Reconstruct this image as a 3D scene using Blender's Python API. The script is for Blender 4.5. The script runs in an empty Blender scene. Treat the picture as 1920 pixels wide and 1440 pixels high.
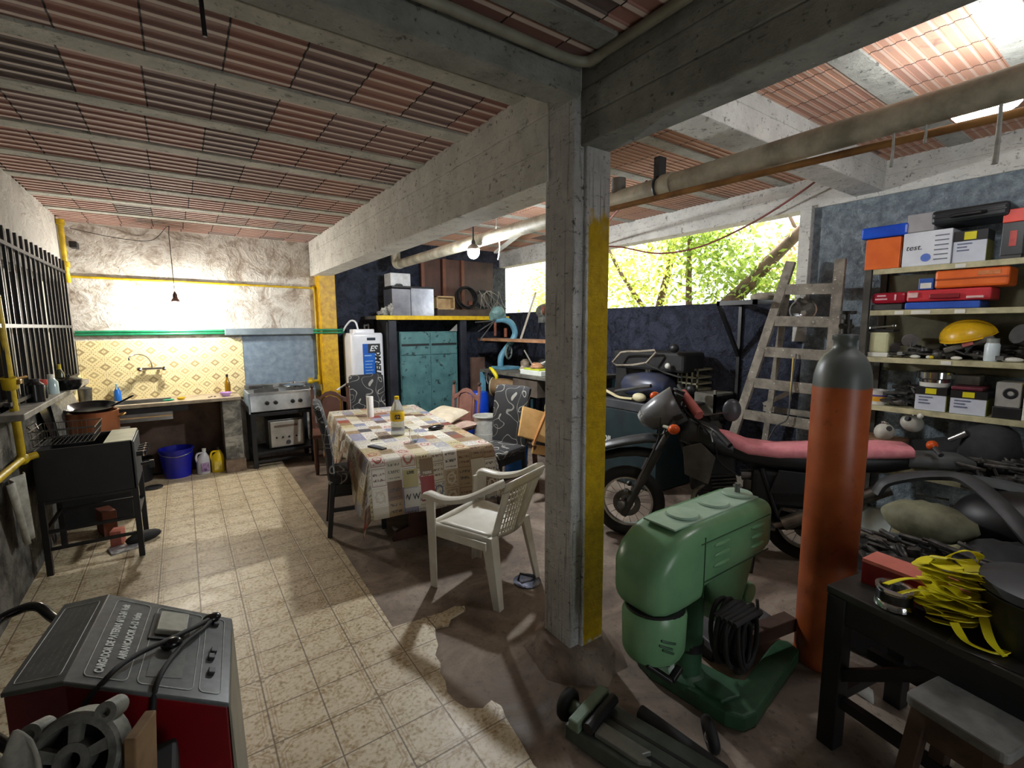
import bpy, bmesh, math, random
from mathutils import Matrix, Vector
random.seed(7)
S = bpy.context.scene
COL = S.collection
# ---------------------------------------------------------------- camera, sky, exposure
cam_d = bpy.data.cameras.new('camera')
cam = bpy.data.objects.new('camera', cam_d)
COL.objects.link(cam)
cam_d.sensor_width = 36.0
cam_d.lens = 36.0 * 885.0 / 1920.0
cam_d.clip_start = 0.05
R3 = Matrix(((0.8208684662898211, 0.07484870342529804, -0.5661913392542742),
             (-0.5710830354411559, 0.09671567535696995, -0.8151749780087468),
             (-0.006255212411456114, 0.9924937026177026, 0.12213567284741418)))
cam.matrix_world = Matrix.Translation((0, 0, 1.65)) @ R3.to_4x4()
S.camera = cam
S.view_settings.view_transform = 'Standard'
S.view_settings.look = 'None'
S.view_settings.exposure = 0.82
S.view_settings.gamma = 1.0
S.view_settings.use_curve_mapping = False
KITCHEN_W, ROOM_W, TUBE_W = 720.0, 760.0, 60.0   # lamp glass emission strengths
W = bpy.data.worlds.new('world')
S.world = W
W.use_nodes = True
bg = W.node_tree.nodes['Background']
bg.inputs[0].default_value = (0.93, 0.97, 1.0, 1)
bg.inputs[1].default_value = 2.2
sun_d = bpy.data.lights.new('sun', 'SUN')
sun_d.energy = 9.0; sun_d.angle = 0.02; sun_d.color = (1, 0.95, 0.85)
sun = bpy.data.objects.new('sun', sun_d); COL.objects.link(sun)
sun.rotation_euler = (math.radians(38), math.radians(10), math.radians(150))

# ---------------------------------------------------------------- node and material helpers
def lin(c):
    o = []
    for v in c[:3]:
        v = v / 255.0
        o.append(v / 12.92 if v <= 0.04045 else ((v + 0.055) / 1.055) ** 2.4)
    return (o[0], o[1], o[2], 1.0)

class NT:
    def __init__(self, name):
        self.mat = bpy.data.materials.new(name); self.mat.use_nodes = True
        self.t = self.mat.node_tree
        self.b = self.t.nodes['Principled BSDF']
        tc = self.t.nodes.new('ShaderNodeTexCoord'); self.obj = tc.outputs['Object']; self.uv = tc.outputs['UV']
    def put(self, sock, v):
        if isinstance(v, bpy.types.NodeSocket): self.t.links.new(v, sock)
        elif isinstance(v, tuple) and len(v) == 3 and sock.type == 'RGBA': sock.default_value = (*v, 1)
        else: sock.default_value = v
    def m(self, op, a, b=0.0, c=None, clamp=False):
        n = self.t.nodes.new('ShaderNodeMath'); n.operation = op; n.use_clamp = clamp
        self.put(n.inputs[0], a); self.put(n.inputs[1], b)
        if c is not None: self.put(n.inputs[2], c)
        return n.outputs[0]
    def xyz(self, src=None):
        n = self.t.nodes.new('ShaderNodeSeparateXYZ'); self.t.links.new(src or self.obj, n.inputs[0]); return n.outputs
    def comb(self, x, y, z=0.0):
        n = self.t.nodes.new('ShaderNodeCombineXYZ')
        for i, v in enumerate((x, y, z)): self.put(n.inputs[i], v)
        return n.outputs[0]
    def noise(self, scale, vec=None, detail=5.0, rough=0.6, dist=0.0):
        n = self.t.nodes.new('ShaderNodeTexNoise')
        self.t.links.new(vec or self.obj, n.inputs['Vector'])
        n.inputs['Scale'].default_value = scale; n.inputs['Detail'].default_value = detail
        n.inputs['Roughness'].default_value = rough; n.inputs['Distortion'].default_value = dist
        return n.outputs['Fac']
    def voro(self, scale, vec=None, out='Distance', feature='F1'):
        n = self.t.nodes.new('ShaderNodeTexVoronoi'); n.feature = feature
        self.t.links.new(vec or self.obj, n.inputs['Vector']); n.inputs['Scale'].default_value = scale
        return n.outputs[out]
    def white(self, vec, out='Value'):
        n = self.t.nodes.new('ShaderNodeTexWhiteNoise'); n.noise_dimensions = '3D'
        self.t.links.new(vec, n.inputs['Vector']); return n.outputs[out]
    def ramp(self, f, stops, interp='LINEAR'):
        n = self.t.nodes.new('ShaderNodeValToRGB'); r = n.color_ramp; r.interpolation = interp
        while len(r.elements) < len(stops): r.elements.new(0.5)
        for e, (p, c) in zip(r.elements, stops): e.position = p; e.color = lin(c)
        self.put(n.inputs[0], f); return n.outputs[0]
    def mix(self, f, a, b):
        n = self.t.nodes.new('ShaderNodeMix'); n.data_type = 'RGBA'
        self.put(n.inputs[0], f); self.put(n.inputs[6], a); self.put(n.inputs[7], b); return n.outputs[2]
    def step(self, v, lo, hi):
        n = self.t.nodes.new('ShaderNodeMapRange'); n.interpolation_type = 'SMOOTHSTEP'
        self.put(n.inputs[0], v); n.inputs[1].default_value = lo; n.inputs[2].default_value = hi; return n.outputs[0]
    def bump(self, h, strength, dist=0.01):
        n = self.t.nodes.new('ShaderNodeBump'); n.inputs['Strength'].default_value = strength
        n.inputs['Distance'].default_value = dist; self.t.links.new(h, n.inputs['Height'])
        self.t.links.new(n.outputs[0], self.b.inputs['Normal'])
    def set(self, **k):
        for a, v in k.items(): self.put(self.b.inputs[a.replace('_', ' ')], v)
        return self.mat

MATS = {}
def M(c1, c2=None, scale=12, rough=0.55, metal=0.0, bump=0.0, bs=None, lo=0.35, hi=0.65, name=None, **kw):
    key = (c1, c2, scale, rough, metal, bump, bs, lo, hi, tuple(sorted(kw.items())))
    if key in MATS: return MATS[key]
    n = NT(name or 'material_%d' % len(MATS))
    if c2 is None: c2 = tuple(max(0, v * 0.8) for v in c1)
    f = n.noise(scale, detail=6)
    n.set(Base_Color=n.ramp(f, [(lo, c2), (hi, c1)]), Roughness=rough, Metallic=metal)
    if bump: n.bump(n.noise(bs or scale * 3, detail=5), bump)
    for a, v in kw.items(): n.b.inputs[a.replace('_', ' ')].default_value = v
    MATS[key] = n.mat
    return n.mat
def EMIT(c, s):
    n = NT('lit_glass'); n.set(Base_Color=lin(c), Emission_Color=lin(c), Emission_Strength=s); return n.mat
def GLASS(c, rough=0.05, ior=1.33, tr=1.0):
    n = NT('clear'); n.set(Base_Color=lin(c), Roughness=rough, IOR=ior, Transmission_Weight=tr); return n.mat

# ---------------------------------------------------------------- mesh helpers
def rot(rx=0, ry=0, rz=0):
    return (Matrix.Rotation(math.radians(rz), 4, 'Z') @ Matrix.Rotation(math.radians(ry), 4, 'Y') @ Matrix.Rotation(math.radians(rx), 4, 'X'))
def V(*a): return Vector(a)
class MB:
    def __init__(s): s.v = []; s.f = []
    def add(s, vs, fs, mtx=None):
        o = len(s.v)
        s.v += [tuple(mtx @ Vector(p)) if mtx else tuple(p) for p in vs]
        s.f += [tuple(i + o for i in f) for f in fs]; return s
    def box(s, c, d, r=None):
        x, y, z = d[0] / 2, d[1] / 2, d[2] / 2
        m = Matrix.Translation(c) @ (r or Matrix())
        return s.add([(-x, -y, -z), (x, -y, -z), (x, y, -z), (-x, y, -z), (-x, -y, z), (x, -y, z), (x, y, z), (-x, y, z)],
                     [(0, 3, 2, 1), (4, 5, 6, 7), (0, 1, 5, 4), (1, 2, 6, 5), (2, 3, 7, 6), (3, 0, 4, 7)], m)
    def bx(s, x0, x1, y0, y1, z0, z1):
        return s.box(((x0 + x1) / 2, (y0 + y1) / 2, (z0 + z1) / 2), (abs(x1 - x0), abs(y1 - y0), abs(z1 - z0)))
    def hexa(s, b, t):
        return s.add(list(b) + list(t), [(0, 3, 2, 1), (4, 5, 6, 7), (0, 1, 5, 4), (1, 2, 6, 5), (2, 3, 7, 6), (3, 0, 4, 7)])
    def tube(s, pts, r, n=10, close=False, flat=None):
        P = [Vector(p) for p in pts]; k = len(P)
        rr = r if isinstance(r, (list, tuple)) else [r] * k
        up = None; vs = []; fs = []
        for i in range(k):
            if close: d = P[(i + 1) % k] - P[i - 1]
            else: d = P[min(i + 1, k - 1)] - P[max(i - 1, 0)]
            d = d.normalized() if d.length > 1e-9 else Vector((0, 0, 1))
            if up is None:
                up = Vector((0, 0, 1)) if abs(d.z) < 0.9 else Vector((1, 0, 0))
            a = up - d * up.dot(d)
            if a.length < 1e-6: a = d.orthogonal()
            a.normalize(); b = d.cross(a); up = a
            for j in range(n):
                t = 2 * math.pi * (j + 0.5) / n
                q = a * math.cos(t) * (flat or 1) + b * math.sin(t)
                vs.append(P[i] + q * rr[i])
        for i in range(k if close else k - 1):
            for j in range(n):
                i2 = (i + 1) % k
                fs.append((i * n + j, i * n + (j + 1) % n, i2 * n + (j + 1) % n, i2 * n + j))
        if not close:
            fs.append(tuple(range(n - 1, -1, -1))); fs.append(tuple((k - 1) * n + j for j in range(n)))
        return s.add(vs, fs)
    def bar(s, p0, p1, w, h, roll=0):
        p0 = Vector(p0); p1 = Vector(p1); d = (p1 - p0); L = d.length; d.normalize()
        up = Vector((0, 0, 1)) if abs(d.z) < 0.95 else Vector((0, 1, 0))
        x = d.cross(up).normalized(); z = x.cross(d).normalized()
        m = Matrix((x, d, z)).transposed().to_4x4() @ Matrix.Rotation(math.radians(roll), 4, 'Y')
        return s.box((p0 + p1) / 2, (w, L, h), m)
    def lathe(s, prof, c=(0, 0, 0), r=None, n=24, a0=0, a1=360):
        m = Matrix.Translation(c) @ (r or Matrix())
        full = (a1 - a0) >= 359.9; k = n if full else n + 1
        vs = []; fs = []
        for (rad, z) in prof:
            for j in range(k):
                t = math.radians(a0 + (a1 - a0) * j / n)
                vs.append((rad * math.cos(t), rad * math.sin(t), z))
        for i in range(len(prof) - 1):
            for j in range(n):
                j2 = (j + 1) % k
                fs.append((i * k + j, i * k + j2, (i + 1) * k + j2, (i + 1) * k + j))
        if full and tuple(prof[0]) != tuple(prof[-1]):
            if prof[0][0] > 1e-4: fs.append(tuple(range(k - 1, -1, -1)))
            if prof[-1][0] > 1e-4: fs.append(tuple((len(prof) - 1) * k + j for j in range(k)))
        return s.add(vs, fs, m)
    def cyl(s, p0, p1, r, n=16, r2=None):
        return s.tube([p0, p1], [r, r if r2 is None else r2], n)
    def disc(s, c, r, h, n=24, rt=None):
        return s.lathe([(r, -h / 2), (r, h / 2)], c, rt, n)
    def prism(s, out, h, m=None):
        n = len(out)
        return s.add([(x, y, 0) for x, y in out] + [(x, y, h) for x, y in out],
                     [tuple(range(n - 1, -1, -1)), tuple(range(n, 2 * n))] + [(i, (i + 1) % n, n + (i + 1) % n, n + i) for i in range(n)], m)
    def ball(s, c, r, n=14, k=9, rt=None, jit=0.0, seed=1):
        rr = r if isinstance(r, (list, tuple)) else (r, r, r); g = random.Random(seed)
        m = Matrix.Translation(c) @ (rt or Matrix()); vs = [(0, 0, -rr[2])]; fs = []
        for i in range(1, k):
            p = -math.pi / 2 + math.pi * i / k
            for j in range(n):
                t = 2 * math.pi * j / n; q = 1 + g.uniform(-jit, jit)
                vs.append((rr[0] * math.cos(p) * math.cos(t) * q, rr[1] * math.cos(p) * math.sin(t) * q, rr[2] * math.sin(p) * q))
        vs.append((0, 0, rr[2]))
        for j in range(n): fs.append((0, 1 + (j + 1) % n, 1 + j))
        for i in range(k - 2):
            for j in range(n):
                a = 1 + i * n; fs.append((a + j, a + (j + 1) % n, a + n + (j + 1) % n, a + n + j))
        a = 1 + (k - 2) * n
        for j in range(n): fs.append((a + j, a + (j + 1) % n, len(vs) - 1))
        return s.add(vs, fs, m)
    def torus(s, c, R, r, rt=None, n=28, k=10, sq=1.0):
        m = Matrix.Translation(c) @ (rt or Matrix()); vs = []; fs = []
        for i in range(n):
            a = 2 * math.pi * i / n
            for j in range(k):
                b = 2 * math.pi * j / k
                q = R + r * math.cos(b); vs.append((q * math.cos(a), q * math.sin(a), r * sq * math.sin(b)))
        for i in range(n):
            for j in range(k):
                fs.append((i * k + j, ((i + 1) % n) * k + j, ((i + 1) % n) * k + (j + 1) % k, i * k + (j + 1) % k))
        return s.add(vs, fs, m)
    def grid(s, fn, nu, nv, th=0.0):
        vs = [fn(i / nu, j / nv) for i in range(nu + 1) for j in range(nv + 1)]
        fs = [(i * (nv + 1) + j, (i + 1) * (nv + 1) + j, (i + 1) * (nv + 1) + j + 1, i * (nv + 1) + j + 1) for i in range(nu) for j in range(nv)]
        return s.add(vs, fs)
    def loft(s, rings, cap=True):
        n = len(rings[0]); vs = [p for r in rings for p in r]; fs = []
        for i in range(len(rings) - 1):
            for j in range(n):
                fs.append((i * n + j, i * n + (j + 1) % n, (i + 1) * n + (j + 1) % n, (i + 1) * n + j))
        if cap: fs.append(tuple(range(n - 1, -1, -1))); fs.append(tuple((len(rings) - 1) * n + j for j in range(n)))
        return s.add(vs, fs)
def spline(pts, n=8):
    P = [Vector(p) for p in pts]; o = []
    for i in range(len(P) - 1):
        a = P[max(i - 1, 0)]; b = P[i]; c = P[i + 1]; d = P[min(i + 2, len(P) - 1)]
        for k in range(n):
            t = k / n
            o.append(0.5 * ((2 * b) + (c - a) * t + (2 * a - 5 * b + 4 * c - d) * t * t + (3 * b - a - 3 * c + d) * t ** 3))
    o.append(P[-1]); return o

WM = {}
def place(o, loc, rz=0.0, r=None):
    m = Matrix.Translation(loc) @ (r or Matrix.Rotation(math.radians(rz), 4, 'Z'))
    o.matrix_local = m; WM[o.name] = m
def tag(o, label=None, cat=None, group=None, kind=None):
    for k, v in (('label', label), ('category', cat), ('group', group), ('kind', kind)):
        if v: o[k] = v
    return o
def thing(name, label, cat, loc=(0, 0, 0), rz=0.0, group=None, r=None):
    o = bpy.data.objects.new(name, None); COL.objects.link(o); o.empty_display_size = 0.05
    place(o, loc, rz, r); return tag(o, label, cat, group)
def mesh(name, mb, mat, smooth=None, bevel=0.0, sub=0, solid=0.0):
    me = bpy.data.meshes.new(name)
    me.from_pydata([tuple(p) for p in mb.v], [], mb.f); me.validate()
    o = bpy.data.objects.new(name, me); COL.objects.link(o)
    if mat: me.materials.append(mat)
    b = bmesh.new(); b.from_mesh(me); bmesh.ops.recalc_face_normals(b, faces=b.faces); b.to_mesh(me); b.free()
    if smooth is not None:
        for p in me.polygons: p.use_smooth = True
        me.set_sharp_from_angle(angle=math.radians(smooth))
    if solid:
        md = o.modifiers.new('solid', 'SOLIDIFY'); md.thickness = solid; md.offset = 0
    if bevel:
        md = o.modifiers.new('bevel', 'BEVEL'); md.width = bevel; md.segments = 2; md.limit_method = 'ANGLE'; md.angle_limit = math.radians(40)
    if sub:
        md = o.modifiers.new('sub', 'SUBSURF'); md.levels = sub; md.render_levels = sub
    return o
def part(name, mb, mat, parent, w=False, label=None, kind=None, **k):
    if w:
        i = WM[parent.name].inverted(); mb.v = [tuple(i @ Vector(p)) for p in mb.v]
    o = mesh(name, mb, mat, **k); o.parent = parent; WM[o.name] = WM[parent.name]
    return tag(o, label, kind=kind)
def solo(name, mb, mat, label, cat, loc=None, rz=0.0, group=None, w=False, kind=None, r=None, **k):
    """a thing that is one mesh; w: vertices are in world coordinates"""
    if w and loc is None:
        n = len(mb.v); loc = (sum(p[0] for p in mb.v) / n, sum(p[1] for p in mb.v) / n, min(p[2] for p in mb.v))
    loc = loc or (0, 0, 0)
    if w: mb.v = [tuple(Vector(p) - Vector(loc)) for p in mb.v]
    o = mesh(name, mb, mat, **k); place(o, loc, rz, r); return tag(o, label, cat, group, kind)
def struct(name, mb, mat, parent=None, **k):
    o = mesh(name, mb, mat, **k)
    if parent: o.parent = parent
    else: o['kind'] = 'structure'
    WM[o.name] = Matrix(); return o
def dup(o, loc=None, rz=0.0, label=None, parent=None, r=None):
    c = o.copy(); COL.objects.link(c)
    if parent is not None: c.parent = parent
    else:
        place(c, loc, rz, r)
        if label: c['label'] = label
    for ch in list(o.children): dup(ch, parent=c)
    WM[c.name] = WM[parent.name] if parent is not None else WM[c.name]
    return c
def text_mb(txt, size, m, depth=0.0006, shear=0.0, sx=1.0, bold=0.0):
    cu = bpy.data.curves.new('txt', 'FONT'); cu.body = txt; cu.size = size; cu.extrude = depth
    cu.align_x = 'CENTER'; cu.align_y = 'CENTER'; cu.shear = shear; cu.offset = bold
    o = bpy.data.objects.new('txt', cu); COL.objects.link(o)
    dg = bpy.context.evaluated_depsgraph_get(); dg.update()
    me = bpy.data.meshes.new_from_object(o.evaluated_get(dg))
    mb = MB(); mb.add([Vector((v.co.x * sx, v.co.y, v.co.z)) for v in me.vertices], [tuple(p.vertices) for p in me.polygons], m)
    bpy.data.objects.remove(o); bpy.data.meshes.remove(me); bpy.data.curves.remove(cu)
    return mb
def frame(o, x, y):
    """matrix: text x axis along x, text up along y, at o"""
    x = Vector(x).normalized(); y = Vector(y); y = (y - x * y.dot(x)).normalized(); z = x.cross(y)
    return Matrix.Translation(o) @ Matrix((x, y, z)).transposed().to_4x4()
# ================================================================ structure: materials
def concrete(name, c1, c2, stain, bump=0.5, lines=True, metal=0):
    n = NT(name)
    f = n.noise(5.0, detail=8, rough=0.7); g = n.noise(28, detail=6, rough=0.7); v = n.noise(2.2, detail=4)
    c = n.ramp(f, [(0.3, c2), (0.62, c1)])
    w = n.noise(9, n.comb(n.m('MULTIPLY', n.xyz()[0], 1.0), n.m('MULTIPLY', n.xyz()[1], 1.0), n.m('MULTIPLY', n.xyz()[2], 5.0)), detail=7, rough=0.75)
    c = n.mix(n.m('MULTIPLY', n.step(g, 0.58, 0.68), 0.8), c, lin(stain))
    c = n.mix(n.m('MULTIPLY', n.step(w, 0.58, 0.66), 0.6), c, lin(stain))
    c = n.mix(n.m('MULTIPLY', n.step(v, 0.62, 0.78), 0.4), c, lin(stain))
    n.set(Base_Color=c, Roughness=0.85)
    n.bump(n.m('ADD', n.m('MULTIPLY', g, 0.8), n.m('ADD', f, n.m('MULTIPLY', w, 0.6))), bump, 0.04)
    return n
CONC = concrete('whitewashed_concrete', (196, 196, 186), (158, 158, 150), (70, 68, 62)).mat
CONC_D = concrete('grey_concrete', (150, 152, 144), (112, 113, 108), (52, 50, 46)).mat
CONC_W = concrete('pale_concrete', (228, 228, 222), (196, 196, 190), (84, 76, 70)).mat
YEL = M((226, 180, 8), (186, 140, 10), 16, 0.45, bump=0.35, bs=40)
PIPEYEL = M((206, 176, 20), (160, 132, 20), 10, 0.45)

def mat_column():
    n = concrete('column_paint', (240, 240, 238), (204, 204, 202), (64, 62, 58), 1.0)
    x, y, z = n.xyz()
    sv = n.noise(1.0, n.comb(n.m('MULTIPLY', x, 60), n.m('MULTIPLY', y, 60), n.m('MULTIPLY', z, 2.5)), detail=4)
    base = n.b.inputs['Base Color'].links[0].from_socket
    c = n.mix(n.m('MULTIPLY', n.step(sv, 0.56, 0.7), 0.55), base, lin((66, 62, 56)))
    g = n.noise(14)
    yel = n.ramp(n.noise(20), [(0.3, (206, 164, 0)), (0.6, (236, 198, 4))])
    ym = n.m('MULTIPLY', n.step(y, 0.0, 0.004), 1.0)
    # yellow stripe on the +X half of the near face and the side, below two metres
    edge = n.m('ADD', x, n.m('MULTIPLY', n.m('SUBTRACT', g, 0.5), 0.02))
    k = n.m('MULTIPLY', n.step(edge, 0.064, 0.072), n.step(n.m('ADD', z, n.m('MULTIPLY', g, 0.2)), 0.17, 0.2))
    k = n.m('MULTIPLY', k, n.step(n.m('SUBTRACT', 2.34, n.m('ADD', z, n.m('MULTIPLY', g, 0.35))), 0.0, 0.1))
    n.set(Base_Color=n.mix(k, c, yel), Roughness=n.m('SUBTRACT', 0.85, n.m('MULTIPLY', k, 0.45)))
    return n.mat
def mat_blocks(name, ca, cb, cc, pitch, line):
    n = NT(name); x, y, z = n.xyz()
    row = n.m('FLOOR', n.m('DIVIDE', n.m('SUBTRACT', y, 0.82), 0.57))
    xo = n.m('ADD', n.m('DIVIDE', x, 0.262), n.m('MULTIPLY', row, 0.07))
    col = n.m('FLOOR', xo); fx = n.m('FRACT', xo)
    w = n.white(n.comb(col, row, 3.1))
    c = n.ramp(w, [(0.0, ca), (0.45, cb), (0.9, cc), (1.0, (86, 76, 74))])
    nz = n.noise(7, detail=7, rough=0.7)
    c = n.mix(n.m('MULTIPLY', n.step(nz, 0.55, 0.75), 0.45), c, lin((150, 138, 128)))
    c = n.mix(n.m('MULTIPLY', n.step(n.noise(2.1), 0.63, 0.72), 0.7), c, lin((66, 66, 64)))
    fy = n.m('FRACT', n.m('DIVIDE', y, pitch))
    ridge = n.m('MULTIPLY', n.step(fy, 0.7, 0.74), n.m('SUBTRACT', 1.0, n.step(fy, 0.93, 0.97)))
    c = n.mix(n.m('MULTIPLY', ridge, 0.75), c, lin(line))
    jn = n.m('SUBTRACT', 1.0, n.step(n.m('ABSOLUTE', n.m('SUBTRACT', fx, 0.5)), 0.484, 0.49))
    c = n.mix(jn, lin((44, 34, 32)), c)
    n.set(Base_Color=c, Roughness=0.8)
    n.bump(n.m('ADD', n.m('MULTIPLY', jn, 0.6), n.m('MULTIPLY', n.noise(40), 0.3)), 0.5, 0.01)
    return n.mat
BLK_L = mat_blocks('ceiling_blocks', (146, 104, 94), (158, 118, 106), (136, 110, 106), 0.0875, (220, 208, 198))
BLK_R = mat_blocks('ceiling_blocks_orange', (186, 140, 116), (196, 152, 128), (176, 134, 116), 0.046, (212, 186, 168))

def mat_stone(name, cols, bump, sc=3.2, rough=0.8, dist=2.5):
    n = NT(name)
    f = n.noise(sc, detail=9, rough=0.62, dist=dist); g = n.noise(sc * 5, detail=6, dist=1.0)
    c = n.ramp(n.m('ADD', n.m('MULTIPLY', f, 0.7), n.m('MULTIPLY', g, 0.3)), cols)
    n.set(Base_Color=c, Roughness=rough)
    n.bump(n.m('ADD', f, n.m('MULTIPLY', g, 0.35)), bump, 0.08)
    return n
STONE = mat_stone('rough_plaster', [(0.3, (128, 112, 98)), (0.42, (172, 162, 150)), (0.52, (206, 202, 194)), (0.68, (222, 220, 214))], 0.55, 3.6, dist=1.6).mat
BLACKW = mat_stone('black_tar_paint', [(0.35, (26, 29, 40)), (0.6, (66, 72, 90))], 1.0, 7.0, 0.27, 1.0).mat
GREYW = mat_stone('grey_render', [(0.36, (112, 124, 134)), (0.5, (146, 160, 170)), (0.62, (180, 194, 202))], 0.8, 17.0, 0.75, 0.3).mat
def mat_leftwall():
    n = mat_stone('wall_left_paint', [(0.3, (96, 92, 86)), (0.5, (128, 124, 116)), (0.7, (160, 156, 148))], 0.7)
    z = n.xyz()[2]; base = n.b.inputs['Base Color'].links[0].from_socket
    pale = n.ramp(n.noise(4), [(0.3, (190, 188, 182)), (0.65, (214, 212, 206))])
    dark = n.ramp(n.noise(6), [(0.35, (48, 46, 42)), (0.62, (122, 118, 110))])
    zz = n.m('ADD', z, n.m('MULTIPLY', n.m('SUBTRACT', n.noise(3), 0.5), 0.5))
    c = n.mix(n.step(zz, 1.05, 1.3), dark, base); c = n.mix(n.step(zz, 2.1, 2.25), c, pale)
    n.set(Base_Color=c); return n.mat

def mat_tiles():
    n = NT('floor_tiles'); x, y, z = n.xyz()
    P = n.m('DIVIDE', n.m('SUBTRACT', x, 0.39), 0.42); Q = n.m('DIVIDE', n.m('SUBTRACT', y, 1.71), 0.42)
    a = n.m('ABSOLUTE', n.m('SUBTRACT', P, n.m('ROUND', P))); b = n.m('ABSOLUTE', n.m('SUBTRACT', Q, n.m('ROUND', Q)))
    sp = n.m('ADD', n.m('MULTIPLY', n.noise(60, detail=4), 0.7), n.m('MULTIPLY', n.noise(16, detail=3), 0.3))
    c = n.ramp(sp, [(0.34, (134, 110, 76)), (0.43, (176, 158, 122)), (0.51, (202, 189, 160)), (0.7, (214, 204, 182))])
    # sunburst petals
    dx = n.m('SUBTRACT', P, n.m('ROUND', P)); dy = n.m('SUBTRACT', Q, n.m('ROUND', Q))
    r = n.m('SQRT', n.m('ADD', n.m('MULTIPLY', dx, dx), n.m('MULTIPLY', dy, dy)))
    pet = n.m('ABSOLUTE', n.m('SINE', n.m('MULTIPLY', n.m('ARCTAN2', dy, dx), 4)))
    pm = n.m('MULTIPLY', n.step(pet, 0.6, 0.9), n.m('MULTIPLY', n.step(r, 0.03, 0.06), n.m('SUBTRACT', 1.0, n.step(r, 0.14, 0.2))))
    c = n.mix(n.m('MULTIPLY', pm, 0.35), c, lin((132, 92, 44)))
    # octagon lines
    sm = n.m('MULTIPLY', n.m('ADD', a, b), 0.56); oc = n.m('MAXIMUM', n.m('MAXIMUM', a, b), sm)
    ln = n.m('SUBTRACT', 1.0, n.step(n.m('ABSOLUTE', n.m('SUBTRACT', oc, 0.462)), 0.004, 0.012))
    l2 = n.m('SUBTRACT', 1.0, n.step(n.m('ABSOLUTE', n.m('SUBTRACT', oc, 0.435)), 0.003, 0.009))
    c = n.mix(n.m('MULTIPLY', n.m('MAXIMUM', ln, l2), 0.42), c, lin((138, 104, 62)))
    orn = n.m('MULTIPLY', n.step(sm, 0.482, 0.49), n.step(n.m('MULTIPLY', n.m('SINE', n.m('MULTIPLY', P, 75)), n.m('SINE', n.m('MULTIPLY', Q, 75))), 0.0, 0.3))
    c = n.mix(n.m('MULTIPLY', orn, 0.5), c, lin((104, 74, 40)))
    g = n.m('MINIMUM', n.m('MINIMUM', a, b), n.m('MINIMUM', n.m('SUBTRACT', 0.5, a), n.m('SUBTRACT', 0.5, b)))
    gr = n.m('SUBTRACT', 1.0, n.step(g, 0.004, 0.011))
    c = n.mix(n.m('MULTIPLY', gr, 0.8), c, lin((86, 66, 46)))
    dirt = n.step(n.noise(1.6, detail=7), 0.5, 0.75)
    c = n.mix(n.m('MULTIPLY', dirt, 0.4), c, lin((126, 108, 80)))
    n.set(Base_Color=c, Roughness=n.m('ADD', 0.3, n.m('MULTIPLY', n.noise(6), 0.3)))
    n.bump(n.m('SUBTRACT', 1.0, gr), 0.3, 0.003)
    return n.mat
def mat_slab():
    n = NT('oily_concrete')
    f = n.noise(2.4, detail=8, rough=0.65, dist=0.6); g = n.noise(30, detail=5)
    c = n.ramp(f, [(0.34, (88, 76, 66)), (0.47, (122, 108, 96)), (0.58, (148, 134, 120)), (0.7, (164, 150, 136))])
    c = n.mix(n.m('MULTIPLY', n.step(g, 0.55, 0.7), 0.4), c, lin((52, 44, 38)))
    n.set(Base_Color=c, Roughness=n.m('SUBTRACT', 0.95, n.m('MULTIPLY', n.step(f, 0.55, 0.3), 0.45)))
    n.bump(n.m('ADD', f, n.m('MULTIPLY', g, 0.2)), 0.35, 0.03)
    return n.mat
def mat_splash():
    n = NT('patterned_wall_tile'); x, y, z = n.xyz()
    P = n.m('DIVIDE', x, 0.2); Q = n.m('DIVIDE', z, 0.165)
    a = n.m('ABSOLUTE', n.m('SUBTRACT', P, n.m('ROUND', P))); b = n.m('ABSOLUTE', n.m('SUBTRACT', Q, n.m('ROUND', Q)))
    s = n.m('ADD', a, b); c = lin((238, 224, 174))
    d1 = n.m('SUBTRACT', 1.0, n.step(n.m('ABSOLUTE', n.m('SUBTRACT', s, 0.16)), 0.05, 0.09))
    d2 = n.m('SUBTRACT', 1.0, n.step(n.m('ABSOLUTE', n.m('SUBTRACT', s, 0.42)), 0.03, 0.06))
    d2 = n.m('MULTIPLY', d2, n.step(n.m('SINE', n.m('MULTIPLY', n.m('SUBTRACT', a, b), 40)), -0.2, 0.2))
    dd = n.m('MULTIPLY', n.step(s, 0.72, 0.78), n.m('SUBTRACT', 1.0, n.step(s, 0.86, 0.92)))
    c = n.mix(n.m('MULTIPLY', d2, 0.7), c, lin((184, 152, 84)))
    c = n.mix(n.m('MULTIPLY', d1, 0.6), c, lin((150, 126, 80)))
    c = n.mix(n.m('MULTIPLY', dd, 0.8), c, lin((150, 126, 84)))
    dots = n.m('MULTIPLY', n.step(n.m('MULTIPLY', n.m('COSINE', n.m('MULTIPLY', P, 37.7)), n.m('COSINE', n.m('MULTIPLY', Q, 25.13))), 0.62, 0.8), n.step(s, 0.28, 0.34))
    c = n.mix(n.m('MULTIPLY', dots, 0.6), c, lin((160, 132, 82)))
    g = n.m('MINIMUM', n.m('SUBTRACT', 0.5, a), n.m('SUBTRACT', 0.5, b))
    gr = n.m('SUBTRACT', 1.0, n.step(g, 0.008, 0.016))
    c = n.mix(n.m('MULTIPLY', gr, 0.5), c, lin((180, 164, 124)))
    n.set(Base_Color=c, Roughness=0.3); return n.mat

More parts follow.
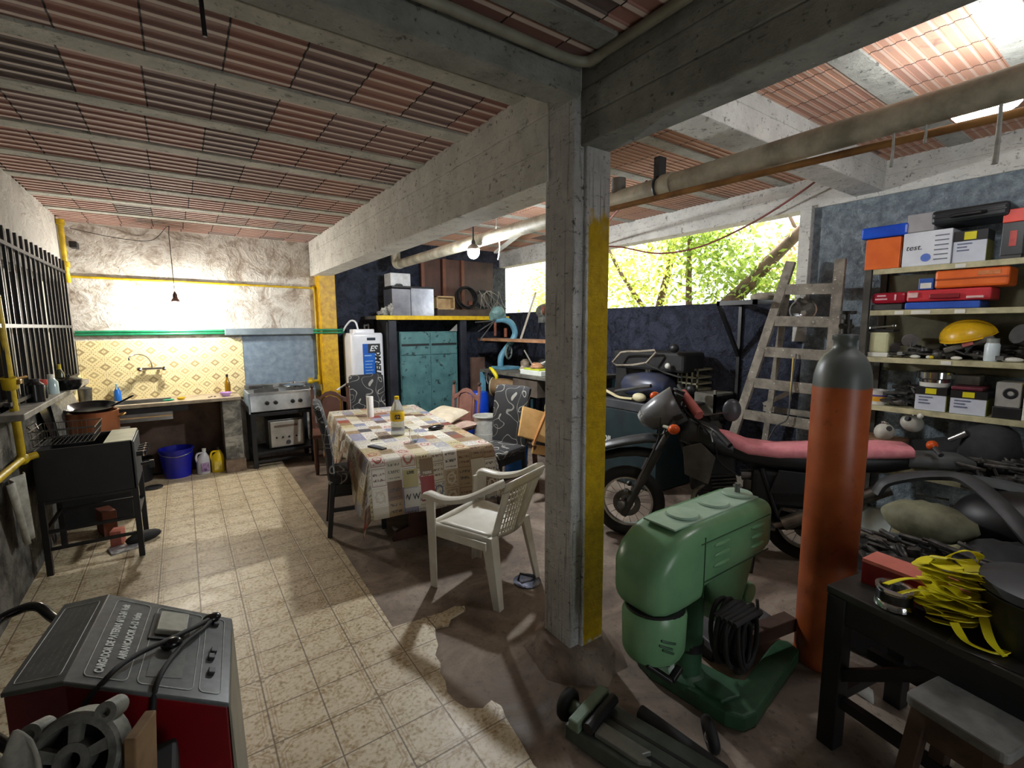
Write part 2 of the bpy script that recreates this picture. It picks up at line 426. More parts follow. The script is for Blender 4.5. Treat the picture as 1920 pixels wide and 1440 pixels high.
# ================================================================ structure: shell
struct('floor', MB().bx(-1.1, 6.0, -2.5, 7.0, -0.3, 0.0), mat_slab())
edge = [(0.9, 6.5), (0.885, 5.2), (0.87, 4.3), (0.86, 3.43), (0.83, 2.36), (0.95, 2.345), (1.1, 2.325), (1.2, 2.335), (1.25, 2.305), (1.235, 2.27),
        (1.13, 2.245), (1.09, 2.2), (1.02, 2.22), (0.99, 2.15), (0.97, 2.08), (0.925, 2.02), (0.92, 1.95), (0.89, 1.9), (0.885, 1.83),
        (0.862, 1.77), (0.868, 1.7), (0.89, 1.64), (0.945, 1.6), (1.0, 1.615), (1.02, 1.56), (1.0, 1.5), (0.985, 1.38), (0.965, 1.26), (0.985, 1.1), (0.97, 0.9), (1.0, 0.6), (1.0, -2.4)]
struct('floor_tiles', MB().prism([(-0.92, -2.4), (-0.92, 6.5)] + edge, 0.013), mat_tiles(), bevel=0.002)
# hollow broken out of the screed beside the tile edge
struct('ceiling', MB().bx(-1.1, 6.0, -2.5, 7.0, 3.02, 3.2), CONC_D)  # unseen slab added above the blocks to keep light out
def ribbed(x0, x1, y0, y1, z, pitch, h):
    mb = MB(); ys = []; y = math.floor(y0 / pitch) * pitch
    while y < y1:
        ys += [(y, 0), (y + pitch * 0.71, 0), (y + pitch * 0.74, -h), (y + pitch * 0.93, -h), (y + pitch * 0.96, 0)]; y += pitch
    ys = [(min(max(a, y0), y1), b) for a, b in ys]
    n = len(ys)
    vs = [(x, a, z + b) for x in (x0, x1) for a, b in ys]
    mb.add(vs, [(i, i + 1, n + i + 1, n + i) for i in range(n - 1)])
    return mb
JOISTS = [0.25, 0.82, 1.39, 1.97, 2.53, 3.10, 3.67, 4.24, 4.81, 5.38, 5.95]
struct('ceiling_blocks', ribbed(-0.92, 1.62, -2.4, 6.65, 2.745, 0.0875, 0.007), BLK_L, solid=0.02)
struct('ceiling_blocks_orange', ribbed(1.62, 4.5, -2.4, 6.75, 2.86, 0.046, 0.004), BLK_R, solid=0.02)
jm = CONC_W
for y in JOISTS:
    if 1.4 < y < 1.9 or y < 0: continue
    struct('ceiling_beam', MB().bx(-0.92, 1.5, y - 0.055, y + 0.055, 2.722, 2.9), CONC if y > 1.5 else CONC_D, bevel=0.004)  # near-bay joists: shade put into a darker concrete colour
for y, w in ((0.12, 0.11), (0.55, 0.13), (1.02, 0.13), (2.15, 0.1), (2.72, 0.1), (3.29, 0.1), (3.86, 0.1), (4.43, 0.1), (5.0, 0.1), (5.57, 0.1), (6.14, 0.1)):
    struct('ceiling_beam', MB().bx(1.6, 4.5, y - w / 2, y + w / 2, 2.84, 3.0), CONC, bevel=0.004)
# beams
def boarded(x0, x1, y0, y1, z0, z1, along, n, seed):
    """a cast beam whose faces keep the steps of its formwork boards"""
    g = random.Random(seed); mb = MB(); zs = [z0 + (z1 - z0) * i / n for i in range(n + 1)]
    for i in range(n):
        d = g.uniform(-0.006, 0.006)
        if along == 'y': mb.bx(x0 + d, x1 - d, y0, y1, zs[i] + 0.0015, zs[i + 1] + (0 if i == n - 1 else 0.0005))
        else: mb.bx(x0, x1, y0 + d, y1 - d, zs[i] + 0.0015, zs[i + 1] + (0 if i == n - 1 else 0.0005))
    return mb
struct('beam_long', boarded(1.42, 1.63, 1.75, 6.6, 2.3, 2.74, 'y', 3, 3), CONC_W, bevel=0.005)
struct('beam_near', boarded(1.465, 1.615, -2.4, 1.6, 2.41, 2.86, 'y', 4, 4), CONC_D, bevel=0.006)
struct('beam_cross', boarded(-0.92, 1.44, 1.555, 1.69, 2.595, 2.8, 'x', 2, 5), CONC_D, bevel=0.008)
struct('beam_side', boarded(1.6, 4.5, 1.42, 1.62, 2.63, 2.9, 'x', 2, 6), CONC_W, bevel=0.006)
struct('lintel_beam', boarded(4.38, 4.55, -2.4, 6.75, 2.6, 2.88, 'y', 2, 8), CONC_W, bevel=0.005)
# column: an L of two piers, with the yellow stripe
cb = MB().bx(0.0, 0.07, 0.022, 0.22, 0, 2.8)
cb.bx(0.055, 0.2, 0.0, 0.26, 0, 2.415).bx(0.06, 0.2, -0.005, 0.2, 2.415, 2.8)
co = struct('column', cb, mat_column(), bevel=0.008)
co.location = (1.425, 1.555, 0)
fb = MB(); g = random.Random(5)
rings = []
for k, (rr, z) in enumerate(((0.24, 0.0), (0.2, 0.03), (0.165, 0.07), (0.14, 0.1))):
    rings.append([(1.525 + rr * (1.0 + g.uniform(-.12, .12)) * math.cos(t * math.pi / 9), 1.66 + (rr + 0.02) * (1 + g.uniform(-.12, .12)) * math.sin(t * math.pi / 9), z) for t in range(18)])
fb.loft(rings)
struct('column_base', fb, mat_slab(), smooth=60)
# walls
BW = 6.65
struct('wall_back', MB().bx(-1.1, 1.5, BW, BW + 0.2, 0, 3.0), STONE)
struct('wall_far', MB().bx(1.5, 4.5, BW, BW + 0.2, 0, 3.0), BLACKW)
wl = MB().bx(-1.1, -0.92, -2.4, 4.0, 0, 3.0).bx(-1.1, -0.92, 6.25, 6.66, 0, 3.0).bx(-1.1, -0.92, 4.0, 6.25, 0, 1.15).bx(-1.1, -0.92, 4.0, 6.25, 2.1, 3.0)
struct('wall_left', wl, mat_leftwall())
# small window with boards behind the bars
wn = MB()
wd = M((86, 80, 76), (50, 46, 44), 6, 0.6); wp = M((196, 192, 178), (160, 154, 140), 8, 0.6)
struct('window_1', MB().bx(-1.09, -1.06, 4.0, 6.25, 1.15, 2.1), M((40, 38, 38), (24, 22, 22), 5, 0.35))
w1 = bpy.data.objects['window_1']
for i, y in enumerate((4.12, 4.45, 4.72, 5.02, 5.28, 5.6, 5.92, 6.18)):
    struct('window_frame', MB().bx(-1.06, -1.03, y - 0.035, y + 0.035, 1.16, 2.09), wp if i % 2 else wd, w1, bevel=0.003)
struct('window_sill', MB().bx(-1.0, -0.8, 3.9, 6.3, 1.11, 1.15), M((150, 148, 140), (110, 106, 98), 9, 0.5), w1, bevel=0.005)
# parapet wall under the opening, and the grey wall with its post
struct('wall_right', MB().bx(4.4, 4.6, 1.93, 6.85, 0, 1.86), BLACKW)
struct('wall_right_grey', MB().bx(4.4, 4.6, -2.4, 1.93, 1.6, 2.65).bx(4.4, 4.6, -2.4, 1.93, 0, 1.6), GREYW)
struct('trim_1', MB().bx(4.34, 4.5, 1.9, 1.99, 1.5, 2.62), CONC_W, bevel=0.004)
# yellow pillar at the kitchen corner
struct('pillar', MB().bx(1.48, 1.68, 6.42, 6.66, 0, 2.32), YEL, bevel=0.008)
struct('trim_2', MB().bx(-0.915, 0.6, BW - 0.012, BW + 0.001, 0.8, 1.52).bx(-0.919, -0.907, 6.2, BW, 0.8, 1.17), mat_splash(), bevel=0.002)
struct('trim_3', MB().bx(0.6, 1.48, BW - 0.008, BW + 0.001, 0.75, 1.56), M((132, 150, 166), (104, 122, 140), 14, 0.45, bump=0.2))
# unseen wall added behind the viewer; its gateway is sized to limit fill light
struct('wall_front', MB().bx(-1.1, 0.7, -2.6, -2.4, 0, 3.1).bx(1.85, 4.6, -2.6, -2.4, 0, 3.1).bx(0.7, 1.85, -2.6, -2.4, 2.05, 3.1), CONC_D)
# ================================================================ shared materials
STEEL = M((190, 190, 188), (150, 150, 148), 5, 0.28, 0.9)
STEEL_D = M((120, 120, 118), (84, 84, 82), 8, 0.4, 0.85)
CHROME = M((225, 225, 225), (200, 200, 200), 4, 0.12, 1.0)
BLACKM = M((30, 30, 32), (18, 18, 20), 9, 0.45)
BLACKR = M((26, 26, 27), (16, 16, 17), 14, 0.7)
BLACKG = M((24, 24, 26), (14, 14, 16), 6, 0.22)
GREYD = M((70, 70, 70), (48, 48, 48), 10, 0.55)
WHITEP = M((226, 226, 218), (206, 206, 196), 6, 0.4)
WOODB = M((92, 56, 42), (62, 36, 28), 6, 0.5)
WOODP = M((196, 168, 124), (164, 134, 92), 7, 0.7, bump=0.2)
GREENP = M((28, 136, 92), (16, 104, 70), 6, 0.4)
BRASS = M((176, 140, 70), (130, 100, 50), 9, 0.4, 0.8)
RUST = M((120, 66, 44), (84, 46, 34), 10, 0.8)

# ================================================================ counter
t = thing('sink_counter', 'low stone worktop with sunken sink along the tiled kitchen wall', 'counter', (-0.2, 6.4, 0))
top = MB().bx(-0.915, -0.62, 6.13, 6.635, 0.835, 0.872).bx(-0.15, 0.5, 6.13, 6.635, 0.835, 0.872).bx(-0.62, -0.15, 6.13, 6.2, 0.835, 0.872).bx(-0.62, -0.15, 6.55, 6.635, 0.835, 0.872)
part('worktop', top, M((178, 164, 142), (140, 126, 106), 14, 0.45), t, w=True, bevel=0.004)
bs = MB().bx(-0.62, -0.15, 6.2, 6.55, 0.68, 0.69).bx(-0.625, -0.615, 6.2, 6.55, 0.68, 0.87).bx(-0.155, -0.145, 6.2, 6.55, 0.68, 0.87).bx(-0.62, -0.15, 6.195, 6.205, 0.68, 0.87).bx(-0.62, -0.15, 6.545, 6.555, 0.68, 0.87)
part('sink_basin', bs, STEEL, t, w=True)
part('pier', MB().bx(0.31, 0.49, 6.15, 6.62, 0.0, 0.835), mat_stone('stained_pier', [(0.34, (40, 40, 38)), (0.46, (104, 102, 94)), (0.56, (160, 156, 144)), (0.68, (176, 172, 160))], 0.3, 2.2).mat, t, w=True, bevel=0.005)
part('pier_block', MB().bx(0.30, 0.5, 6.1, 6.3, 0.0, 0.16), M((132, 112, 94), (96, 80, 66), 9, 0.8), t, w=True, bevel=0.006)
part('apron', MB().bx(-0.9, 0.0, 6.15, 6.19, 0.77, 0.835), BLACKR, t, w=True)
part('drain_bar', MB().bx(-0.62, -0.15, 6.16, 6.18, 0.72, 0.735), WOODP, t, w=True)
part('back_panel', MB().bx(-0.91, 0.31, 6.58, 6.635, 0.02, 0.8), M((104, 84, 72), (70, 54, 46), 5, 0.85, bump=0.4), t, w=True)

t = thing('wall_faucet', 'chrome wall mixer tap with arched spout above the sink', 'faucet', (-0.3, 6.63, 1.2))
part('body', MB().tube([(-0.40, 6.585, 1.205), (-0.2, 6.585, 1.205)], 0.016).cyl((-0.36, 6.64, 1.205), (-0.36, 6.58, 1.205), 0.014).cyl((-0.24, 6.64, 1.205), (-0.24, 6.58, 1.205), 0.014), CHROME, t, w=True, smooth=40)
part('spout', MB().tube(spline([(-0.3, 6.58, 1.21), (-0.305, 6.56, 1.28), (-0.34, 6.5, 1.345), (-0.41, 6.42, 1.375), (-0.47, 6.36, 1.35), (-0.475, 6.355, 1.315)]), 0.0085), CHROME, t, w=True, smooth=40)
for x in (-0.41, -0.19):
    part('handle', MB().lathe([(0.008, 0), (0.026, 0.004), (0.028, 0.018), (0.02, 0.034), (0, 0.036)], (x, 6.57, 1.205), rot(90), 12), CHROME, t, w=True, smooth=40)

def bottle(name, label, loc, prof, mat, capmat, cap, catg='bottle', lab=None, labm=None, n=18, group=None, txt=None):
    t = thing(name, label, catg, loc, group=group)
    part('body', MB().lathe(prof, n=n), mat, t, smooth=40)
    part('cap', MB().lathe(cap, n=n), capmat, t, smooth=35)
    if lab: part('label', MB().lathe([(r, z) for r, z in lab], n=n), labm, t, smooth=40)
    return t
t = thing('spray_bottle', 'blue spray cleaner bottle standing behind the sink', 'bottle', (-0.62, 6.585, 0.872))
part('body', MB().lathe([(0.0, 0), (0.032, 0), (0.034, 0.02), (0.032, 0.1), (0.014, 0.135), (0.012, 0.15)]), M((30, 110, 200), (24, 90, 176), 5, 0.25), t, smooth=40)
part('trigger_head', MB().box((0, -0.004, 0.172), (0.02, 0.05, 0.03)).bar((0, -0.022, 0.16), (0, -0.03, 0.125), 0.01, 0.008).cyl((0, 0, 0.148), (0, 0, 0.16), 0.013), M((190, 220, 226), (170, 204, 214), 5, 0.4), t, bevel=0.003)
bottle('oil_bottle', 'amber oil bottle with dark cap beside the purple bowl', (0.4, 6.5, 0.872), [(0, 0), (0.03, 0), (0.031, 0.11), (0.022, 0.15), (0.012, 0.18), (0.011, 0.2)], M((150, 110, 20), (120, 84, 10), 4, 0.15), BLACKM, [(0.013, 0.2), (0.013, 0.23), (0, 0.23)])
t = thing('canister', 'dull steel canister with knobbed lid in the kitchen corner', 'canister', (-0.86, 6.42, 0.872))
part('body', MB().lathe([(0, 0), (0.048, 0), (0.06, 0.16), (0.057, 0.16)]), STEEL_D, t, smooth=40)
part('lid', MB().lathe([(0.062, 0.16), (0.062, 0.172), (0.03, 0.186), (0.01, 0.19), (0.014, 0.206), (0, 0.21)]), GREYD, t, smooth=40)
def bowl(name, label, loc, r, h, mat):
    return solo(name, MB().lathe([(0, 0), (r * 0.55, 0), (r * 0.85, h * 0.5), (r, h), (r * 0.95, h), (r * 0.78, h * 0.5), (r * 0.5, h * 0.12), (0, h * 0.12)], n=24), mat, label, 'bowl', loc, smooth=40)
bowl('purple_bowl', 'small lilac plastic bowl near the end of the worktop', (0.36, 6.27, 0.872), 0.062, 0.045, M((196, 160, 220), (180, 140, 206), 4, 0.4))
bowl('yellow_bowl', 'small yellow dish sponge bowl beside the green scourer', (-0.06, 6.27, 0.872), 0.042, 0.026, M((226, 196, 40), (206, 170, 24), 4, 0.4))
solo('scouring_pad', MB().ball((0, 0, 0.008), (0.055, 0.04, 0.011), 14, 6, jit=0.08), M((40, 140, 100), (30, 110, 80), 40, 0.9), 'flat green scouring pad lying on the worktop', 'sponge', (-0.17, 6.26, 0.872), smooth=50)
for i, (x, y) in enumerate(((0.2, 6.27), (0.255, 6.29), (0.225, 6.31))):
    solo('food_scrap', MB().ball((0, 0, 0.004), (0.016, 0.008, 0.005), 8, 5, jit=0.2, seed=i), BLACKR, 'tiny dark scrap on the worktop beside the purple bowl', 'scrap', (x, y, 0.872), rz=i * 50, group='scraps on the worktop')

# under the counter
t = thing('plastic_tub', 'big dark blue plastic tub under the kitchen worktop', 'tub', (-0.15, 6.33, 0.013))
part('body', MB().lathe([(0, 0), (0.125, 0), (0.16, 0.3), (0.168, 0.305), (0.168, 0.318), (0.152, 0.318), (0.118, 0.012), (0, 0.012)], n=28), M((24, 30, 170), (16, 20, 130), 5, 0.35), t, smooth=40)
part('handle', MB().tube(spline([(-0.165, 0, 0.3), (-0.12, -0.13, 0.27), (0.0, -0.175, 0.25), (0.12, -0.13, 0.27), (0.165, 0, 0.3)]), 0.004), STEEL, t, smooth=40)
solo('black_bucket', MB().lathe([(0, 0), (0.12, 0), (0.15, 0.24), (0.156, 0.25), (0.142, 0.25), (0.114, 0.01), (0, 0.01)], n=24), BLACKM, 'black plastic bucket in the dark beside the blue tub', 'bucket', (-0.5, 6.35, 0.013), smooth=40)
def jug(name, label, loc, mat, capm, labm, rz):
    t = thing(name, label, 'jug', loc, rz)
    rings = []
    for z, a, b, dx in ((0, .06, .045, 0), (.01, .066, .05, 0), (.14, .066, .05, 0), (.19, .056, .045, .004), (.225, .03, .028, .012), (.24, .018, .018, .016), (.262, .017, .017, .016)):
        rings.append([(dx + a * math.cos(k * math.pi / 9) * (1 if abs(math.cos(k * math.pi / 9)) > .5 else 1), b * math.sin(k * math.pi / 9), z) for k in range(18)])
    part('body', MB().loft(rings), mat, t, smooth=50)
    part('handle', MB().tube(spline([(0.02, 0, 0.235), (-0.045, 0, 0.235), (-0.066, 0, 0.19), (-0.058, 0, 0.14)]), 0.011), mat, t, smooth=50)
    part('cap', MB().lathe([(0.02, 0.255), (0.02, 0.285), (0, 0.285)], (0.016, 0, 0), n=14), capm, t, smooth=40)
    part('label', MB().bx(-0.03, 0.045, -0.056, -0.049, 0.03, 0.13), labm, t, bevel=0.002)
jug('bleach_jug', 'clear cleaning jug with a dark purple label under the worktop', (0.09, 6.26, 0.013), M((206, 206, 210), (186, 186, 192), 4, 0.3), WHITEP, M((70, 36, 90), (180, 150, 190), 30, 0.4), 10)
jug('detergent_jug', 'bright yellow detergent jug beside the counter pier', (0.23, 6.25, 0.013), M((236, 208, 20), (220, 186, 10), 4, 0.35), BLACKM, M((240, 226, 130), (220, 190, 60), 30, 0.4), -10)
solo('dark_saucer', MB().lathe([(0, 0), (0.07, 0), (0.085, 0.012), (0.08, 0.014), (0, 0.006)]), BLACKM, 'flat dark dish on the tiles before the bucket', 'dish', (-0.36, 5.98, 0.013), smooth=40)

# ================================================================ stove on its stand
t = thing('kitchen_stove', 'stainless four-burner stove on a black steel stand', 'stove', (0.92, 6.35, 0))
part('cooktop', MB().bx(0.58, 1.28, 6.1, 6.6, 0.86, 0.9).bx(0.58, 1.28, 6.56, 6.6, 0.9, 0.95), STEEL, t, w=True, bevel=0.004)
part('control_panel', MB().hexa([(0.58, 6.085, 0.68), (1.28, 6.085, 0.68), (1.28, 6.15, 0.68), (0.58, 6.15, 0.68)], [(0.58, 6.1, 0.87), (1.28, 6.1, 0.87), (1.28, 6.15, 0.87), (0.58, 6.15, 0.87)]), STEEL, t, w=True, bevel=0.004)
part('side_panel', MB().bx(0.565, 0.58, 6.09, 6.6, 0.66, 0.9), M((150, 164, 172), (124, 138, 148), 5, 0.4), t, w=True)
part('body', MB().bx(0.585, 1.275, 6.15, 6.59, 0.62, 0.86), BLACKM, t, w=True)
for x in (0.755, 0.845, 1.03, 1.115):
    k = part('knob', MB().lathe([(0.024, 0), (0.024, 0.016), (0.018, 0.03), (0, 0.03)], (x, 6.088, 0.775), rot(90), 14), BLACKM, t, w=True, smooth=35)
    part('grip', MB().box((x, 6.052, 0.775), (0.008, 0.014, 0.04)), BLACKM, k, w=True, bevel=0.002)
for x in (0.76, 1.1):
    for y in (6.22, 6.44):
        b = part('burner', MB().lathe([(0.05, 0), (0.05, 0.012), (0.03, 0.02), (0, 0.02)], (x, y, 0.9), n=18), GREYD, t, w=True, smooth=40)
    gr = MB()
    for a in (0, 45, 90, 135):
        c, s = math.cos(math.radians(a)), math.sin(math.radians(a))
        for y in (6.22, 6.44):
            gr.bar((x - 0.09 * c, y - 0.09 * s, 0.932), (x + 0.09 * c, y + 0.09 * s, 0.932), 0.008, 0.01)
    gr.bx(x - 0.13, x + 0.13, 6.12, 6.13, 0.9, 0.935).bx(x - 0.13, x + 0.13, 6.54, 6.55, 0.9, 0.935)
    part('grate', gr, STEEL_D, t, w=True)
for x in (0.6, 1.24):
    for y in (6.12, 6.55):
        part('leg', MB().bx(x - 0.025, x + 0.025, y - 0.025, y + 0.025, 0.0, 0.66), BLACKM, t, w=True, bevel=0.003)
for q in ((6.1, 6.14, 0.62, 0.66), (6.1, 6.57, 0.17, 0.2), (6.1, 6.13, 0.07, 0.1)): part('stand_rail', MB().bx(0.58, 1.27, *q), BLACKM, t, w=True, bevel=0.003)
t = thing('countertop_oven', 'steel countertop oven on the lower shelf of the stove stand', 'oven', (0.95, 6.3, 0.2))
part('body', MB().bx(0.76, 1.16, 6.19, 6.5, 0.205, 0.55), STEEL_D, t, w=True, bevel=0.006)
part('front', MB().bx(0.78, 1.14, 6.165, 6.19, 0.22, 0.53), M((196, 192, 182), (166, 160, 148), 5, 0.4, 0.4), t, w=True, bevel=0.006)
part('slot', MB().bx(0.82, 1.08, 6.16, 6.166, 0.46, 0.485), M((130, 110, 94), (100, 84, 70), 5, 0.5), t, w=True)
for x in (0.84, 0.91, 0.98, 1.06): part('knob', MB().lathe([(0.012, 0), (0.01, 0.014), (0, 0.014)], (x, 6.165, 0.335), rot(90), 12), BLACKM, t, w=True, smooth=40)
part('dial', MB().lathe([(0.026, 0), (0.024, 0.012), (0, 0.012)], (0.97, 6.165, 0.27), rot(90), 16), GREYD, t, w=True, smooth=40)
solo('pot_lid', MB().lathe([(0.12, 0), (0.122, 0.004), (0.09, 0.02), (0.03, 0.03), (0.012, 0.032), (0.018, 0.052), (0, 0.056)], n=28), CHROME, 'shiny pot lid lying on the stove grate', 'lid', (1.09, 6.3, 0.938), smooth=40)

# ================================================================ pipes along the kitchen walls
t = thing('gas_pipe', 'yellow gas pipe running along the plastered kitchen wall', 'pipe', (0.3, 6.62, 2.17))
part('run', MB().cyl((-0.9, 6.62, 2.18), (1.455, 6.62, 2.155), 0.013), PIPEYEL, t, w=True, smooth=40)
part('drop', MB().tube(spline([(1.455, 6.61, 2.155), (1.455, 6.57, 2.13), (1.455, 6.56, 2.0)]) + [V(1.455, 6.56, 0.93)], 0.017), PIPEYEL, t, w=True, smooth=40)
part('elbow', MB().ball((1.455, 6.6, 2.155), 0.028), PIPEYEL, t, w=True, smooth=40)
part('sleeve', MB().cyl((1.455, 6.56, 0.9), (1.455, 6.56, 1.02), 0.028), PIPEYEL, t, w=True, smooth=40)
part('valve', MB().cyl((1.455, 6.56, 0.95), (1.3, 6.5, 0.95), 0.018).ball((1.33, 6.51, 0.95), 0.034).box((1.33, 6.5, 0.99), (0.06, 0.012, 0.016)), PIPEYEL, t, w=True, smooth=40)
t = thing('corner_pipe', 'yellow pipe standing upright in the kitchen corner beside the bars', 'pipe', (-0.895, 6.4, 1.2))
part('run', MB().tube([(-0.89, 6.38, 2.7), (-0.89, 6.42, 2.2), (-0.895, 6.5, 2.12)], 0.024), PIPEYEL, t, w=True, smooth=40)
for y, z in ((6.378, 2.65), (6.41, 2.25)): part('collar', MB().cyl((-0.89, y, z), (-0.89, y + .004, z + .05), 0.035), PIPEYEL, t, w=True, smooth=40)
solo('cable_box', MB().bx(-0.86, -0.8, 6.5, 6.64, 2.46, 2.52), BLACKM, 'small dark junction box beside the upright corner pipe', 'junction box', w=True, bevel=0.006)
for i, z in enumerate((1.615, 1.585)):
    solo('water_pipe', MB().cyl((-0.91, 6.615, z), (0.44, 6.61, z), 0.0135), GREENP, ('upper', 'lower')[i] + ' green plastic water pipe on the wall above the tiles', 'pipe', w=True, smooth=40, group='green pipes above the tiles')
solo('pipe_cover', MB().bx(0.42, 1.42, 6.56, 6.645, 1.56, 1.64), M((128, 142, 150), (104, 118, 128), 8, 0.45), 'grey plastic duct covering the pipes above the stove', 'duct', w=True, bevel=0.008)
for i, dz in enumerate((0.015, -0.02)):
    solo('supply_pipe', MB().tube(spline([(1.4, 6.6, 1.6 + dz), (1.47, 6.45, 1.6 + dz), (1.5, 6.39, 1.6 + dz), (1.6, 6.385, 1.6 + dz), (1.69, 6.39, 1.6 + dz), (1.76, 6.45, 1.6 + dz)]), 0.014), GREENP, ('upper', 'lower')[i] + ' green supply pipe bent round the yellow pillar', 'pipe', w=True, smooth=40, group='green pipes round the pillar')
t = thing('wall_gas_pipe', 'yellow gas pipe with valve on the wall below the bars', 'pipe', (-0.88, 4.1, 0.85))
part('riser', MB().tube([(-0.885, 4.06, 1.85), (-0.88, 4.08, 1.34), (-0.88, 4.12, 0.84)], 0.021), PIPEYEL, t, w=True, smooth=40)
part('sleeve', MB().cyl((-0.88, 4.06, 1.36), (-0.88, 4.08, 1.29), 0.036), PIPEYEL, t, w=True, smooth=40)
part('elbow', MB().ball((-0.88, 4.12, 0.84), 0.036).cyl((-0.88, 4.12, 0.84), (-0.82, 4.16, 0.85), 0.022), PIPEYEL, t, w=True, smooth=40)
part('run', MB().tube([(-0.88, 4.12, 0.84), (-0.885, 3.4, 0.835)], 0.021), PIPEYEL, t, w=True, smooth=40)
part('valve', MB().cyl((-0.88, 4.07, 1.34), (-0.83, 4.2, 1.35), 0.01).box((-0.86, 4.08, 1.33), (0.06, 0.05, 0.03)), BRASS, t, w=True, bevel=0.004)
solo('hanging_rag', MB().grid(lambda u, v: (-0.86 + 0.02 * math.sin(v * 9), 3.82 + 0.3 * (v - .5) * (1 - 0.55 * u) + 0.1 * u, 0.79 - 0.42 * u), 8, 10), M((170, 168, 158), (130, 128, 118), 12, 0.85), 'pale rag hanging under the yellow wall pipe', 'rag', w=True, smooth=60, solid=0.006)

# ================================================================ window bars
t = thing('window_grille', 'black iron window grille of upright bars on the outer wall', 'grille', (-0.9, 5.2, 1.2))
for i in range(16):
    y = 4.06 + 0.147 * i
    part('bar', MB().bar((-0.885, y, 1.17), (-0.885, y, 2.3), 0.016, 0.016), BLACKM, t, w=True)
for z in (1.2, 1.67, 2.19): part('rail', MB().bx(-0.9, -0.872, 4.0, 6.28, z - 0.012, z + 0.012), BLACKM, t, w=True)
SILL = 1.15
bottle('sauce_bottle', 'dark bottle with red cap on the window sill', (-0.86, 4.72, SILL), [(0, 0), (0.03, 0), (0.03, 0.1), (0.016, 0.13)], BLACKG, M((190, 60, 50), (160, 44, 36), 4, 0.4), [(0.034, 0.1), (0.034, 0.135), (0, 0.14)])
bottle('black_bottle', 'squat black bottle on the sill beside the yellow pipe', (-0.86, 4.52, SILL), [(0, 0), (0.05, 0), (0.05, 0.12), (0.03, 0.14)], BLACKG, BLACKM, [(0.03, 0.14), (0.03, 0.16), (0, 0.16)])
bottle('pale_bottle', 'pale translucent bottle on the window sill', (-0.86, 5.02, SILL), [(0, 0), (0.042, 0), (0.042, 0.09), (0.02, 0.12)], M((186, 206, 206), (160, 186, 188), 4, 0.2), WHITEP, [(0.02, 0.12), (0.02, 0.15), (0, 0.15)])
bottle('yellow_capped_bottle', 'slim bottle with yellow cap among the window bars', (-0.85, 5.3, SILL), [(0, 0), (0.028, 0), (0.028, 0.14), (0.012, 0.17)], M((90, 90, 60), (60, 60, 40), 5, 0.2), M((220, 200, 60), (200, 176, 40), 4, 0.4), [(0.014, 0.17), (0.014, 0.21), (0, 0.21)])
t = thing('black_saucepan', 'glossy black saucepan resting on the window sill', 'saucepan', (-0.8, 5.28, SILL))
part('body', MB().lathe([(0, 0), (0.06, 0), (0.085, 0.04), (0.088, 0.085), (0.08, 0.085), (0.075, 0.04), (0, 0.008)]), BLACKG, t, smooth=40)
part('lid', MB().lathe([(0.09, 0.085), (0.06, 0.1), (0.015, 0.108), (0.015, 0.125), (0, 0.13)]), BLACKG, t, smooth=40)
for i, (y, r) in enumerate(((5.52, 0.024), (5.62, 0.022))):
    solo('white_cup', MB().lathe([(0, 0), (r * 0.8, 0), (r, 0.07), (r * 0.9, 0.07), (r * 0.7, 0.005), (0, 0.005)]), WHITEP, ('white cup on the sill beside the black saucepan', 'white cup on the sill next to the kitchen corner')[i], 'cup', (-0.85, y, SILL), smooth=40)

# ================================================================ black fryer cart
t = thing('fryer_cart', 'black steel fryer cart with knobs standing by the outer wall', 'fryer', (-0.6, 4.45, 0))
bd = M((34, 35, 38), (26, 27, 30), 8, 0.5)
body = MB().bx(-0.855, -0.84, 4.2, 4.72, 0.52, 0.865).bx(-0.36, -0.345, 4.2, 4.72, 0.52, 0.865).bx(-0.85, -0.345, 4.2, 4.215, 0.52, 0.865).bx(-0.85, -0.345, 4.7, 4.72, 0.52, 0.865).bx(-0.85, -0.345, 4.2, 4.72, 0.5, 0.52)
part('body', body, bd, t, w=True, bevel=0.004)
part('side_plate', MB().bx(-0.345, -0.338, 4.23, 4.7, 0.53, 0.85), M((120, 122, 122), (88, 90, 90), 6, 0.45, 0.5), t, w=True)
part('top_plate', MB().bx(-0.5, -0.35, 4.21, 4.71, 0.862, 0.87), M((186, 188, 166), (160, 162, 140), 6, 0.4), t, w=True)
part('oil_tank', MB().bx(-0.84, -0.5, 4.215, 4.7, 0.6, 0.61), BLACKG, t, w=True)
for i in range(4):
    k = part('knob', MB().cyl((-0.338, 4.33 + 0.095 * i, 0.74 - 0.004 * i), (-0.28, 4.33 + 0.095 * i, 0.74), 0.02, 12), BLACKM, t, w=True, smooth=40)
    part('ring', MB().cyl((-0.3, 4.33 + 0.095 * i, 0.74), (-0.292, 4.33 + 0.095 * i, 0.74), 0.022, 12), CHROME, k, w=True, smooth=40)
part('drain_tap', MB().cyl((-0.34, 4.6, 0.6), (-0.27, 4.6, 0.6), 0.012).box((-0.27, 4.6, 0.59), (0.03, 0.03, 0.06)), BLACKM, t, w=True)
for x in (-0.84, -0.355):
    for y in (4.215, 4.7):
        part('leg', MB().bar((x, y, 0), (x, y, 0.52), 0.034, 0.034), BLACKM, t, w=True, bevel=0.003)
part('rails', MB().bx(-0.84, -0.355, 4.205, 4.225, 0.3, 0.32).bx(-0.84, -0.355, 4.205, 4.225, 0.18, 0.2).bx(-0.84, -0.355, 4.69, 4.71, 0.3, 0.32).bx(-0.365, -0.345, 4.21, 4.7, 0.3, 0.32).bx(-0.85, -0.83, 4.21, 4.7, 0.3, 0.32), BLACKM, t, w=True)
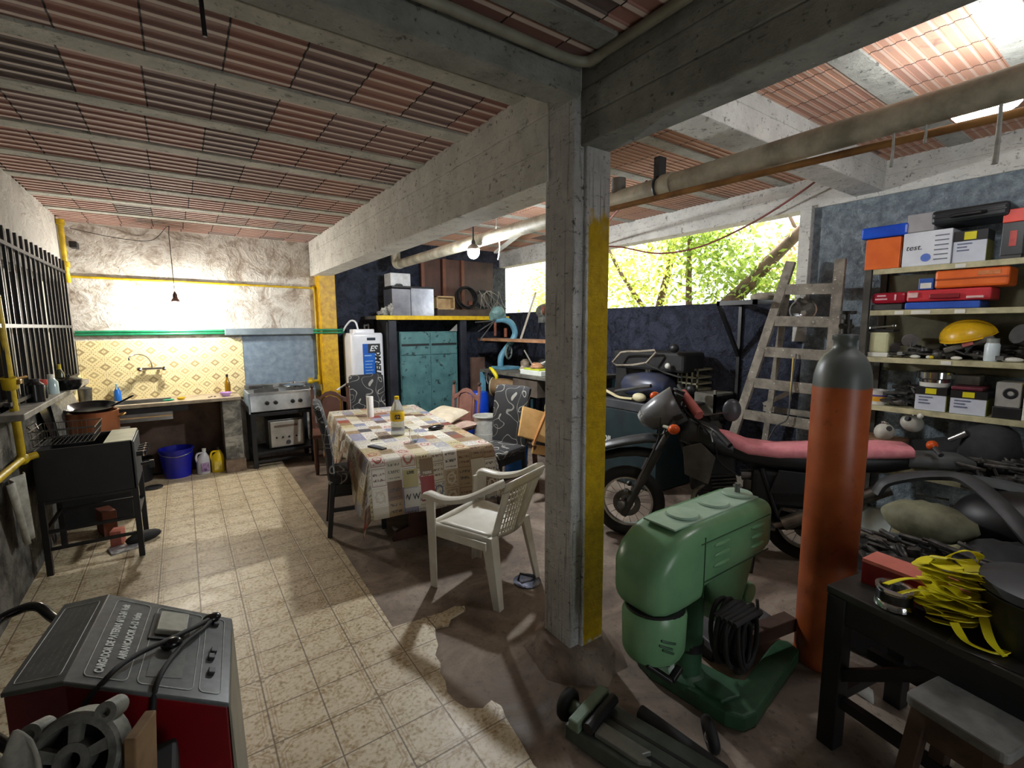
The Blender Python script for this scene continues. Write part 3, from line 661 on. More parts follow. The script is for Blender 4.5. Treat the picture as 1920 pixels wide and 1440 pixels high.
t = thing('fryer_basket', 'wire frying basket resting on the black fryer', 'basket', (-0.72, 4.46, 0.87))
bk = MB()
for z, e in ((0.875, 0.0), (0.925, 0.008), (0.975, 0.015)): bk.tube([(-0.86 - e, 4.3 - e, z), (-0.56 + e, 4.3 - e, z), (-0.56 + e, 4.64 + e, z), (-0.86 - e, 4.64 + e, z)], 0.0035, 6, close=True)
for i in range(13):
    u = i / 12
    bk.bar((-0.86 + 0.3 * u, 4.3, 0.875), (-0.86 + 0.3 * u, 4.285, 0.975), 0.0022, 0.0022).bar((-0.86 + 0.3 * u, 4.64, 0.875), (-0.86 + 0.3 * u, 4.655, 0.975), 0.0022, 0.0022)
    bk.bar((-0.86 + 0.3 * u, 4.3, 0.875), (-0.86 + 0.3 * u, 4.64, 0.875), 0.0022, 0.0022)
    bk.bar((-0.86, 4.3 + 0.34 * u, 0.875), (-0.875, 4.3 + 0.34 * u, 0.975), 0.0022, 0.0022).bar((-0.56, 4.3 + 0.34 * u, 0.875), (-0.545, 4.3 + 0.34 * u, 0.975), 0.0022, 0.0022)
part('mesh', bk, STEEL_D, t, w=True)
part('handle', MB().tube([(-0.87, 4.4, 0.96), (-0.89, 4.36, 1.0), (-0.89, 4.56, 1.0), (-0.87, 4.52, 0.96)], 0.005), CHROME, t, w=True)
t = thing('fryer_cover', 'black metal lid leaning behind the fry basket', 'lid', (-0.85, 4.85, 0.6))
part('panel', MB().hexa([(-0.9, 4.95, 0.6), (-0.8, 4.8, 0.6), (-0.79, 4.815, 0.6), (-0.89, 4.965, 0.6)], [(-0.915, 4.74, 1.15), (-0.9, 5.0, 1.16), (-0.885, 5.0, 1.16), (-0.9, 4.75, 1.15)]), BLACKG, t, w=True, bevel=0.004)
solo('granite_slab', MB().hexa([(-0.88, 5.0, 0.55), (-0.7, 5.55, 0.55), (-0.68, 5.55, 0.55), (-0.86, 5.0, 0.55)], [(-0.91, 5.02, 1.14), (-0.87, 5.62, 1.17), (-0.85, 5.62, 1.17), (-0.89, 5.02, 1.14)]), M((140, 138, 130), (96, 94, 90), 40, 0.35), 'speckled grey stone slab leaning under the window sill', 'slab', w=True, bevel=0.003)
solo('appliance_cabinet', MB().bx(-0.9, -0.45, 5.1, 5.5, 0.013, 0.76), BLACKR, 'dark box standing behind the fryer under the pot', 'cabinet', (-0.7, 5.3, 0.0), w=True, bevel=0.01)
t = thing('copper_pot', 'tall copper coloured pot standing behind the fryer', 'pot', (-0.68, 5.28, 0.76))
part('body', MB().lathe([(0, 0), (0.17, 0), (0.178, 0.02), (0.18, 0.19), (0.184, 0.196), (0.172, 0.196), (0.168, 0.01), (0, 0.01)], n=32), M((190, 122, 84), (160, 94, 62), 3, 0.32, 0.45), t, smooth=40)
part('handle', MB().tube(spline([(0.175, -0.05, 0.14), (0.215, -0.04, 0.15), (0.215, 0.04, 0.15), (0.175, 0.05, 0.14)]), 0.007), BRASS, t, smooth=40)
t = thing('frying_pan', 'black frying pan laid across the copper pot', 'frying pan', (-0.68, 5.26, 0.97))
part('pan', MB().lathe([(0, 0), (0.13, 0), (0.175, 0.045), (0.168, 0.045), (0.126, 0.006), (0, 0.006)], (0, 0, -0.01), rot(8, 0, 0), n=30), BLACKG, t, smooth=40)
part('handle', MB().bar((0.14, -0.06, 0.02), (0.3, -0.12, 0.11), 0.024, 0.014), BLACKM, t, bevel=0.004)
# things under the fryer
solo('brick_block', MB().bx(0, 0.09, 0, 0.18, 0, 0.2), RUST, 'red brick standing on end under the fryer', 'brick', (-0.62, 4.75, 0.013), rz=20, bevel=0.004)
solo('brick_offcut', MB().bx(0, 0.07, 0, 0.1, 0, 0.12), M((196, 116, 100), (160, 88, 74), 8, 0.8), 'pale red brick offcut under the fryer rail', 'brick', (-0.56, 4.5, 0.013), rz=-10, bevel=0.004)
solo('foil_tray', MB().bx(-0.1, 0.1, -0.07, 0.07, 0, 0.012), M((196, 196, 196), (110, 110, 110), 40, 0.4, 0.5), 'flat silvery tray on the tiles under the fryer', 'tray', (-0.46, 4.42, 0.013), rz=15, bevel=0.003)
solo('black_shoe', MB().ball((0, 0, 0.035), (0.05, 0.12, 0.045), 14, 8), BLACKR, 'dark shoe lying at the foot of the fryer', 'shoe', (-0.36, 4.5, 0.013), rz=-65, smooth=50)

# ================================================================ hanging kitchen lamp
t = thing('pendant_lamp', 'bare pendant lamp hanging on a thin cord before the kitchen wall', 'lamp', (-0.03, 6.27, 1.9))
part('cord', MB().tube(spline([(-0.85, 6.6, 2.66), (-0.5, 6.6, 2.6), (-0.2, 6.6, 2.6), (-0.04, 6.3, 2.715), (-0.035, 6.27, 2.6), (-0.03, 6.27, 2.04)]), 0.0035, 6), BLACKM, t, w=True, smooth=60)
part('socket', MB().lathe([(0.006, 0.14), (0.014, 0.12), (0.022, 0.1), (0.022, 0.06)], (-0.03, 6.27, 1.9), n=16), WOODB, t, w=True, smooth=40)
part('shade', MB().lathe([(0.018, 0.075), (0.03, 0.06), (0.04, 0.04), (0.042, 0.03), (0.037, 0.03), (0.026, 0.058)], (-0.03, 6.27, 1.9), n=20), M((120, 84, 68), (96, 66, 54), 6, 0.5), t, w=True, smooth=40)
part('bulb', MB().ball((-0.03, 6.27, 1.88), 0.04), EMIT((255, 249, 238), KITCHEN_W), t, w=True, smooth=60)
# ================================================================ dining table and cloth
TZ = 0.735
TL, TW = 2.15, 0.93
TM = Matrix.Translation((0.985, 3.13, 0)) @ Matrix.Rotation(math.radians(-7), 4, 'Z')
t = thing('dining_table', 'dark wooden trestle table under the printed cloth', 'table', (0.985, 3.13, 0), -7)
part('tabletop', MB().bx(0.0, TW, 0.0, TL, TZ - 0.04, TZ), WOODB, t, bevel=0.006)
for y in (0.32, TL - 0.32):
    part('leg', MB().prism([(0.2, 0), (0.73, 0), (0.7, 0.07), (0.6, 0.1), (0.58, 0.3), (0.66, 0.62), (0.66, 0.66), (0.27, 0.66), (0.27, 0.62), (0.35, 0.3), (0.33, 0.1), (0.23, 0.07)], 0.05, Matrix.Translation((0, y, 0.0)) @ rot(90)), WOODB, t, bevel=0.006)
part('stretcher', MB().bx(0.43, 0.5, 0.3, TL - 0.3, 0.16, 0.24), WOODB, t, bevel=0.005)

def mat_cloth():
    n = NT('printed_cloth'); u, v, _ = n.xyz(n.uv)
    U = n.m('DIVIDE', u, 0.105); col = n.m('FLOOR', U); fu = n.m('FRACT', U)
    V_ = n.m('ADD', n.m('DIVIDE', v, 0.135), n.m('MULTIPLY', n.white(n.comb(col, 2.0, 0.0)), 1.0))
    row = n.m('FLOOR', V_); fv = n.m('FRACT', V_)
    w = n.white(n.comb(col, row, 0.0)); w2 = n.white(n.comb(col, row, 7.7))
    bgc = n.ramp(w, [(0.0, (192, 186, 166)), (0.18, (220, 216, 204)), (0.36, (188, 176, 134)), (0.5, (210, 205, 194)), (0.62, (152, 130, 98)), (0.74, (140, 144, 166)), (0.84, (116, 88, 66)), (0.93, (206, 200, 186)), (0.965, (150, 62, 52)), (0.985, (70, 66, 68))], 'CONSTANT')
    fg = n.ramp(w2, [(0.0, (66, 62, 60)), (0.3, (96, 62, 46)), (0.5, (70, 76, 98)), (0.7, (150, 60, 48)), (0.85, (196, 188, 170))], 'CONSTANT')
    cu = n.m('ABSOLUTE', n.m('SUBTRACT', fu, 0.5)); cv = n.m('ABSOLUTE', n.m('SUBTRACT', fv, 0.5))
    border = n.m('SUBTRACT', 1.0, n.step(n.m('ABSOLUTE', n.m('SUBTRACT', n.m('MAXIMUM', cu, cv), 0.44)), 0.008, 0.02))
    inside = n.m('SUBTRACT', 1.0, n.step(n.m('MAXIMUM', cu, cv), 0.36, 0.4))
    # printed lines of lettering
    band = n.m('MULTIPLY', n.step(n.m('SINE', n.m('MULTIPLY', fv, n.m('ADD', 14.0, n.m('MULTIPLY', w2, 22.0)))), 0.1, 0.35), inside)
    glyph = n.step(n.noise(1.0, n.comb(n.m('MULTIPLY', u, 160), n.m('MULTIPLY', v, 60), w), detail=3), 0.46, 0.52)
    ring = n.m('SQRT', n.m('ADD', n.m('MULTIPLY', cu, cu), n.m('MULTIPLY', cv, cv)))
    badge = n.m('SUBTRACT', 1.0, n.step(n.m('ABSOLUTE', n.m('SUBTRACT', ring, 0.27)), 0.03, 0.06))
    isb = n.step(w2, 0.55, 0.56)
    blob = n.m('MULTIPLY', n.step(n.noise(55, n.comb(u, v, w), detail=3), 0.52, 0.56), inside)
    pic = n.m('ADD', n.m('MULTIPLY', isb, n.m('MAXIMUM', badge, n.m('MULTIPLY', blob, 0.8))), n.m('MULTIPLY', n.m('SUBTRACT', 1.0, isb), n.m('MULTIPLY', band, glyph)), clamp=True)
    pic = n.m('MAXIMUM', pic, n.m('MULTIPLY', border, n.step(w2, 0.25, 0.26)))
    c = n.mix(n.m('MULTIPLY', pic, 0.95), bgc, fg)
    # one red poster and one olive poster on the hanging front
    for (u0, u1, v0, v1, k) in CLOTH_POSTERS:
        inr = n.m('MULTIPLY', n.m('MULTIPLY', n.m('GREATER_THAN', u, u0), n.m('LESS_THAN', u, u1)), n.m('MULTIPLY', n.m('GREATER_THAN', v, v0), n.m('LESS_THAN', v, v1)))
        c = n.mix(inr, c, lin(k))
    n.set(Base_Color=c, Roughness=0.42); n.b.inputs['Specular IOR Level'].default_value = 0.5
    n.bump(n.noise(9, detail=3), 0.25, 0.02)
    return n.mat
CLOTH_POSTERS = [(0.34, 0.44, -0.33, -0.155, (140, 34, 30)), (0.22, 0.325, -0.22, -0.09, (176, 166, 112)), (0.22, 0.325, -0.36, -0.225, (198, 198, 190)), (0.34, 0.44, -0.15, -0.03, (128, 104, 74))]
D = 0.40
def cloth_point(u, v):
    du = -u if u < 0 else (u - TW if u > TW else 0); dv = -v if v < 0 else (v - TL if v > TL else 0)
    if u < 0 and dv == 0: du *= 1 - 0.5 * min(1, max(0, (0.34 - abs(v - 0.75)) / 0.12))
    if u > TW and dv == 0: du *= 1 - 0.55 * min(1, max(0, (0.5 - abs(v - 1.75)) / 0.12))
    su = -1 if u < 0 else 1; sv = -1 if v < 0 else 1
    bx = min(max(u, 0), TW); by = min(max(v, 0), TL); z0 = TZ + 0.004
    e = 0.008
    if du == 0 and dv == 0:
        return (u, v, z0 + 0.0015 * math.sin(9 * u) * math.sin(7 * v))
    if du and dv:
        r = math.hypot(du, dv); ph = math.atan2(dv, du); o = e + 0.16 * r + 0.10 * r * math.sin(2 * ph) * math.cos(6 * ph)
        return (bx + su * o * math.cos(ph), by + sv * o * math.sin(ph), z0 - r * (0.98 - 0.06 * math.sin(2 * ph)))
    if dv:
        o = e + 0.16 * dv + 0.012 * min(1, dv / .2) * math.sin(u * 17 + 1) * (min(u, TW - u) / .3 if min(u, TW - u) < .3 else 1)
        return (u, by + sv * o, z0 - dv * 0.985)
    o = e + 0.16 * du + 0.014 * min(1, du / .2) * math.sin(v * 13) * (min(v, TL - v) / .3 if min(v, TL - v) < .3 else 1)
    return (bx + su * o, v, z0 - du * 0.985)
us = sorted(set([-D + D * i / 9 for i in range(10)] + [0, 0.004] + [TW * i / 10 for i in range(11)] + [TW - .004] + [TW + D * i / 9 for i in range(10)]))
vs = sorted(set([-D + D * i / 9 for i in range(10)] + [0, 0.004] + [TL * i / 22 for i in range(23)] + [TL - .004] + [TL + D * i / 9 for i in range(10)]))
me = bpy.data.meshes.new('tablecloth')
nv = len(vs)
me.from_pydata([cloth_point(u, v) for u in us for v in vs], [], [(i * nv + j, (i + 1) * nv + j, (i + 1) * nv + j + 1, i * nv + j + 1) for i in range(len(us) - 1) for j in range(nv - 1)])
uvl = me.uv_layers.new(name='uv'); flat = [(u, v) for u in us for v in vs]
for l in me.loops: uvl.data[l.index].uv = flat[l.vertex_index]
for p in me.polygons: p.use_smooth = True
me.materials.append(mat_cloth())
cl = bpy.data.objects.new('tablecloth', me); COL.objects.link(cl); place(cl, (0.985, 3.13, 0), -7)
md = cl.modifiers.new('solid', 'SOLIDIFY'); md.thickness = 0.003; md.offset = 1
tag(cl, 'oilcloth printed with drinks posters draped over the dining table', 'tablecloth')
ink = M((226, 220, 206), (206, 200, 186), 20, 0.5); inkd = M((52, 48, 46), (36, 34, 32), 20, 0.5); inkr = M((150, 40, 34), (120, 30, 26), 20, 0.5)
def cloth_text(name, s, size, u, v, mat, flip=False, sx=1.0):
    o = Vector(cloth_point(u, v)); a = Vector(cloth_point(u + 0.02, v)) - Vector(cloth_point(u - 0.02, v)); b = Vector(cloth_point(u, v + 0.02)) - Vector(cloth_point(u, v - 0.02))
    if flip: a = -a; b = -b
    m = frame((0, 0, 0), a, b); zn = m.to_3x3() @ Vector((0, 0, 1)); m.translation = o + zn * (0.008 if zn.y < 0 or zn.z > .5 else -0.008)
    part(name, text_mb(s, size, m, 0.0004, sx=sx, bold=0.001), mat, cl)
cloth_text('poster_lettering', 'BEER', 0.04, 0.39, -0.30, ink, flip=True, sx=0.95)
cloth_text('poster_lettering', 'LIVE', 0.028, 0.273, -0.115, inkd)
cloth_text('poster_lettering', 'BEERS', 0.024, 0.39, -0.13, ink)
cloth_text('poster_glasses', 'W W', 0.06, 0.273, -0.29, inkd, sx=0.8)

# ---------------------------------------------------------------- on the table
def on_table(u, v): p = TM @ Vector((u, v, TZ + 0.006)); return tuple(p)
t = thing('soda_bottle', 'clear soda bottle with yellow cap and yellow label on the table', 'bottle', on_table(0.37, 0.68))
k = 1.18
part('body', MB().lathe([(0.0, 0), (0.044 * k, 0), (0.048 * k, 0.02), (0.047 * k, 0.1), (0.044 * k, 0.13), (0.048 * k, 0.16), (0.048 * k, 0.2), (0.03 * k, 0.265), (0.016 * k, 0.3), (0.0145 * k, 0.31)], n=24), M((214, 218, 216), (196, 202, 202), 3, 0.08, Transmission_Weight=0.75, IOR=1.15), t, smooth=40)
part('label', MB().lathe([(0.0478 * k, 0.125), (0.0485 * k, 0.128), (0.0505 * k, 0.16), (0.0503 * k, 0.2), (0.049 * k, 0.203)], n=24), M((240, 200, 20), (228, 184, 10), 5, 0.4), t, smooth=40)
part('emblem', MB().add(*(lambda q: (q.v, q.f))(text_mb('S2', 0.05, frame((-0.02, -0.0585, 0.163), (1, -0.3, 0), (0, 0, 1)), 0.0015, bold=0.002))), inkd, t)
part('cap', MB().lathe([(0.019, 0.305), (0.02, 0.31), (0.019, 0.332), (0, 0.333)], n=18), M((240, 206, 20), (226, 190, 10), 5, 0.4), t, smooth=35)
solo('paper_roll', MB().lathe([(0.0, 0), (0.034, 0), (0.034, 0.21), (0.016, 0.21), (0.016, 0.02), (0, 0.02)], n=24), M((236, 234, 228), (222, 220, 214), 30, 0.9), 'slim white kitchen paper roll standing on the table', 'paper roll', on_table(0.33, 1.62), smooth=40)
t = thing('drinking_glass', 'empty clear tumbler near the soda bottle', 'glass', on_table(0.42, 0.37))
part('body', MB().lathe([(0, 0), (0.03, 0), (0.037, 0.11), (0.0345, 0.11), (0.028, 0.01), (0, 0.01)], n=24), GLASS((250, 252, 252), 0.02, 1.3), t, smooth=40)
t = thing('remote_control', 'dark slim remote control lying near the table corner', 'remote', on_table(0.12, 0.32), 20)
part('body', MB().bx(-0.024, 0.024, -0.085, 0.085, 0, 0.014), GREYD, t, bevel=0.004)
part('screen', MB().bx(-0.02, 0.02, -0.02, 0.075, 0.0135, 0.0155), M((110, 112, 118), (90, 92, 98), 5, 0.2), t)
solo('glasses_case', MB().ball((0, 0, 0.022), (0.085, 0.038, 0.022), 20, 10), BLACKG, 'glossy black spectacles case on the table beyond the glass', 'case', on_table(0.72, 0.72), rz=12, smooth=60)
solo('small_clip', MB().tube(spline([(-0.03, 0, 0.006), (0, 0.015, 0.006), (0.03, 0.0, 0.006), (0.02, -0.015, 0.006)]), 0.004, 6), BLACKM, 'small bent dark clip beside the remote control', 'clip', on_table(0.15, 0.58), rz=30)

# ================================================================ upholstered chairs
def mat_swirl():
    n = NT('black_swirl_fabric')
    a = n.noise(5.2, detail=0.0, dist=0.6); b = n.noise(5.1, n.comb(n.m('ADD', n.xyz()[0], 3.1), n.xyz()[1], n.xyz()[2]), detail=0.0, dist=0.5)
    la = n.m('SUBTRACT', 1.0, n.step(n.m('ABSOLUTE', n.m('SUBTRACT', n.m('FRACT', n.m('MULTIPLY', a, 4)), 0.5)), 0.025, 0.045))
    lb = n.m('SUBTRACT', 1.0, n.step(n.m('ABSOLUTE', n.m('SUBTRACT', n.m('FRACT', n.m('MULTIPLY', b, 3.5)), 0.5)), 0.02, 0.04))
    c = n.mix(n.m('MAXIMUM', la, n.m('MULTIPLY', lb, 0.7)), lin((44, 44, 46)), lin((158, 156, 148)))
    n.set(Base_Color=c, Roughness=0.8); n.bump(n.noise(300), 0.15, 0.002); return n.mat
SWIRL = mat_swirl()
def padded(pts, w, th):
    """a padded back: profile points (y, z) of the middle surface, rounded corners across the width"""
    rings = []; n = len(pts)
    for i, (y, z) in enumerate(pts):
        tt = i / (n - 1); s = 1.0 if 0.05 < tt < 0.9 else (0.9 if tt <= .05 else 0.88)
        hw = w / 2 * s; h = th / 2 * (1.0 if tt < 0.93 else 0.6)
        rings.append([(-hw, y - h * .55, z), (-hw * .86, y - h, z), (hw * .86, y - h, z), (hw, y - h * .55, z), (hw, y + h * .55, z), (hw * .86, y + h, z), (-hw * .86, y + h, z), (-hw, y + h * .55, z)])
    return MB().loft(rings)
def swirl_chair(label, loc, rz):
    """faces local +y"""
    t = thing('dining_chair', label, 'chair', loc, rz, group=None)
    part('seat', MB().bx(-0.21, 0.21, -0.2, 0.22, 0.42, 0.49), SWIRL, t, bevel=0.025)
    part('backrest', padded([(-0.19, 0.42), (-0.2, 0.5), (-0.205, 0.65), (-0.225, 0.82), (-0.255, 0.96), (-0.275, 1.035), (-0.285, 1.055)], 0.42, 0.06), SWIRL, t, smooth=50)
    for sx in (-1, 1):
        part('leg', MB().bar((sx * 0.175, 0.18, 0), (sx * 0.18, 0.18, 0.42), 0.038, 0.038), BLACKM, t, bevel=0.004)
        part('leg', MB().bar((sx * 0.175, -0.235, 0), (sx * 0.18, -0.19, 0.44), 0.036, 0.036), BLACKM, t, bevel=0.004)
    part('apron', MB().bx(-0.19, 0.19, 0.165, 0.2, 0.35, 0.42).bx(-0.19, -0.165, -0.19, 0.18, 0.35, 0.42).bx(0.165, 0.19, -0.19, 0.18, 0.35, 0.42), BLACKM, t, bevel=0.003)
    part('stretcher', MB().bx(-0.19, -0.165, -0.2, 0.18, 0.2, 0.23).bx(0.165, 0.19, -0.2, 0.18, 0.2, 0.23).bx(-0.18, 0.18, -0.02, 0.01, 0.2, 0.23), BLACKM, t, bevel=0.003)
    return t
c0 = swirl_chair('black swirl-patterned chair pushed against the long side of the table facing the workshop', (1.1, 3.84, 0.013), -102)
dup(c0, (2.44, 3.78, 0.0), 108, 'black swirl-patterned chair turned its back to the workbench and blue water bottle')
dup(c0, (1.84, 5.62, 0.0), 176, 'black swirl-patterned chair at the far table end before the water heater')
# ---------------------------------------------------------------- carved brown chairs
def brown_chair(label, loc, rz, mat, knobm):
    t = thing('wooden_chair', label, 'chair', loc, rz)
    part('seat', MB().bx(-0.22, 0.22, -0.2, 0.22, 0.42, 0.46), mat, t, bevel=0.01)
    for sx in (-1, 1):
        p = part('post', MB().tube([(sx * 0.2, -0.2, 0), (sx * 0.2, -0.2, 0.46), (sx * 0.2, -0.25, 0.92)], 0.021, 8), mat, t, smooth=40)
        part('finial', MB().lathe([(0.012, 0), (0.012, 0.012), (0.024, 0.03), (0.02, 0.048), (0, 0.055)], (sx * 0.2, -0.25, 0.92), n=12), knobm, p, smooth=40)
        part('leg', MB().lathe([(0.018, 0), (0.026, 0.1), (0.02, 0.2), (0.028, 0.3), (0.024, 0.42)], (sx * 0.19, 0.19, 0), n=12), mat, t, smooth=40)
    m = Matrix.Translation((0, -0.19, 0.44)) @ rot(90 + 6)
    arch = [(-0.185, 0.30), (-0.185, 0.36), (-0.12, 0.39), (-0.06, 0.44), (0, 0.455), (0.06, 0.44), (0.12, 0.39), (0.185, 0.36), (0.185, 0.30), (0.12, 0.33), (0.09, 0.38), (0.0, 0.405), (-0.09, 0.38), (-0.12, 0.33)]
    part('crest_rail', MB().prism(arch, 0.03, m), mat, t, bevel=0.004)
    part('back_panel', MB().prism([(-0.1, 0.05), (0.1, 0.05), (0.1, 0.33), (0.08, 0.37), (0.0, 0.4), (-0.08, 0.37), (-0.1, 0.33)], 0.018, Matrix.Translation((0, -0.195, 0.44)) @ rot(96)), mat, t, bevel=0.006)
    for sx in (-1, 1): part('slat', MB().prism([(sx * 0.125 - .012, 0.05), (sx * 0.125 + .012, 0.05), (sx * 0.125 + .012, 0.36), (sx * 0.125 - .012, 0.36)], 0.025, m), mat, t)
    part('lower_rail', MB().prism([(-0.19, 0.03), (0.19, 0.03), (0.19, 0.08), (-0.19, 0.08)], 0.025, m), mat, t)
    part('stretcher', MB().bx(-0.2, -0.18, -0.2, 0.19, 0.16, 0.19).bx(0.18, 0.2, -0.2, 0.19, 0.16, 0.19).bx(-0.19, 0.19, -0.01, 0.015, 0.16, 0.19), mat, t)
    return t
brown_chair('dark brown carved chair at the table end beside the stove', (1.36, 5.62, 0.0), 168, M((100, 66, 52), (72, 44, 36), 5, 0.45), M((60, 40, 34), (44, 30, 26), 5, 0.4))
brown_chair('pinkish brown carved chair with cushion in front of the teal cabinet', (2.62, 5.0, 0.0), 112, M((150, 104, 92), (116, 76, 66), 5, 0.45), M((70, 48, 42), (50, 34, 30), 5, 0.4))
def pillow(name, label, mat, loc, rz, sx, sy, h, rx=0, ry=0):
    mb = MB(); N = 12
    def f(s):
        def g(u, v):
            x, y = u * 2 - 1, v * 2 - 1; k = max(0.0, (1 - x ** 4) * (1 - y ** 4)) ** 0.5
            return (sx * x * (1 - 0.08 * (1 - y * y)), sy * y * (1 - 0.08 * (1 - x * x)), s * h * k + h)
        return g
    mb.grid(f(1), N, N); mb.grid(f(-1), N, N)
    return solo(name, mb, mat, label, 'cushion', loc, r=Matrix.Rotation(math.radians(rz), 4, 'Z') @ rot(rx, ry), smooth=80)
pillow('cushion', 'cream cushion on top on the brown chair seat', M((222, 210, 186), (200, 186, 160), 10, 0.85), (2.4, 4.82, 0.585), 30, 0.25, 0.2, 0.055, 6, -8)
pillow('cushion', 'dusty pink cushion underneath the cream one', M((206, 178, 162), (180, 150, 136), 10, 0.85), (2.5, 4.8, 0.47), 20, 0.22, 0.22, 0.045)

# ================================================================ white plastic armchair (faces local +y)
PW = M((214, 212, 200), (196, 192, 178), 6, 0.35)
t = thing('plastic_armchair', 'white plastic garden armchair at the near end of the table', 'chair', (1.5, 2.5, 0.0), 22)
sm = MB().grid(lambda u, v: ((u - .5) * (0.40 + 0.05 * v), -0.19 + 0.42 * v, 0.405 + 0.02 * (2 * u - 1) ** 2 + 0.015 * v - 0.03 * max(0, v - .85) / .15), 10, 10)
part('seat', sm, PW, t, smooth=60, solid=0.014)
part('seat_rim', MB().tube(spline([(-0.2, -0.19, 0.4), (-0.215, 0.0, 0.405), (-0.225, 0.21, 0.41), (-0.15, 0.235, 0.405), (0.15, 0.235, 0.405), (0.225, 0.21, 0.41), (0.215, 0.0, 0.405), (0.2, -0.19, 0.4)], 4), 0.018, 8, flat=1.5), PW, t, smooth=60)
def backpt(u, v):
    x = (u - .5) * (0.36 + 0.06 * v); z = 0.40 + 0.4 * v
    return (x, -0.195 - 0.13 * v - 0.05 * (1 - (2 * u - 1) ** 2), z - 0.03 * (2 * u - 1) ** 2 * v)
bm_ = MB()
for i in range(15):
    u = 0.1 + 0.8 * i / 14; pts = [backpt(u, v / 6 * 0.86) for v in range(7)]
    bm_.tube(pts, 0.0055, 6)
for j in range(9):
    v = 0.05 + 0.8 * j / 8; bm_.tube([backpt(0.08 + 0.84 * i / 8, v) for i in range(9)], 0.005, 6)
part('back_lattice', bm_, PW, t, smooth=60)
part('backrest', MB().grid(lambda u, v: (lambda p: (p[0] * 1.06, p[1] - 0.004, p[2]))(backpt(u, 0.84 + 0.16 * v)), 10, 3).grid(lambda u, v: backpt(0.44 + .12 * u, v * .86), 2, 6).grid(lambda u, v: backpt(0.0 + .1 * u, v * .9), 2, 6).grid(lambda u, v: backpt(0.9 + .1 * u, v * .9), 2, 6).grid(lambda u, v: backpt(u, v * .08), 8, 1), PW, t, smooth=60, solid=0.011)
for s in (-1, 1):
    def arm(s=s):
        mb = MB(); path = spline([(s * 0.2, -0.31, 0.775), (s * 0.245, -0.25, 0.745), (s * 0.275, -0.1, 0.665), (s * 0.28, 0.06, 0.625), (s * 0.272, 0.2, 0.632), (s * 0.262, 0.235, 0.605)], 5)
        rings = []
        for i, p in enumerate(path):
            d = (path[min(i + 1, len(path) - 1)] - path[max(i - 1, 0)]).normalized(); nrm = Vector((-d.y * 0, 0, 1)); nrm = (nrm - d * d.z).normalized(); sd = d.cross(nrm)
            w = 0.032 if i > 4 else 0.026
            rings.append([p + sd * w - nrm * 0.018, p + sd * w + nrm * 0.006, p + sd * w * .6 + nrm * 0.016, p - sd * w * .6 + nrm * 0.016, p - sd * w + nrm * 0.006, p - sd * w - nrm * 0.018])
        return mb.loft(rings)
    part('armrest', arm(), PW, t, smooth=45)
    def leg(p0, p1, w0, w1):
        a = Vector(p0); b = Vector(p1); rings = []
        for k in range(6):
            q = a.lerp(b, k / 5); w = w0 + (w1 - w0) * k / 5; sx = -1 if q.x > 0 else 1; sy = -1 if q.y > 0 else 1
            rings.append([q + Vector((sx * dx * w, sy * dy * w, 0)) for dx, dy in ((0, 0), (1, 0), (1, .18), (.3, .3), (.18, 1), (0, 1))])
        return MB().loft(rings)
    part('leg', leg((s * 0.235, 0.245, 0.0), (s * 0.272, 0.235, 0.61), 0.05, 0.07), PW, t, smooth=30)
    part('leg', leg((s * 0.235, -0.29, 0.0), (s * 0.215, -0.22, 0.42), 0.045, 0.075), PW, t, smooth=30)
part('side_skirt', MB().bx(-0.25, 0.25, 0.225, 0.237, 0.34, 0.405).bx(-0.242, -0.23, -0.2, 0.22, 0.35, 0.4).bx(0.23, 0.242, -0.2, 0.22, 0.35, 0.4), PW, t, bevel=0.004)
t = thing('floor_drain', 'round metal floor cover with a bent rod beside the column', 'floor cover', (1.72, 2.32, 0))
part('plate', MB().lathe([(0, 0), (0.085, 0), (0.09, 0.008), (0.06, 0.014), (0, 0.014)]), M((120, 124, 140), (84, 88, 104), 9, 0.25, 0.7), t, smooth=40)
part('rod', MB().tube([(-0.05, 0.03, 0.012), (-0.04, 0.02, 0.06), (0.05, -0.02, 0.025)], 0.008, 8), BLACKM, t, smooth=40)
# ================================================================ water heater
t = thing('water_heater', 'tall white water heater with blue label beside the yellow pillar', 'water heater', (1.98, 6.32, 0.28))
HW = M((232, 234, 238), (214, 216, 222), 3, 0.3)
def rrect(a, b, r, n=5):
    o = []
    for cx, cy, s in ((a - r, b - r, 0), (-a + r, b - r, 90), (-a + r, -b + r, 180), (a - r, -b + r, 270)):
        for k in range(n + 1):
            q = math.radians(s + 90 * k / n); o.append((cx + r * math.cos(q), cy + r * math.sin(q)))
    return o
def rbox(cx, cy, a, b, r, zs):
    """rounded box lofted through (z, scale) steps"""
    return MB().loft([[(cx + x * s, cy + y * s, z) for x, y in rrect(a, b, r)] for z, s in zs])
part('body', rbox(1.98, 6.34, 0.215, 0.2, 0.05, [(0.28, .9), (0.3, .98), (0.33, 1), (1.53, 1), (1.555, .985), (1.57, .93)]), HW, t, w=True, smooth=40)
part('top_cap', rbox(1.96, 6.3, 0.14, 0.1, 0.03, [(1.57, 1), (1.61, 1), (1.62, .95)]), HW, t, w=True, smooth=40)
part('stand', MB().bx(1.8, 1.84, 6.2, 6.5, 0, 0.29).bx(2.12, 2.16, 6.2, 6.5, 0, 0.29).bx(1.8, 2.16, 6.3, 6.4, 0.2, 0.29), BLACKM, t, w=True)
fy = 6.138
part('label', MB().bx(1.91, 2.07, fy - .002, fy + .004, 0.72, 1.43), M((30, 110, 206), (20, 84, 176), 2.5, 0.35), t, w=True)
part('label_edge', MB().bx(2.07, 2.14, fy - .003, fy + .004, 0.72, 1.43), M((238, 240, 242), (224, 226, 230), 2, 0.35), t, w=True)
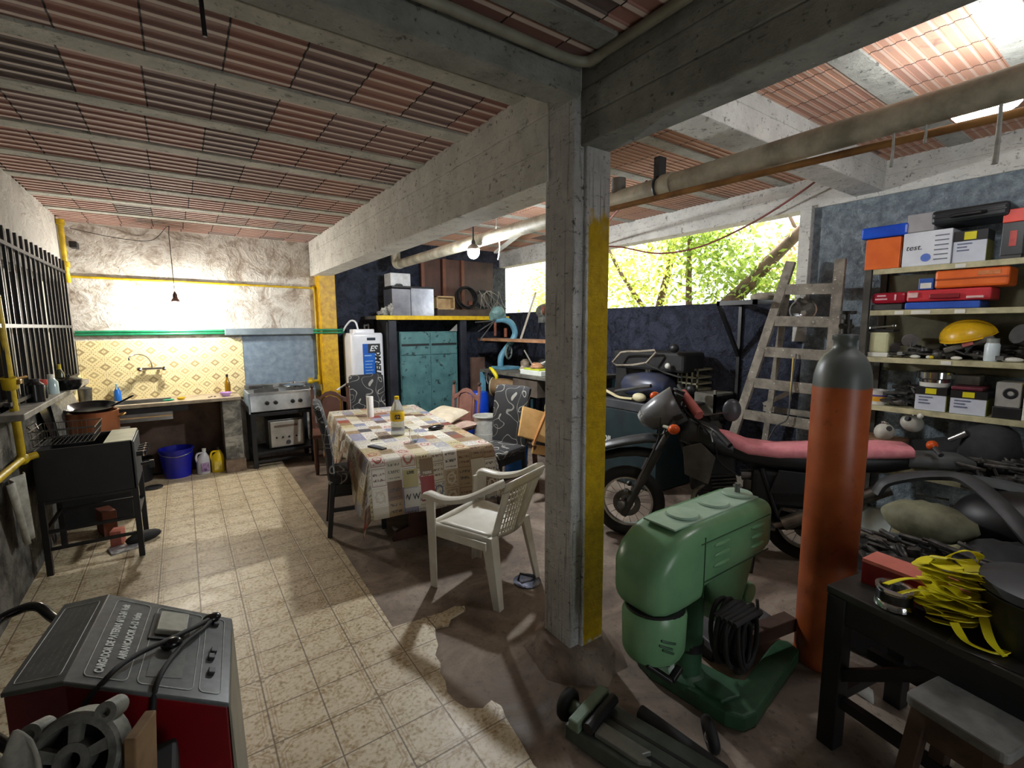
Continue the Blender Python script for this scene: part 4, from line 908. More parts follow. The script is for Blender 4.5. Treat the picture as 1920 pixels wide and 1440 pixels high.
part('emblem_plate', MB().bx(1.98, 2.14, fy - .005, fy + .002, 1.31, 1.43), BLACKM, t, w=True)
part('emblem', text_mb('ES', 0.1, frame((2.045, fy - .007, 1.365), (1, 0, 0), (0, 0, 1)), shear=0.3, bold=0.002), HW, t, w=True)
part('name_lettering', text_mb('ECOTERMO', 0.1, frame((2.108, fy - .009, 1.07), (0, 0, 1), (-1, 0, 0)), shear=0.25, sx=1.05, bold=0.004), BLACKM, t, w=True)
lb = MB()
for i in range(11): lb.bx(1.935, 1.935 + (0.09 if i % 3 else 0.105), fy - .004, fy, 1.2 - i * .04, 1.208 - i * .04)
part('label_lines', lb.bx(1.93, 2.02, fy - .004, fy, 1.27, 1.285), M((170, 200, 236), (140, 176, 220), 20, 0.4), t, w=True)
part('badge', MB().bx(1.97, 2.08, fy - .004, fy + .002, 1.475, 1.51), M((52, 60, 74), (40, 46, 58), 9, 0.3), t, w=True)
part('red_tag', MB().bx(1.82, 1.875, fy - .003, fy + .002, 0.93, 0.99), M((222, 110, 90), (206, 86, 70), 40, 0.4), t, w=True)
part('hose', MB().tube(spline([(1.76, 6.45, 1.6), (1.79, 6.4, 1.67), (1.84, 6.36, 1.73), (1.89, 6.32, 1.71), (1.91, 6.3, 1.61)]), 0.012), HW, t, w=True, smooth=60)
part('fitting', MB().cyl((2.0, 6.3, 1.62), (2.0, 6.3, 1.66), 0.014).cyl((2.05, 6.3, 1.62), (2.05, 6.3, 1.69), 0.014).box((2.02, 6.3, 1.67), (0.07, 0.02, 0.02)), CHROME, t, w=True)
solo('white_stick', MB().cyl((1.55, 6.1, 0.86), (1.78, 6.1, 0.99), 0.012), HW, 'thin white rod slanting before the foot of the water heater', 'rod', w=True, smooth=40)

# ================================================================ teal cabinet under the yellow shelf
def mat_teal():
    n = NT('scuffed_teal'); f = n.noise(5); g = n.noise(13, detail=3); z = n.xyz()
    c = n.ramp(f, [(0.3, (62, 104, 108)), (0.65, (92, 136, 136))])
    c = n.mix(n.m('MULTIPLY', n.step(g, 0.6, 0.66), 0.85), c, lin((30, 44, 50)))
    n.set(Base_Color=c, Roughness=0.45); return n.mat
t = thing('steel_cabinet', 'scuffed teal steel cabinet under the yellow shelf', 'cabinet', (2.85, 6.3, 0))
TE = mat_teal()
part('carcass', MB().bx(2.4, 3.27, 6.1, 6.6, 0.05, 1.58), TE, t, w=True, bevel=0.004)
part('door', MB().bx(2.41, 2.835, 6.085, 6.1, 0.3, 1.24), TE, t, w=True, bevel=0.005)
part('door', MB().bx(2.845, 3.26, 6.085, 6.1, 0.3, 1.24), TE, t, w=True, bevel=0.005)
part('drawer', MB().bx(2.41, 2.835, 6.085, 6.1, 1.26, 1.56), TE, t, w=True, bevel=0.005)
part('drawer', MB().bx(2.845, 3.26, 6.085, 6.1, 1.26, 1.56), TE, t, w=True, bevel=0.005)
for x0, x1 in ((2.42, 2.82), (2.86, 3.25)): part('handle_slot', MB().bx(x0, x1, 6.08, 6.087, 1.385, 1.415), M((22, 30, 34), (14, 20, 22), 5, 0.6), t, w=True)
t = thing('yellow_shelf', 'long yellow-edged shelf on black posts over the teal cabinet', 'shelf', (3.1, 6.3, 0))
part('shelf_board', MB().bx(2.06, 4.12, 6.02, 6.62, 1.75, 1.79), M((72, 70, 66), (46, 44, 42), 8, 0.7), t, w=True)
part('front_edge', MB().bx(2.06, 4.12, 5.99, 6.02, 1.738, 1.795), M((232, 196, 20), (200, 160, 14), 10, 0.4), t, w=True, bevel=0.006)
PB = M((50, 52, 62), (30, 31, 38), 6, 0.35)
for x in (2.24, 3.3): part('post', MB().bx(x, x + 0.1, 6.04, 6.1, 0, 1.75), PB, t, w=True, bevel=0.004)
part('side_board', MB().bx(2.225, 2.24, 6.1, 6.6, 0, 1.75), BLACKM, t, w=True)
solo('board_offcut', MB().prism([(0, 0), (0.12, 0), (0.12, 0.1)], 0.02, Matrix.Translation((3.14, 6.09, 1.58)) @ rot(90)), M((150, 150, 146), (120, 120, 116), 6, 0.7), 'pale triangular offcut on top of the teal cabinet', 'offcut')
SH = 1.79
t = thing('steel_box', 'bright steel box with open black rim on the yellow shelf', 'box', (2.72, 6.2, SH))
part('body', MB().bx(2.57, 2.9, 6.06, 6.4, SH, 2.17).bx(2.31, 2.57, 6.08, 6.4, SH, 2.15), M((196, 198, 204), (150, 152, 160), 3, 0.22, 0.85, bump=0.2, bs=5), t, w=True, bevel=0.004)
part('rim', MB().bx(2.3, 2.91, 6.05, 6.41, 2.16, 2.185), BLACKM, t, w=True, bevel=0.003)
t = thing('silver_container', 'pale box standing on top of the steel box', 'box', (2.45, 6.25, 2.185))
part('body', MB().bx(2.32, 2.6, 6.14, 6.38, 2.19, 2.36), M((206, 206, 206), (176, 176, 178), 14, 0.5, 0.2), t, w=True, bevel=0.006)
part('torn_flap', MB().ball((2.43, 6.13, 2.2), (0.06, 0.012, 0.02), jit=0.2), GREYD, t, w=True)
mb = MB(); g = random.Random(4)
for i in range(6): mb.ball((2.16 + 0.03 * i + g.uniform(-.02, .02), 6.12 + g.uniform(-.03, .05), SH + 0.03 + 0.012 * i), (0.045, 0.03, 0.035 + .008 * i), 8, 6, jit=0.3, seed=i)
solo('crumpled_foil', mb, M((206, 204, 196), (120, 120, 116), 30, 0.35, 0.5), 'crumpled silvery sheet bundle at the shelf end', 'foil', w=True, loc=(2.24, 6.13, SH), smooth=30)
t = thing('wooden_tray', 'small light wooden drawer standing on the yellow shelf', 'drawer', (3.2, 6.2, SH))
part('tray', MB().bx(3.0, 3.29, 6.28, 6.3, SH + .1, SH + .29).bx(3.0, 3.29, 6.18, 6.28, SH + .1, SH + .12).bx(3.0, 3.29, 6.18, 6.28, SH + .27, SH + .29).bx(3.0, 3.02, 6.18, 6.28, SH + .1, SH + .29).bx(3.27, 3.29, 6.18, 6.28, SH + .1, SH + .29), WOODP, t, w=True, bevel=0.003)
part('support', MB().bx(3.0, 3.95, 6.16, 6.5, SH, SH + .1), M((90, 76, 66), (60, 50, 44), 6, 0.8), t, w=True)
for i, (x, rl, nm) in enumerate(((3.55, .17, 'black coil of cable with plug on the yellow shelf'), (3.85, .15, 'loose grey cable coil beside the black one on the shelf'))):
    t = thing('cable_coil', nm, 'cable', (x, 6.25, SH + .1))
    mb = MB(); g = random.Random(i + 3)
    for k in range(6):
        rt = rot(g.uniform(68, 84), 0, g.uniform(-18, 18)); mb.torus((x + g.uniform(-.02, .02), 6.24 + .02 * k, SH + .115 + rl), rl * g.uniform(.82, 1), 0.011, rt, 24, 6)
    part('loops', mb, BLACKR if i == 0 else GREYD, t, w=True, smooth=60)
    part('plug', MB().box((x - .02, 6.16, SH + .2), (0.06, 0.05, 0.06)), RUST if i == 0 else GREYD, t, w=True, bevel=0.006)
mb = MB(); g = random.Random(9)
for k in range(5):
    x = 3.7 + .07 * k; mb.tube(spline([(x, 6.14, SH + .12), (x + g.uniform(-.1, .1), 6.1, SH + .3), (x + g.uniform(-.15, .15), 6.12, SH + .38), (x + .12, 6.14, SH + .2), (x + .2, 6.12, SH + .1)]), 0.006, 6)
solo('tangled_wire', mb, M((150, 146, 138), (110, 106, 100), 9, 0.6), 'tangle of pale wire drooping before the cable coils', 'wire', w=True, loc=(3.8, 6.12, SH + .1), smooth=60)
for i, (x0, x1, c) in enumerate(((2.95, 3.28, (86, 52, 40)), (3.3, 3.62, (96, 62, 50)), (3.62, 4.22, (84, 60, 54)))):
    t = thing('door_panel', ('reddish wooden panel nearest the elbow pipe behind the shelf', 'brown wooden panel upright behind the small drawer', 'wide dark wooden panel beside the garden opening')[i], 'panel', (x0, 6.6, SH))
    part('board', MB().bx(x0, x1, 6.6, 6.64, SH, 2.66), M(c, tuple(int(v * .7) for v in c), 4, 0.5), t, w=True, bevel=0.003)
    part('batten', MB().bx(x0, x0 + .05, 6.56, 6.6, SH, 2.66), M((126, 76, 52), (96, 56, 38), 5, 0.5), t, w=True, bevel=0.003)
# ================================================================ drain pipe across the room
PVC = M((190, 184, 164), (132, 126, 110), 7, 0.5, bump=0.1)
t = thing('drain_pipe', 'thick dusty drain pipe crossing under the ceiling', 'pipe', (2.37, 3.0, 2.45))
part('run', MB().cyl((2.37, -2.0, 2.452), (2.37, 5.95, 2.45), 0.056, 24), PVC, t, w=True, smooth=40)
part('elbow', MB().tube(spline([(2.37, 5.9, 2.45), (2.37, 6.02, 2.46), (2.37, 6.06, 2.52)]) + [V(2.37, 6.06, 2.85)], 0.06, 18), PVC, t, w=True, smooth=50)
for y in (1.78, 2.3): part('coupling', MB().cyl((2.37, y, 2.452), (2.37, y + 0.07, 2.452), 0.064, 24), PVC, t, w=True, smooth=40)
part('hanger', MB().bx(2.34, 2.4, 1.86, 1.9, 2.5, 2.62).torus((2.37, 1.88, 2.452), 0.06, 0.008, rot(90)), BLACKM, t, w=True)
part('branch_stub', MB().cyl((2.37, 2.2, 2.46), (2.37, 2.2, 2.58), 0.045, 20), M((110, 104, 96), (80, 76, 70), 8, 0.6), t, w=True, smooth=40)
solo('conduit_pipe', MB().cyl((2.78, -1.5, 2.415), (2.18, 2.2, 2.35), 0.016, 12), M((164, 118, 66), (120, 82, 44), 8, 0.5), 'thin brown conduit below the thick drain pipe', 'conduit', w=True, smooth=40)
solo('white_batten', MB().bar((3.5, 5.4, 2.62), (3.02, 3.9, 2.7), 0.05, 0.03), WHITEP, 'white timber batten under the ceiling by the column', 'batten', w=True, bevel=0.003)
solo('roof_conduit', MB().tube([(1.66, 1.75, 2.845), (1.67, 0.6, 2.84), (1.66, -1.5, 2.84)], 0.011, 8), BLACKM, 'black cable run along the ceiling beside the near beam', 'cable', w=True, smooth=40)
solo('ceiling_tube', MB().tube(spline([(-0.6, 1.52, 2.7), (0.9, 1.52, 2.7), (1.36, 1.52, 2.7), (1.43, 1.44, 2.705), (1.435, 1.3, 2.71), (1.435, -1.0, 2.72)], 6), 0.02, 10), M((150, 148, 130), (116, 114, 100), 6, 0.5), 'pale electrical tube turning the corner under the dark ceiling', 'conduit', w=True, smooth=50)
t = thing('bare_bulb_lamp', 'bare bright bulb hanging from the ceiling by the drain pipe', 'lamp', (2.27, 3.88, 2.2))
part('holder', MB().cyl((2.27, 3.88, 2.44), (2.27, 3.88, 2.86), 0.008, 8).lathe([(0.012, 0.2), (0.02, 0.18), (0.022, 0.12)], (2.27, 3.88, 2.24), n=14), BLACKM, t, w=True, smooth=40)
part('reflector', MB().lathe([(0.024, 0.14), (0.05, 0.12), (0.062, 0.09), (0.058, 0.09), (0.045, 0.115)], (2.27, 3.88, 2.26), n=18), STEEL, t, w=True, smooth=40)
part('bulb', MB().ball((2.27, 3.88, 2.33), (0.055, 0.055, 0.062)), EMIT((248, 252, 255), ROOM_W), t, w=True, smooth=60)
part('cable', MB().tube(spline([(2.27, 3.88, 2.84), (2.2, 3.4, 2.83), (2.3, 2.6, 2.83), (1.9, 2.0, 2.84)]), 0.006, 6), BLACKM, t, w=True)
solo('pull_cord', MB().tube(spline([(2.62, 4.0, 2.82), (2.6, 4.0, 2.6), (2.64, 4.0, 2.45), (2.62, 4.0, 2.3)]), 0.006, 6), WHITEP, 'dangling pale cord beside the bare bulb', 'cord', w=True)
solo('red_cable', MB().tube(spline([(2.4, 2.0, 2.52), (3.0, 2.9, 2.5), (4.25, 4.2, 2.62), (4.3, 3.9, 2.55), (4.3, 3.4, 2.42), (4.3, 2.9, 2.42), (4.3, 2.4, 2.55), (4.2, 1.95, 2.7), (4.0, 1.6, 2.8)], 7), 0.0085, 8), M((130, 54, 46), (96, 40, 34), 6, 0.5), 'drooping red cable across the garden opening', 'cable', w=True, smooth=60)
# tube lamp behind the drain pipe
t = thing('bulkhead_lamp', 'white glaring lamp partly hidden behind the drain pipe', 'lamp', (2.78, 0.58, 2.52))
part('bulb', MB().ball((2.78, 0.58, 2.53), (0.05, 0.11, 0.05), rt=rot(0, 0, 0)), EMIT((250, 252, 255), TUBE_W), t, w=True, smooth=60)
part('holder', MB().cyl((2.78, 0.45, 2.55), (2.78, 0.42, 2.86), 0.012), BLACKM, t, w=True)
part('cable', MB().tube(spline([(2.78, 0.42, 2.84), (2.7, 0.4, 2.7), (2.6, 0.42, 2.62), (2.62, 0.3, 2.8), (2.6, 0.1, 2.84)]), 0.008, 6), GREYD, t, w=True)
for i, (p, l, r) in enumerate((((2.37, .755, 2.4), 0.13, .006), ((2.37, .655, 2.4), 0.07, .005), ((2.37, .455, 2.4), 0.2, .009))):
    solo('web_strand', MB().tube(spline([p, (p[0] + .006, p[1], p[2] - l * .5), (p[0], p[1], p[2] - l)]), [r * (.6 + .5 * k / 16) for k in range(17)], 6), M((206, 206, 200), (160, 160, 154), 20, 0.9), ('dusty web strand hanging below the drain pipe', 'short dusty strand near the middle of the drain pipe', 'thick dusty strand hanging beside the glaring lamp')[i], 'strand', w=True)

# ================================================================ workbench corner along the opening wall
LB = M((104, 158, 178), (76, 124, 146), 6, 0.45)
t = thing('workbench', 'workbench with light blue steel legs under the garden opening', 'workbench', (3.8, 4.8, 0))
part('bench_top', MB().bx(3.36, 4.3, 3.92, 5.62, 1.02, 1.06), M((110, 108, 98), (70, 68, 62), 9, 0.7), t, w=True, bevel=0.004)
for x, y in ((3.36, 5.56), (3.36, 3.92), (4.24, 5.56), (4.24, 3.92)): part('leg', MB().bx(x, x + .06, y, y + .06, 0, 1.02), LB, t, w=True, bevel=0.004)
part('drawer', MB().bx(3.38, 3.9, 4.35, 4.85, 0.8, 1.0), M((96, 84, 74), (66, 58, 50), 7, 0.7), t, w=True, bevel=0.004)
part('drawer_pull', MB().bx(3.355, 3.38, 4.55, 4.65, 0.89, 0.91), STEEL, t, w=True)
part('lower_shelf', MB().bx(3.38, 4.28, 4.86, 5.6, 0.7, 0.73), M((60, 54, 50), (40, 36, 34), 9, 0.8), t, w=True)
part('brace', MB().bar((3.38, 5.5, 1.0), (3.38, 4.3, 0.5), 0.03, 0.05), GREYD, t, w=True)
t = thing('plank_shelf', 'raw wooden plank shelf above the workbench', 'shelf', (3.75, 5.2, 1.44))
part('plank', MB().bx(3.56, 3.86, 4.15, 6.0, 1.44, 1.475), M((172, 128, 92), (132, 92, 62), 6, 0.7), t, w=True, bevel=0.003)
for y in (4.3, 5.85): part('bracket', MB().bx(3.6, 4.4, y, y + .03, 1.41, 1.44), BLACKM, t, w=True)
t = thing('drill_press', 'light blue old drill press on the workbench', 'drill press', (3.62, 5.4, 1.06))
part('base', MB().bx(3.48, 3.78, 5.26, 5.52, 1.06, 1.1), LB, t, w=True, bevel=0.008)
part('arm', MB().tube(spline([(3.56, 5.4, 1.1), (3.58, 5.4, 1.25), (3.72, 5.38, 1.42), (3.78, 5.36, 1.55), (3.72, 5.36, 1.68), (3.6, 5.38, 1.735), (3.48, 5.4, 1.73)]), 0.042, 12), LB, t, w=True, smooth=50)
part('motor', MB().ball((3.52, 5.4, 1.83), (0.1, 0.09, 0.09)).cyl((3.42, 5.4, 1.78), (3.62, 5.4, 1.78), 0.06), M((104, 136, 134), (70, 96, 96), 14, 0.5), t, w=True, smooth=40)
w_ = part('flywheel', MB().torus((3.63, 5.3, 1.3), 0.09, 0.014, rot(90, 0, 30)), M((120, 136, 128), (84, 96, 92), 9, 0.5), t, w=True, smooth=50)
part('spoke', MB().box((3.63, 5.3, 1.3), (0.17, 0.01, 0.02), rot(0, 30, 30)).box((3.63, 5.3, 1.3), (0.17, 0.01, 0.02), rot(0, -50, 30)), GREYD, w_, w=True)
part('spindle', MB().cyl((3.48, 5.4, 1.7), (3.48, 5.4, 1.52), 0.018).cyl((3.62, 5.36, 1.62), (3.62, 5.36, 1.5), 0.022), RUST, t, w=True)
for i, a in enumerate(((-.26, -.02), (-.24, -.14), (-.3, .1))): part('lever', MB().cyl((3.46, 5.38, 1.72), (3.46 + a[0], 5.38, 1.6 + a[1]), 0.008, 8), GREYD, t, w=True)
solo('paint_stick', MB().bar((3.76, 5.2, 1.475), (3.98, 5.15, 2.1), 0.024, 0.02), M((206, 200, 186), (180, 172, 156), 7, 0.6), 'pale stick leaning by the blue drill press against the opening', 'stick', w=True)
t = thing('bench_grinder', 'grey electric motor on a rod above the workbench by the column', 'motor', (4.1, 5.0, 1.475))
part('body', MB().ball((4.1, 5.1, 1.84), (0.13, 0.13, 0.11), 16, 10).box((4.08, 5.08, 1.74), (0.14, 0.12, 0.1)), M((120, 124, 118), (66, 66, 62), 12, 0.5), t, w=True, smooth=40)
part('face_plate', MB().disc((4.0, 5.0, 1.86), 0.06, 0.03, rt=rot(90, 0, 40)), RUST, t, w=True)
part('stem', MB().cyl((4.1, 5.1, 1.72), (4.04, 4.95, 1.06), 0.014), GREYD, t, w=True)
solo('metal_plate', MB().box((3.7, 4.28, 1.52), (0.02, 0.28, 0.13), rot(0, 20, 0)), M((156, 160, 160), (120, 124, 124), 7, 0.5), 'small grey sheet metal piece leaning on the plank shelf', 'plate', w=True)
t = thing('yellow_clamp', 'yellow handled clamp hooked over the workbench edge', 'clamp', (3.34, 5.2, 0.9))
part('grip', MB().tube(spline([(3.32, 5.3, 1.1), (3.3, 5.2, 1.08), (3.31, 5.12, 1.0), (3.32, 5.16, 0.93)]), [.012 + .014 * math.sin(3.14 * k / 24) for k in range(25)], 10), M((230, 214, 40), (206, 186, 20), 6, 0.45), t, w=True, smooth=50)
part('hook', MB().tube(spline([(3.33, 5.36, 1.06), (3.32, 5.38, 0.95), (3.32, 5.33, 0.88), (3.32, 5.3, 0.98)]), 0.007, 8), STEEL, t, w=True)
g = random.Random(21)
TOOLC = [M((150, 132, 112), (96, 84, 70), 20, 0.6), GREYD, M((196, 186, 166), (150, 140, 120), 12, 0.7), STEEL_D, BLACKM, RUST]
solo('white_tray', MB().bx(3.4, 3.55, 4.3, 4.72, 1.06, 1.12), M((226, 230, 224), (200, 206, 196), 6, 0.4), 'white flat box on the workbench front edge', 'box', w=True, bevel=0.006)
solo('lime_lid', MB().bx(3.41, 3.55, 4.35, 4.66, 1.121, 1.14), M((206, 216, 70), (180, 190, 50), 6, 0.4), 'lime green lid on the white flat box', 'lid', w=True, bevel=0.004)
mb = MB()
for k in range(4): mb.torus((3.48, 4.48, 1.15 + .012 * k), 0.07 - .006 * k, 0.014, rot(g.uniform(-20, 20), g.uniform(-20, 20)), 20, 6)
solo('rope_coil', mb, M((196, 150, 116), (160, 116, 84), 14, 0.8), 'small tan rope coil on the lime lid', 'rope', w=True, smooth=60)
for i, (y, z, n) in enumerate(((4.95, 0.06, 'beige rag lump'), (5.05, 0.1, 'brown bottle'), (4.2, 0.09, 'dark machine part'), (4.05, 0.12, 'grey machine part'), (4.82, .13, 'dark grey can'), (4.62, .16, 'black motor can'))):
    m_ = TOOLC[(2, 0, 4, 1, 3, 4)[i]]
    mb = MB().lathe([(0, 0), (z * .6, 0), (z * .6, z * 1.2), (z * .3, z * 1.5), (0, z * 1.5)], n=14) if i % 2 else MB().ball((0, 0, z * .6), (z, z * .8, z * .6), 12, 8, jit=.18, seed=i)
    solo('bench_clutter', mb, m_, n + ' among the clutter on the workbench', 'clutter', (3.62 + .1 * (i % 3) + (.16 if i > 3 else 0), y, 1.06), smooth=50)
for i, (a, b) in enumerate((((3.66, 4.72, 1.06), (3.6, 4.9, 1.34)), ((3.58, 4.18, 1.06), (3.66, 4.1, 1.38)), ((3.5, 4.75, 1.09), (3.72, 4.42, 1.27)))):
    solo('long_tool', MB().cyl(a, b, 0.011, 8), [STEEL, GREYD, WHITEP][i], ('thin steel bar propped on the workbench', 'dark thin rod upright at the bench end', 'pale stick lying over the rope coil')[i], 'tool', w=True)
t = thing('cable_drum', 'brown drum with a red end disc under the workbench', 'drum', (3.38, 5.1, 0.73))
ax = Vector((.55, -.83, 0)); c = Vector((3.42, 5.02, 0.86))
part('barrel', MB().cyl(c - ax * .2, c + ax * .16, 0.115, 24), M((124, 98, 66), (92, 72, 48), 9, 0.7), t, w=True, smooth=40)
part('end_disc', MB().cyl(c + ax * .16, c + ax * .175, 0.125, 24), M((206, 112, 84), (180, 88, 64), 5, 0.6), t, w=True, smooth=40)
part('rim', MB().cyl(c - ax * .215, c - ax * .2, 0.125, 24), M((190, 180, 150), (150, 140, 112), 5, 0.6), t, w=True, smooth=40)
solo('cardboard_sheet', MB().box((3.52, 5.95, 0.6), (0.22, 0.05, 1.2)), M((110, 84, 70), (84, 62, 52), 5, 0.8), 'brown cardboard sheet standing beside the teal cabinet', 'cardboard', w=True)
t = thing('blue_barrel', 'bright blue plastic barrel behind the brown carved chair', 'barrel', (3.22, 5.46, 0))
part('body', MB().lathe([(0, 0), (0.15, 0), (0.16, 0.05), (0.155, 0.3), (0.16, 0.35), (0.155, 0.4), (0.15, 0.72), (0.13, 0.77), (0, 0.77)], n=28), M((24, 80, 214), (16, 60, 180), 5, 0.35), t, smooth=40)
t = thing('paint_bucket', 'white paint bucket beside the swirl-patterned chair', 'bucket', (2.86, 4.68, 0))
part('body', MB().lathe([(0, 0.2), (0.12, 0.2), (0.13, 0.4), (0.125, 0.4), (0.13, 0.58), (0.14, 0.59), (0.14, 0.61), (0.12, 0.61), (0.115, 0.4), (0, 0.4)], n=28), M((222, 222, 214), (180, 180, 170), 9, 0.45), t, smooth=40)
part('lid_rim', MB().torus((0, 0, 0.6), 0.135, 0.012, n=30), M((190, 190, 182), (160, 160, 152), 9, 0.5), t, smooth=50)
solo('bucket_stand', MB().bx(2.74, 2.98, 4.56, 4.8, 0, 0.2), M((150, 140, 110), (120, 110, 84), 7, 0.7), 'low pale box under the paint bucket', 'box', w=True, bevel=0.005)
t = thing('water_bottle', 'big blue water cooler bottle on the floor behind the column', 'water bottle', (2.98, 4.22, 0.0))
WB = M((70, 126, 190), (46, 100, 168), 4, 0.12, Transmission_Weight=0.5, IOR=1.2)
part('body', MB().lathe([(0, 0), (0.125, 0), (0.135, 0.03), (0.13, 0.1), (0.138, 0.12), (0.13, 0.16), (0.135, 0.3), (0.128, 0.34), (0.1, 0.42), (0.04, 0.5), (0.032, 0.54), (0.032, 0.58)], n=28), WB, t, smooth=40)
part('cap', MB().lathe([(0.038, 0.57), (0.04, 0.6), (0.036, 0.63), (0, 0.63)]), M((30, 70, 206), (20, 54, 170), 5, 0.4), t, smooth=40)
t = thing('folding_table', 'small pale wooden folded table tilted against the column', 'table', (2.75, 3.5, 0))
WP2 = M((224, 182, 118), (202, 156, 92), 8, 0.55)
part('top_board', MB().box((2.76, 3.5, 0.69), (0.42, 0.03, 0.3), rot(-25, 18, -20)), WP2, t, w=True, bevel=0.006)
part('batten', MB().bar((2.64, 3.46, 0.54), (2.84, 3.44, 0.94), 0.035, 0.02), M((196, 140, 84), (170, 116, 64), 8, 0.5), t, w=True)
part('lower_board', MB().box((2.86, 3.5, 0.43), (0.34, 0.03, 0.09), rot(-10, 12, -20)), WP2, t, w=True, bevel=0.005)
part('leg', MB().bar((2.72, 3.55, 0.5), (2.8, 3.6, 0.0), 0.03, 0.04), WOODB, t, w=True)
part('leg', MB().bar((2.95, 3.45, 0.45), (3.02, 3.5, 0.0), 0.03, 0.04), WOODB, t, w=True)
t = thing('engine_part', 'dusty dark engine part with a cream hose under the workbench', 'engine part', (3.75, 4.5, 0))
part('housing', MB().ball((3.78, 4.55, 0.3), (0.24, 0.26, 0.3), 12, 8, jit=.15, seed=3).ball((3.7, 4.3, 0.5), .14, 10, 7, jit=.2, seed=5), BLACKR, t, w=True, smooth=40)
part('hose', MB().tube(spline([(3.6, 4.4, 0.55), (3.52, 4.36, 0.66), (3.52, 4.32, 0.76), (3.5, 4.26, 0.79)]), 0.018, 8), M((186, 178, 140), (150, 142, 108), 6, 0.6), t, w=True, smooth=50)

solo('hanging_rod', MB().cyl((.125, 1.87, 2.72), (.13, 1.87, 2.56), .007, 8), BLACKM, 'thin dark rod sticking down from the blocks beside the cross beam', 'rod', w=True)
# ================================================================ motorcycle
U = Vector((.574, -.819, 0)); N = Vector((.819, .574, 0)); O = Vector((2.78, 2.42, 0))
def L(s, y, z):
    k = min(1, max(0, (z - .35) / .25)) if s > 0 else 0
    return O + U * (s * (1 - .042 * s) if s > 0 else s) + N * y + Vector((0, 0, z + (1.65 - z) * .0446 * max(s, 0) * k))
BM = Matrix((U, N, Vector((0, 0, 1)))).transposed().to_4x4(); BM.translation = O
def LM(s, y, z, r=None): return BM @ Matrix.Translation((s * (1 - .042 * s) if s > 0 else s, y, z)) @ (r or Matrix())
FORK = M((96, 96, 98), (62, 62, 64), 9, 0.4, 0.5)
SHELL = M((110, 112, 114), (88, 90, 92), 5, 0.3)
DARKP = M((44, 46, 48), (30, 31, 33), 8, 0.4)
ENG = M((70, 68, 66), (34, 33, 32), 14, 0.45, 0.4)
ORG = M((226, 96, 30), (200, 76, 20), 5, 0.3)
t = thing('motorcycle', 'dark trail motorcycle with a pink topped seat before the ladder', 'motorcycle', (3.2, 2.0, 0), -55)
def wheel(s, name_r=0.235):
    w = part('wheel', MB().add(*(lambda q: (q.v, q.f))(MB().torus((0, 0, 0), 0.236, 0.046, n=40, k=12, sq=1.0)), LM(s, 0, 0.283, rot(90))), BLACKR, t, w=True, smooth=60)
    part('rim', MB().add(*(lambda q: (q.v, q.f))(MB().lathe([(0.182, -.02), (0.206, -.022), (0.2, 0), (0.206, .022), (0.182, .02), (0.177, 0), (0.182, -.02)], n=40)), LM(s, 0, 0.283, rot(90))), M((214, 212, 206), (170, 168, 162), 14, 0.35, 0.5), w, w=True, smooth=40)
    mb = MB()
    for k in range(18):
        a = 2 * math.pi * k / 18; b = a + (0.35 if k % 2 else -0.35)
        mb.cyl(L(s + .035 * math.cos(b), .03 * (1 if k % 4 < 2 else -1), .283 + .035 * math.sin(b)), L(s + .195 * math.cos(a), 0, .283 + .195 * math.sin(a)), 0.0022, 5)
    part('spokes', mb, STEEL, w, w=True)
    part('hub', MB().cyl(L(s, -.06, .283), L(s, .06, .283), 0.036, 16), FORK, w, w=True, smooth=40)
    part('brake_disc', MB().add(*(lambda q: (q.v, q.f))(MB().lathe([(0.06, -.002), (0.105, -.002), (0.105, .002), (0.06, .002), (0.06, -.002)], n=30)), LM(s, -.055, 0.283, rot(90))), STEEL_D, w, w=True, smooth=40)
wheel(0.0); wheel(1.3)
for y in (-.095, .095):
    f = part('fork_leg', MB().cyl(L(-.02, y, .2), L(.12, y, .5), 0.028, 14).cyl(L(.1, y, .46), L(.22, y, .72), 0.034, 14), M((58, 58, 56), (38, 38, 37), 8, 0.5), t, w=True, smooth=40)
    part('stanchion', MB().cyl(L(.2, y, .68), L(.36, y, 1.0), 0.021, 12), FORK, f, w=True, smooth=40)
    part('axle_clamp', MB().ball(L(-.03, y, .28), .04, 10, 8).ball(L(0, y, .39), 0.022), STEEL_D, f, w=True, smooth=40)
part('triple_clamp', MB().box((0, 0, 0), (.06, .24, .035), None), FORK, t) if False else None
part('triple_clamp', MB().add(*(lambda q: (q.v, q.f))(MB().box((0, 0, 0), (.07, .25, .035))), LM(.3, 0, .87, rot(0, -25))).add(*(lambda q: (q.v, q.f))(MB().box((0, 0, 0), (.07, .25, .035))), LM(.36, 0, .99, rot(0, -25))), BLACKM, t, w=True, bevel=0.006)
# high front mudguard: two layered blades
def blade(prof, wd, drop):
    def f(u, v):
        k = u * (len(prof) - 1); i = min(int(k), len(prof) - 2); fr = k - i
        s = prof[i][0] + (prof[i + 1][0] - prof[i][0]) * fr; z = prof[i][1] + (prof[i + 1][1] - prof[i][1]) * fr
        y = (v - .5) * 2; return L(s, y * wd * (0.55 + 0.45 * min(1, u * 2.2)), z - drop * y * y)
    return f
part('front_mudguard', MB().grid(blade([(-.42, .60), (-.3, .69), (-.15, .755), (0, .80), (.14, .825), (.28, .82)], .085, .05), 20, 8), DARKP, t, w=True, smooth=60, solid=0.008)
part('mudguard_flap', MB().grid(blade([(-.3, .585), (-.2, .655), (-.06, .70), (.06, .715), (.2, .70)], .07, .05), 16, 8), BLACKM, t, w=True, smooth=60, solid=0.01)
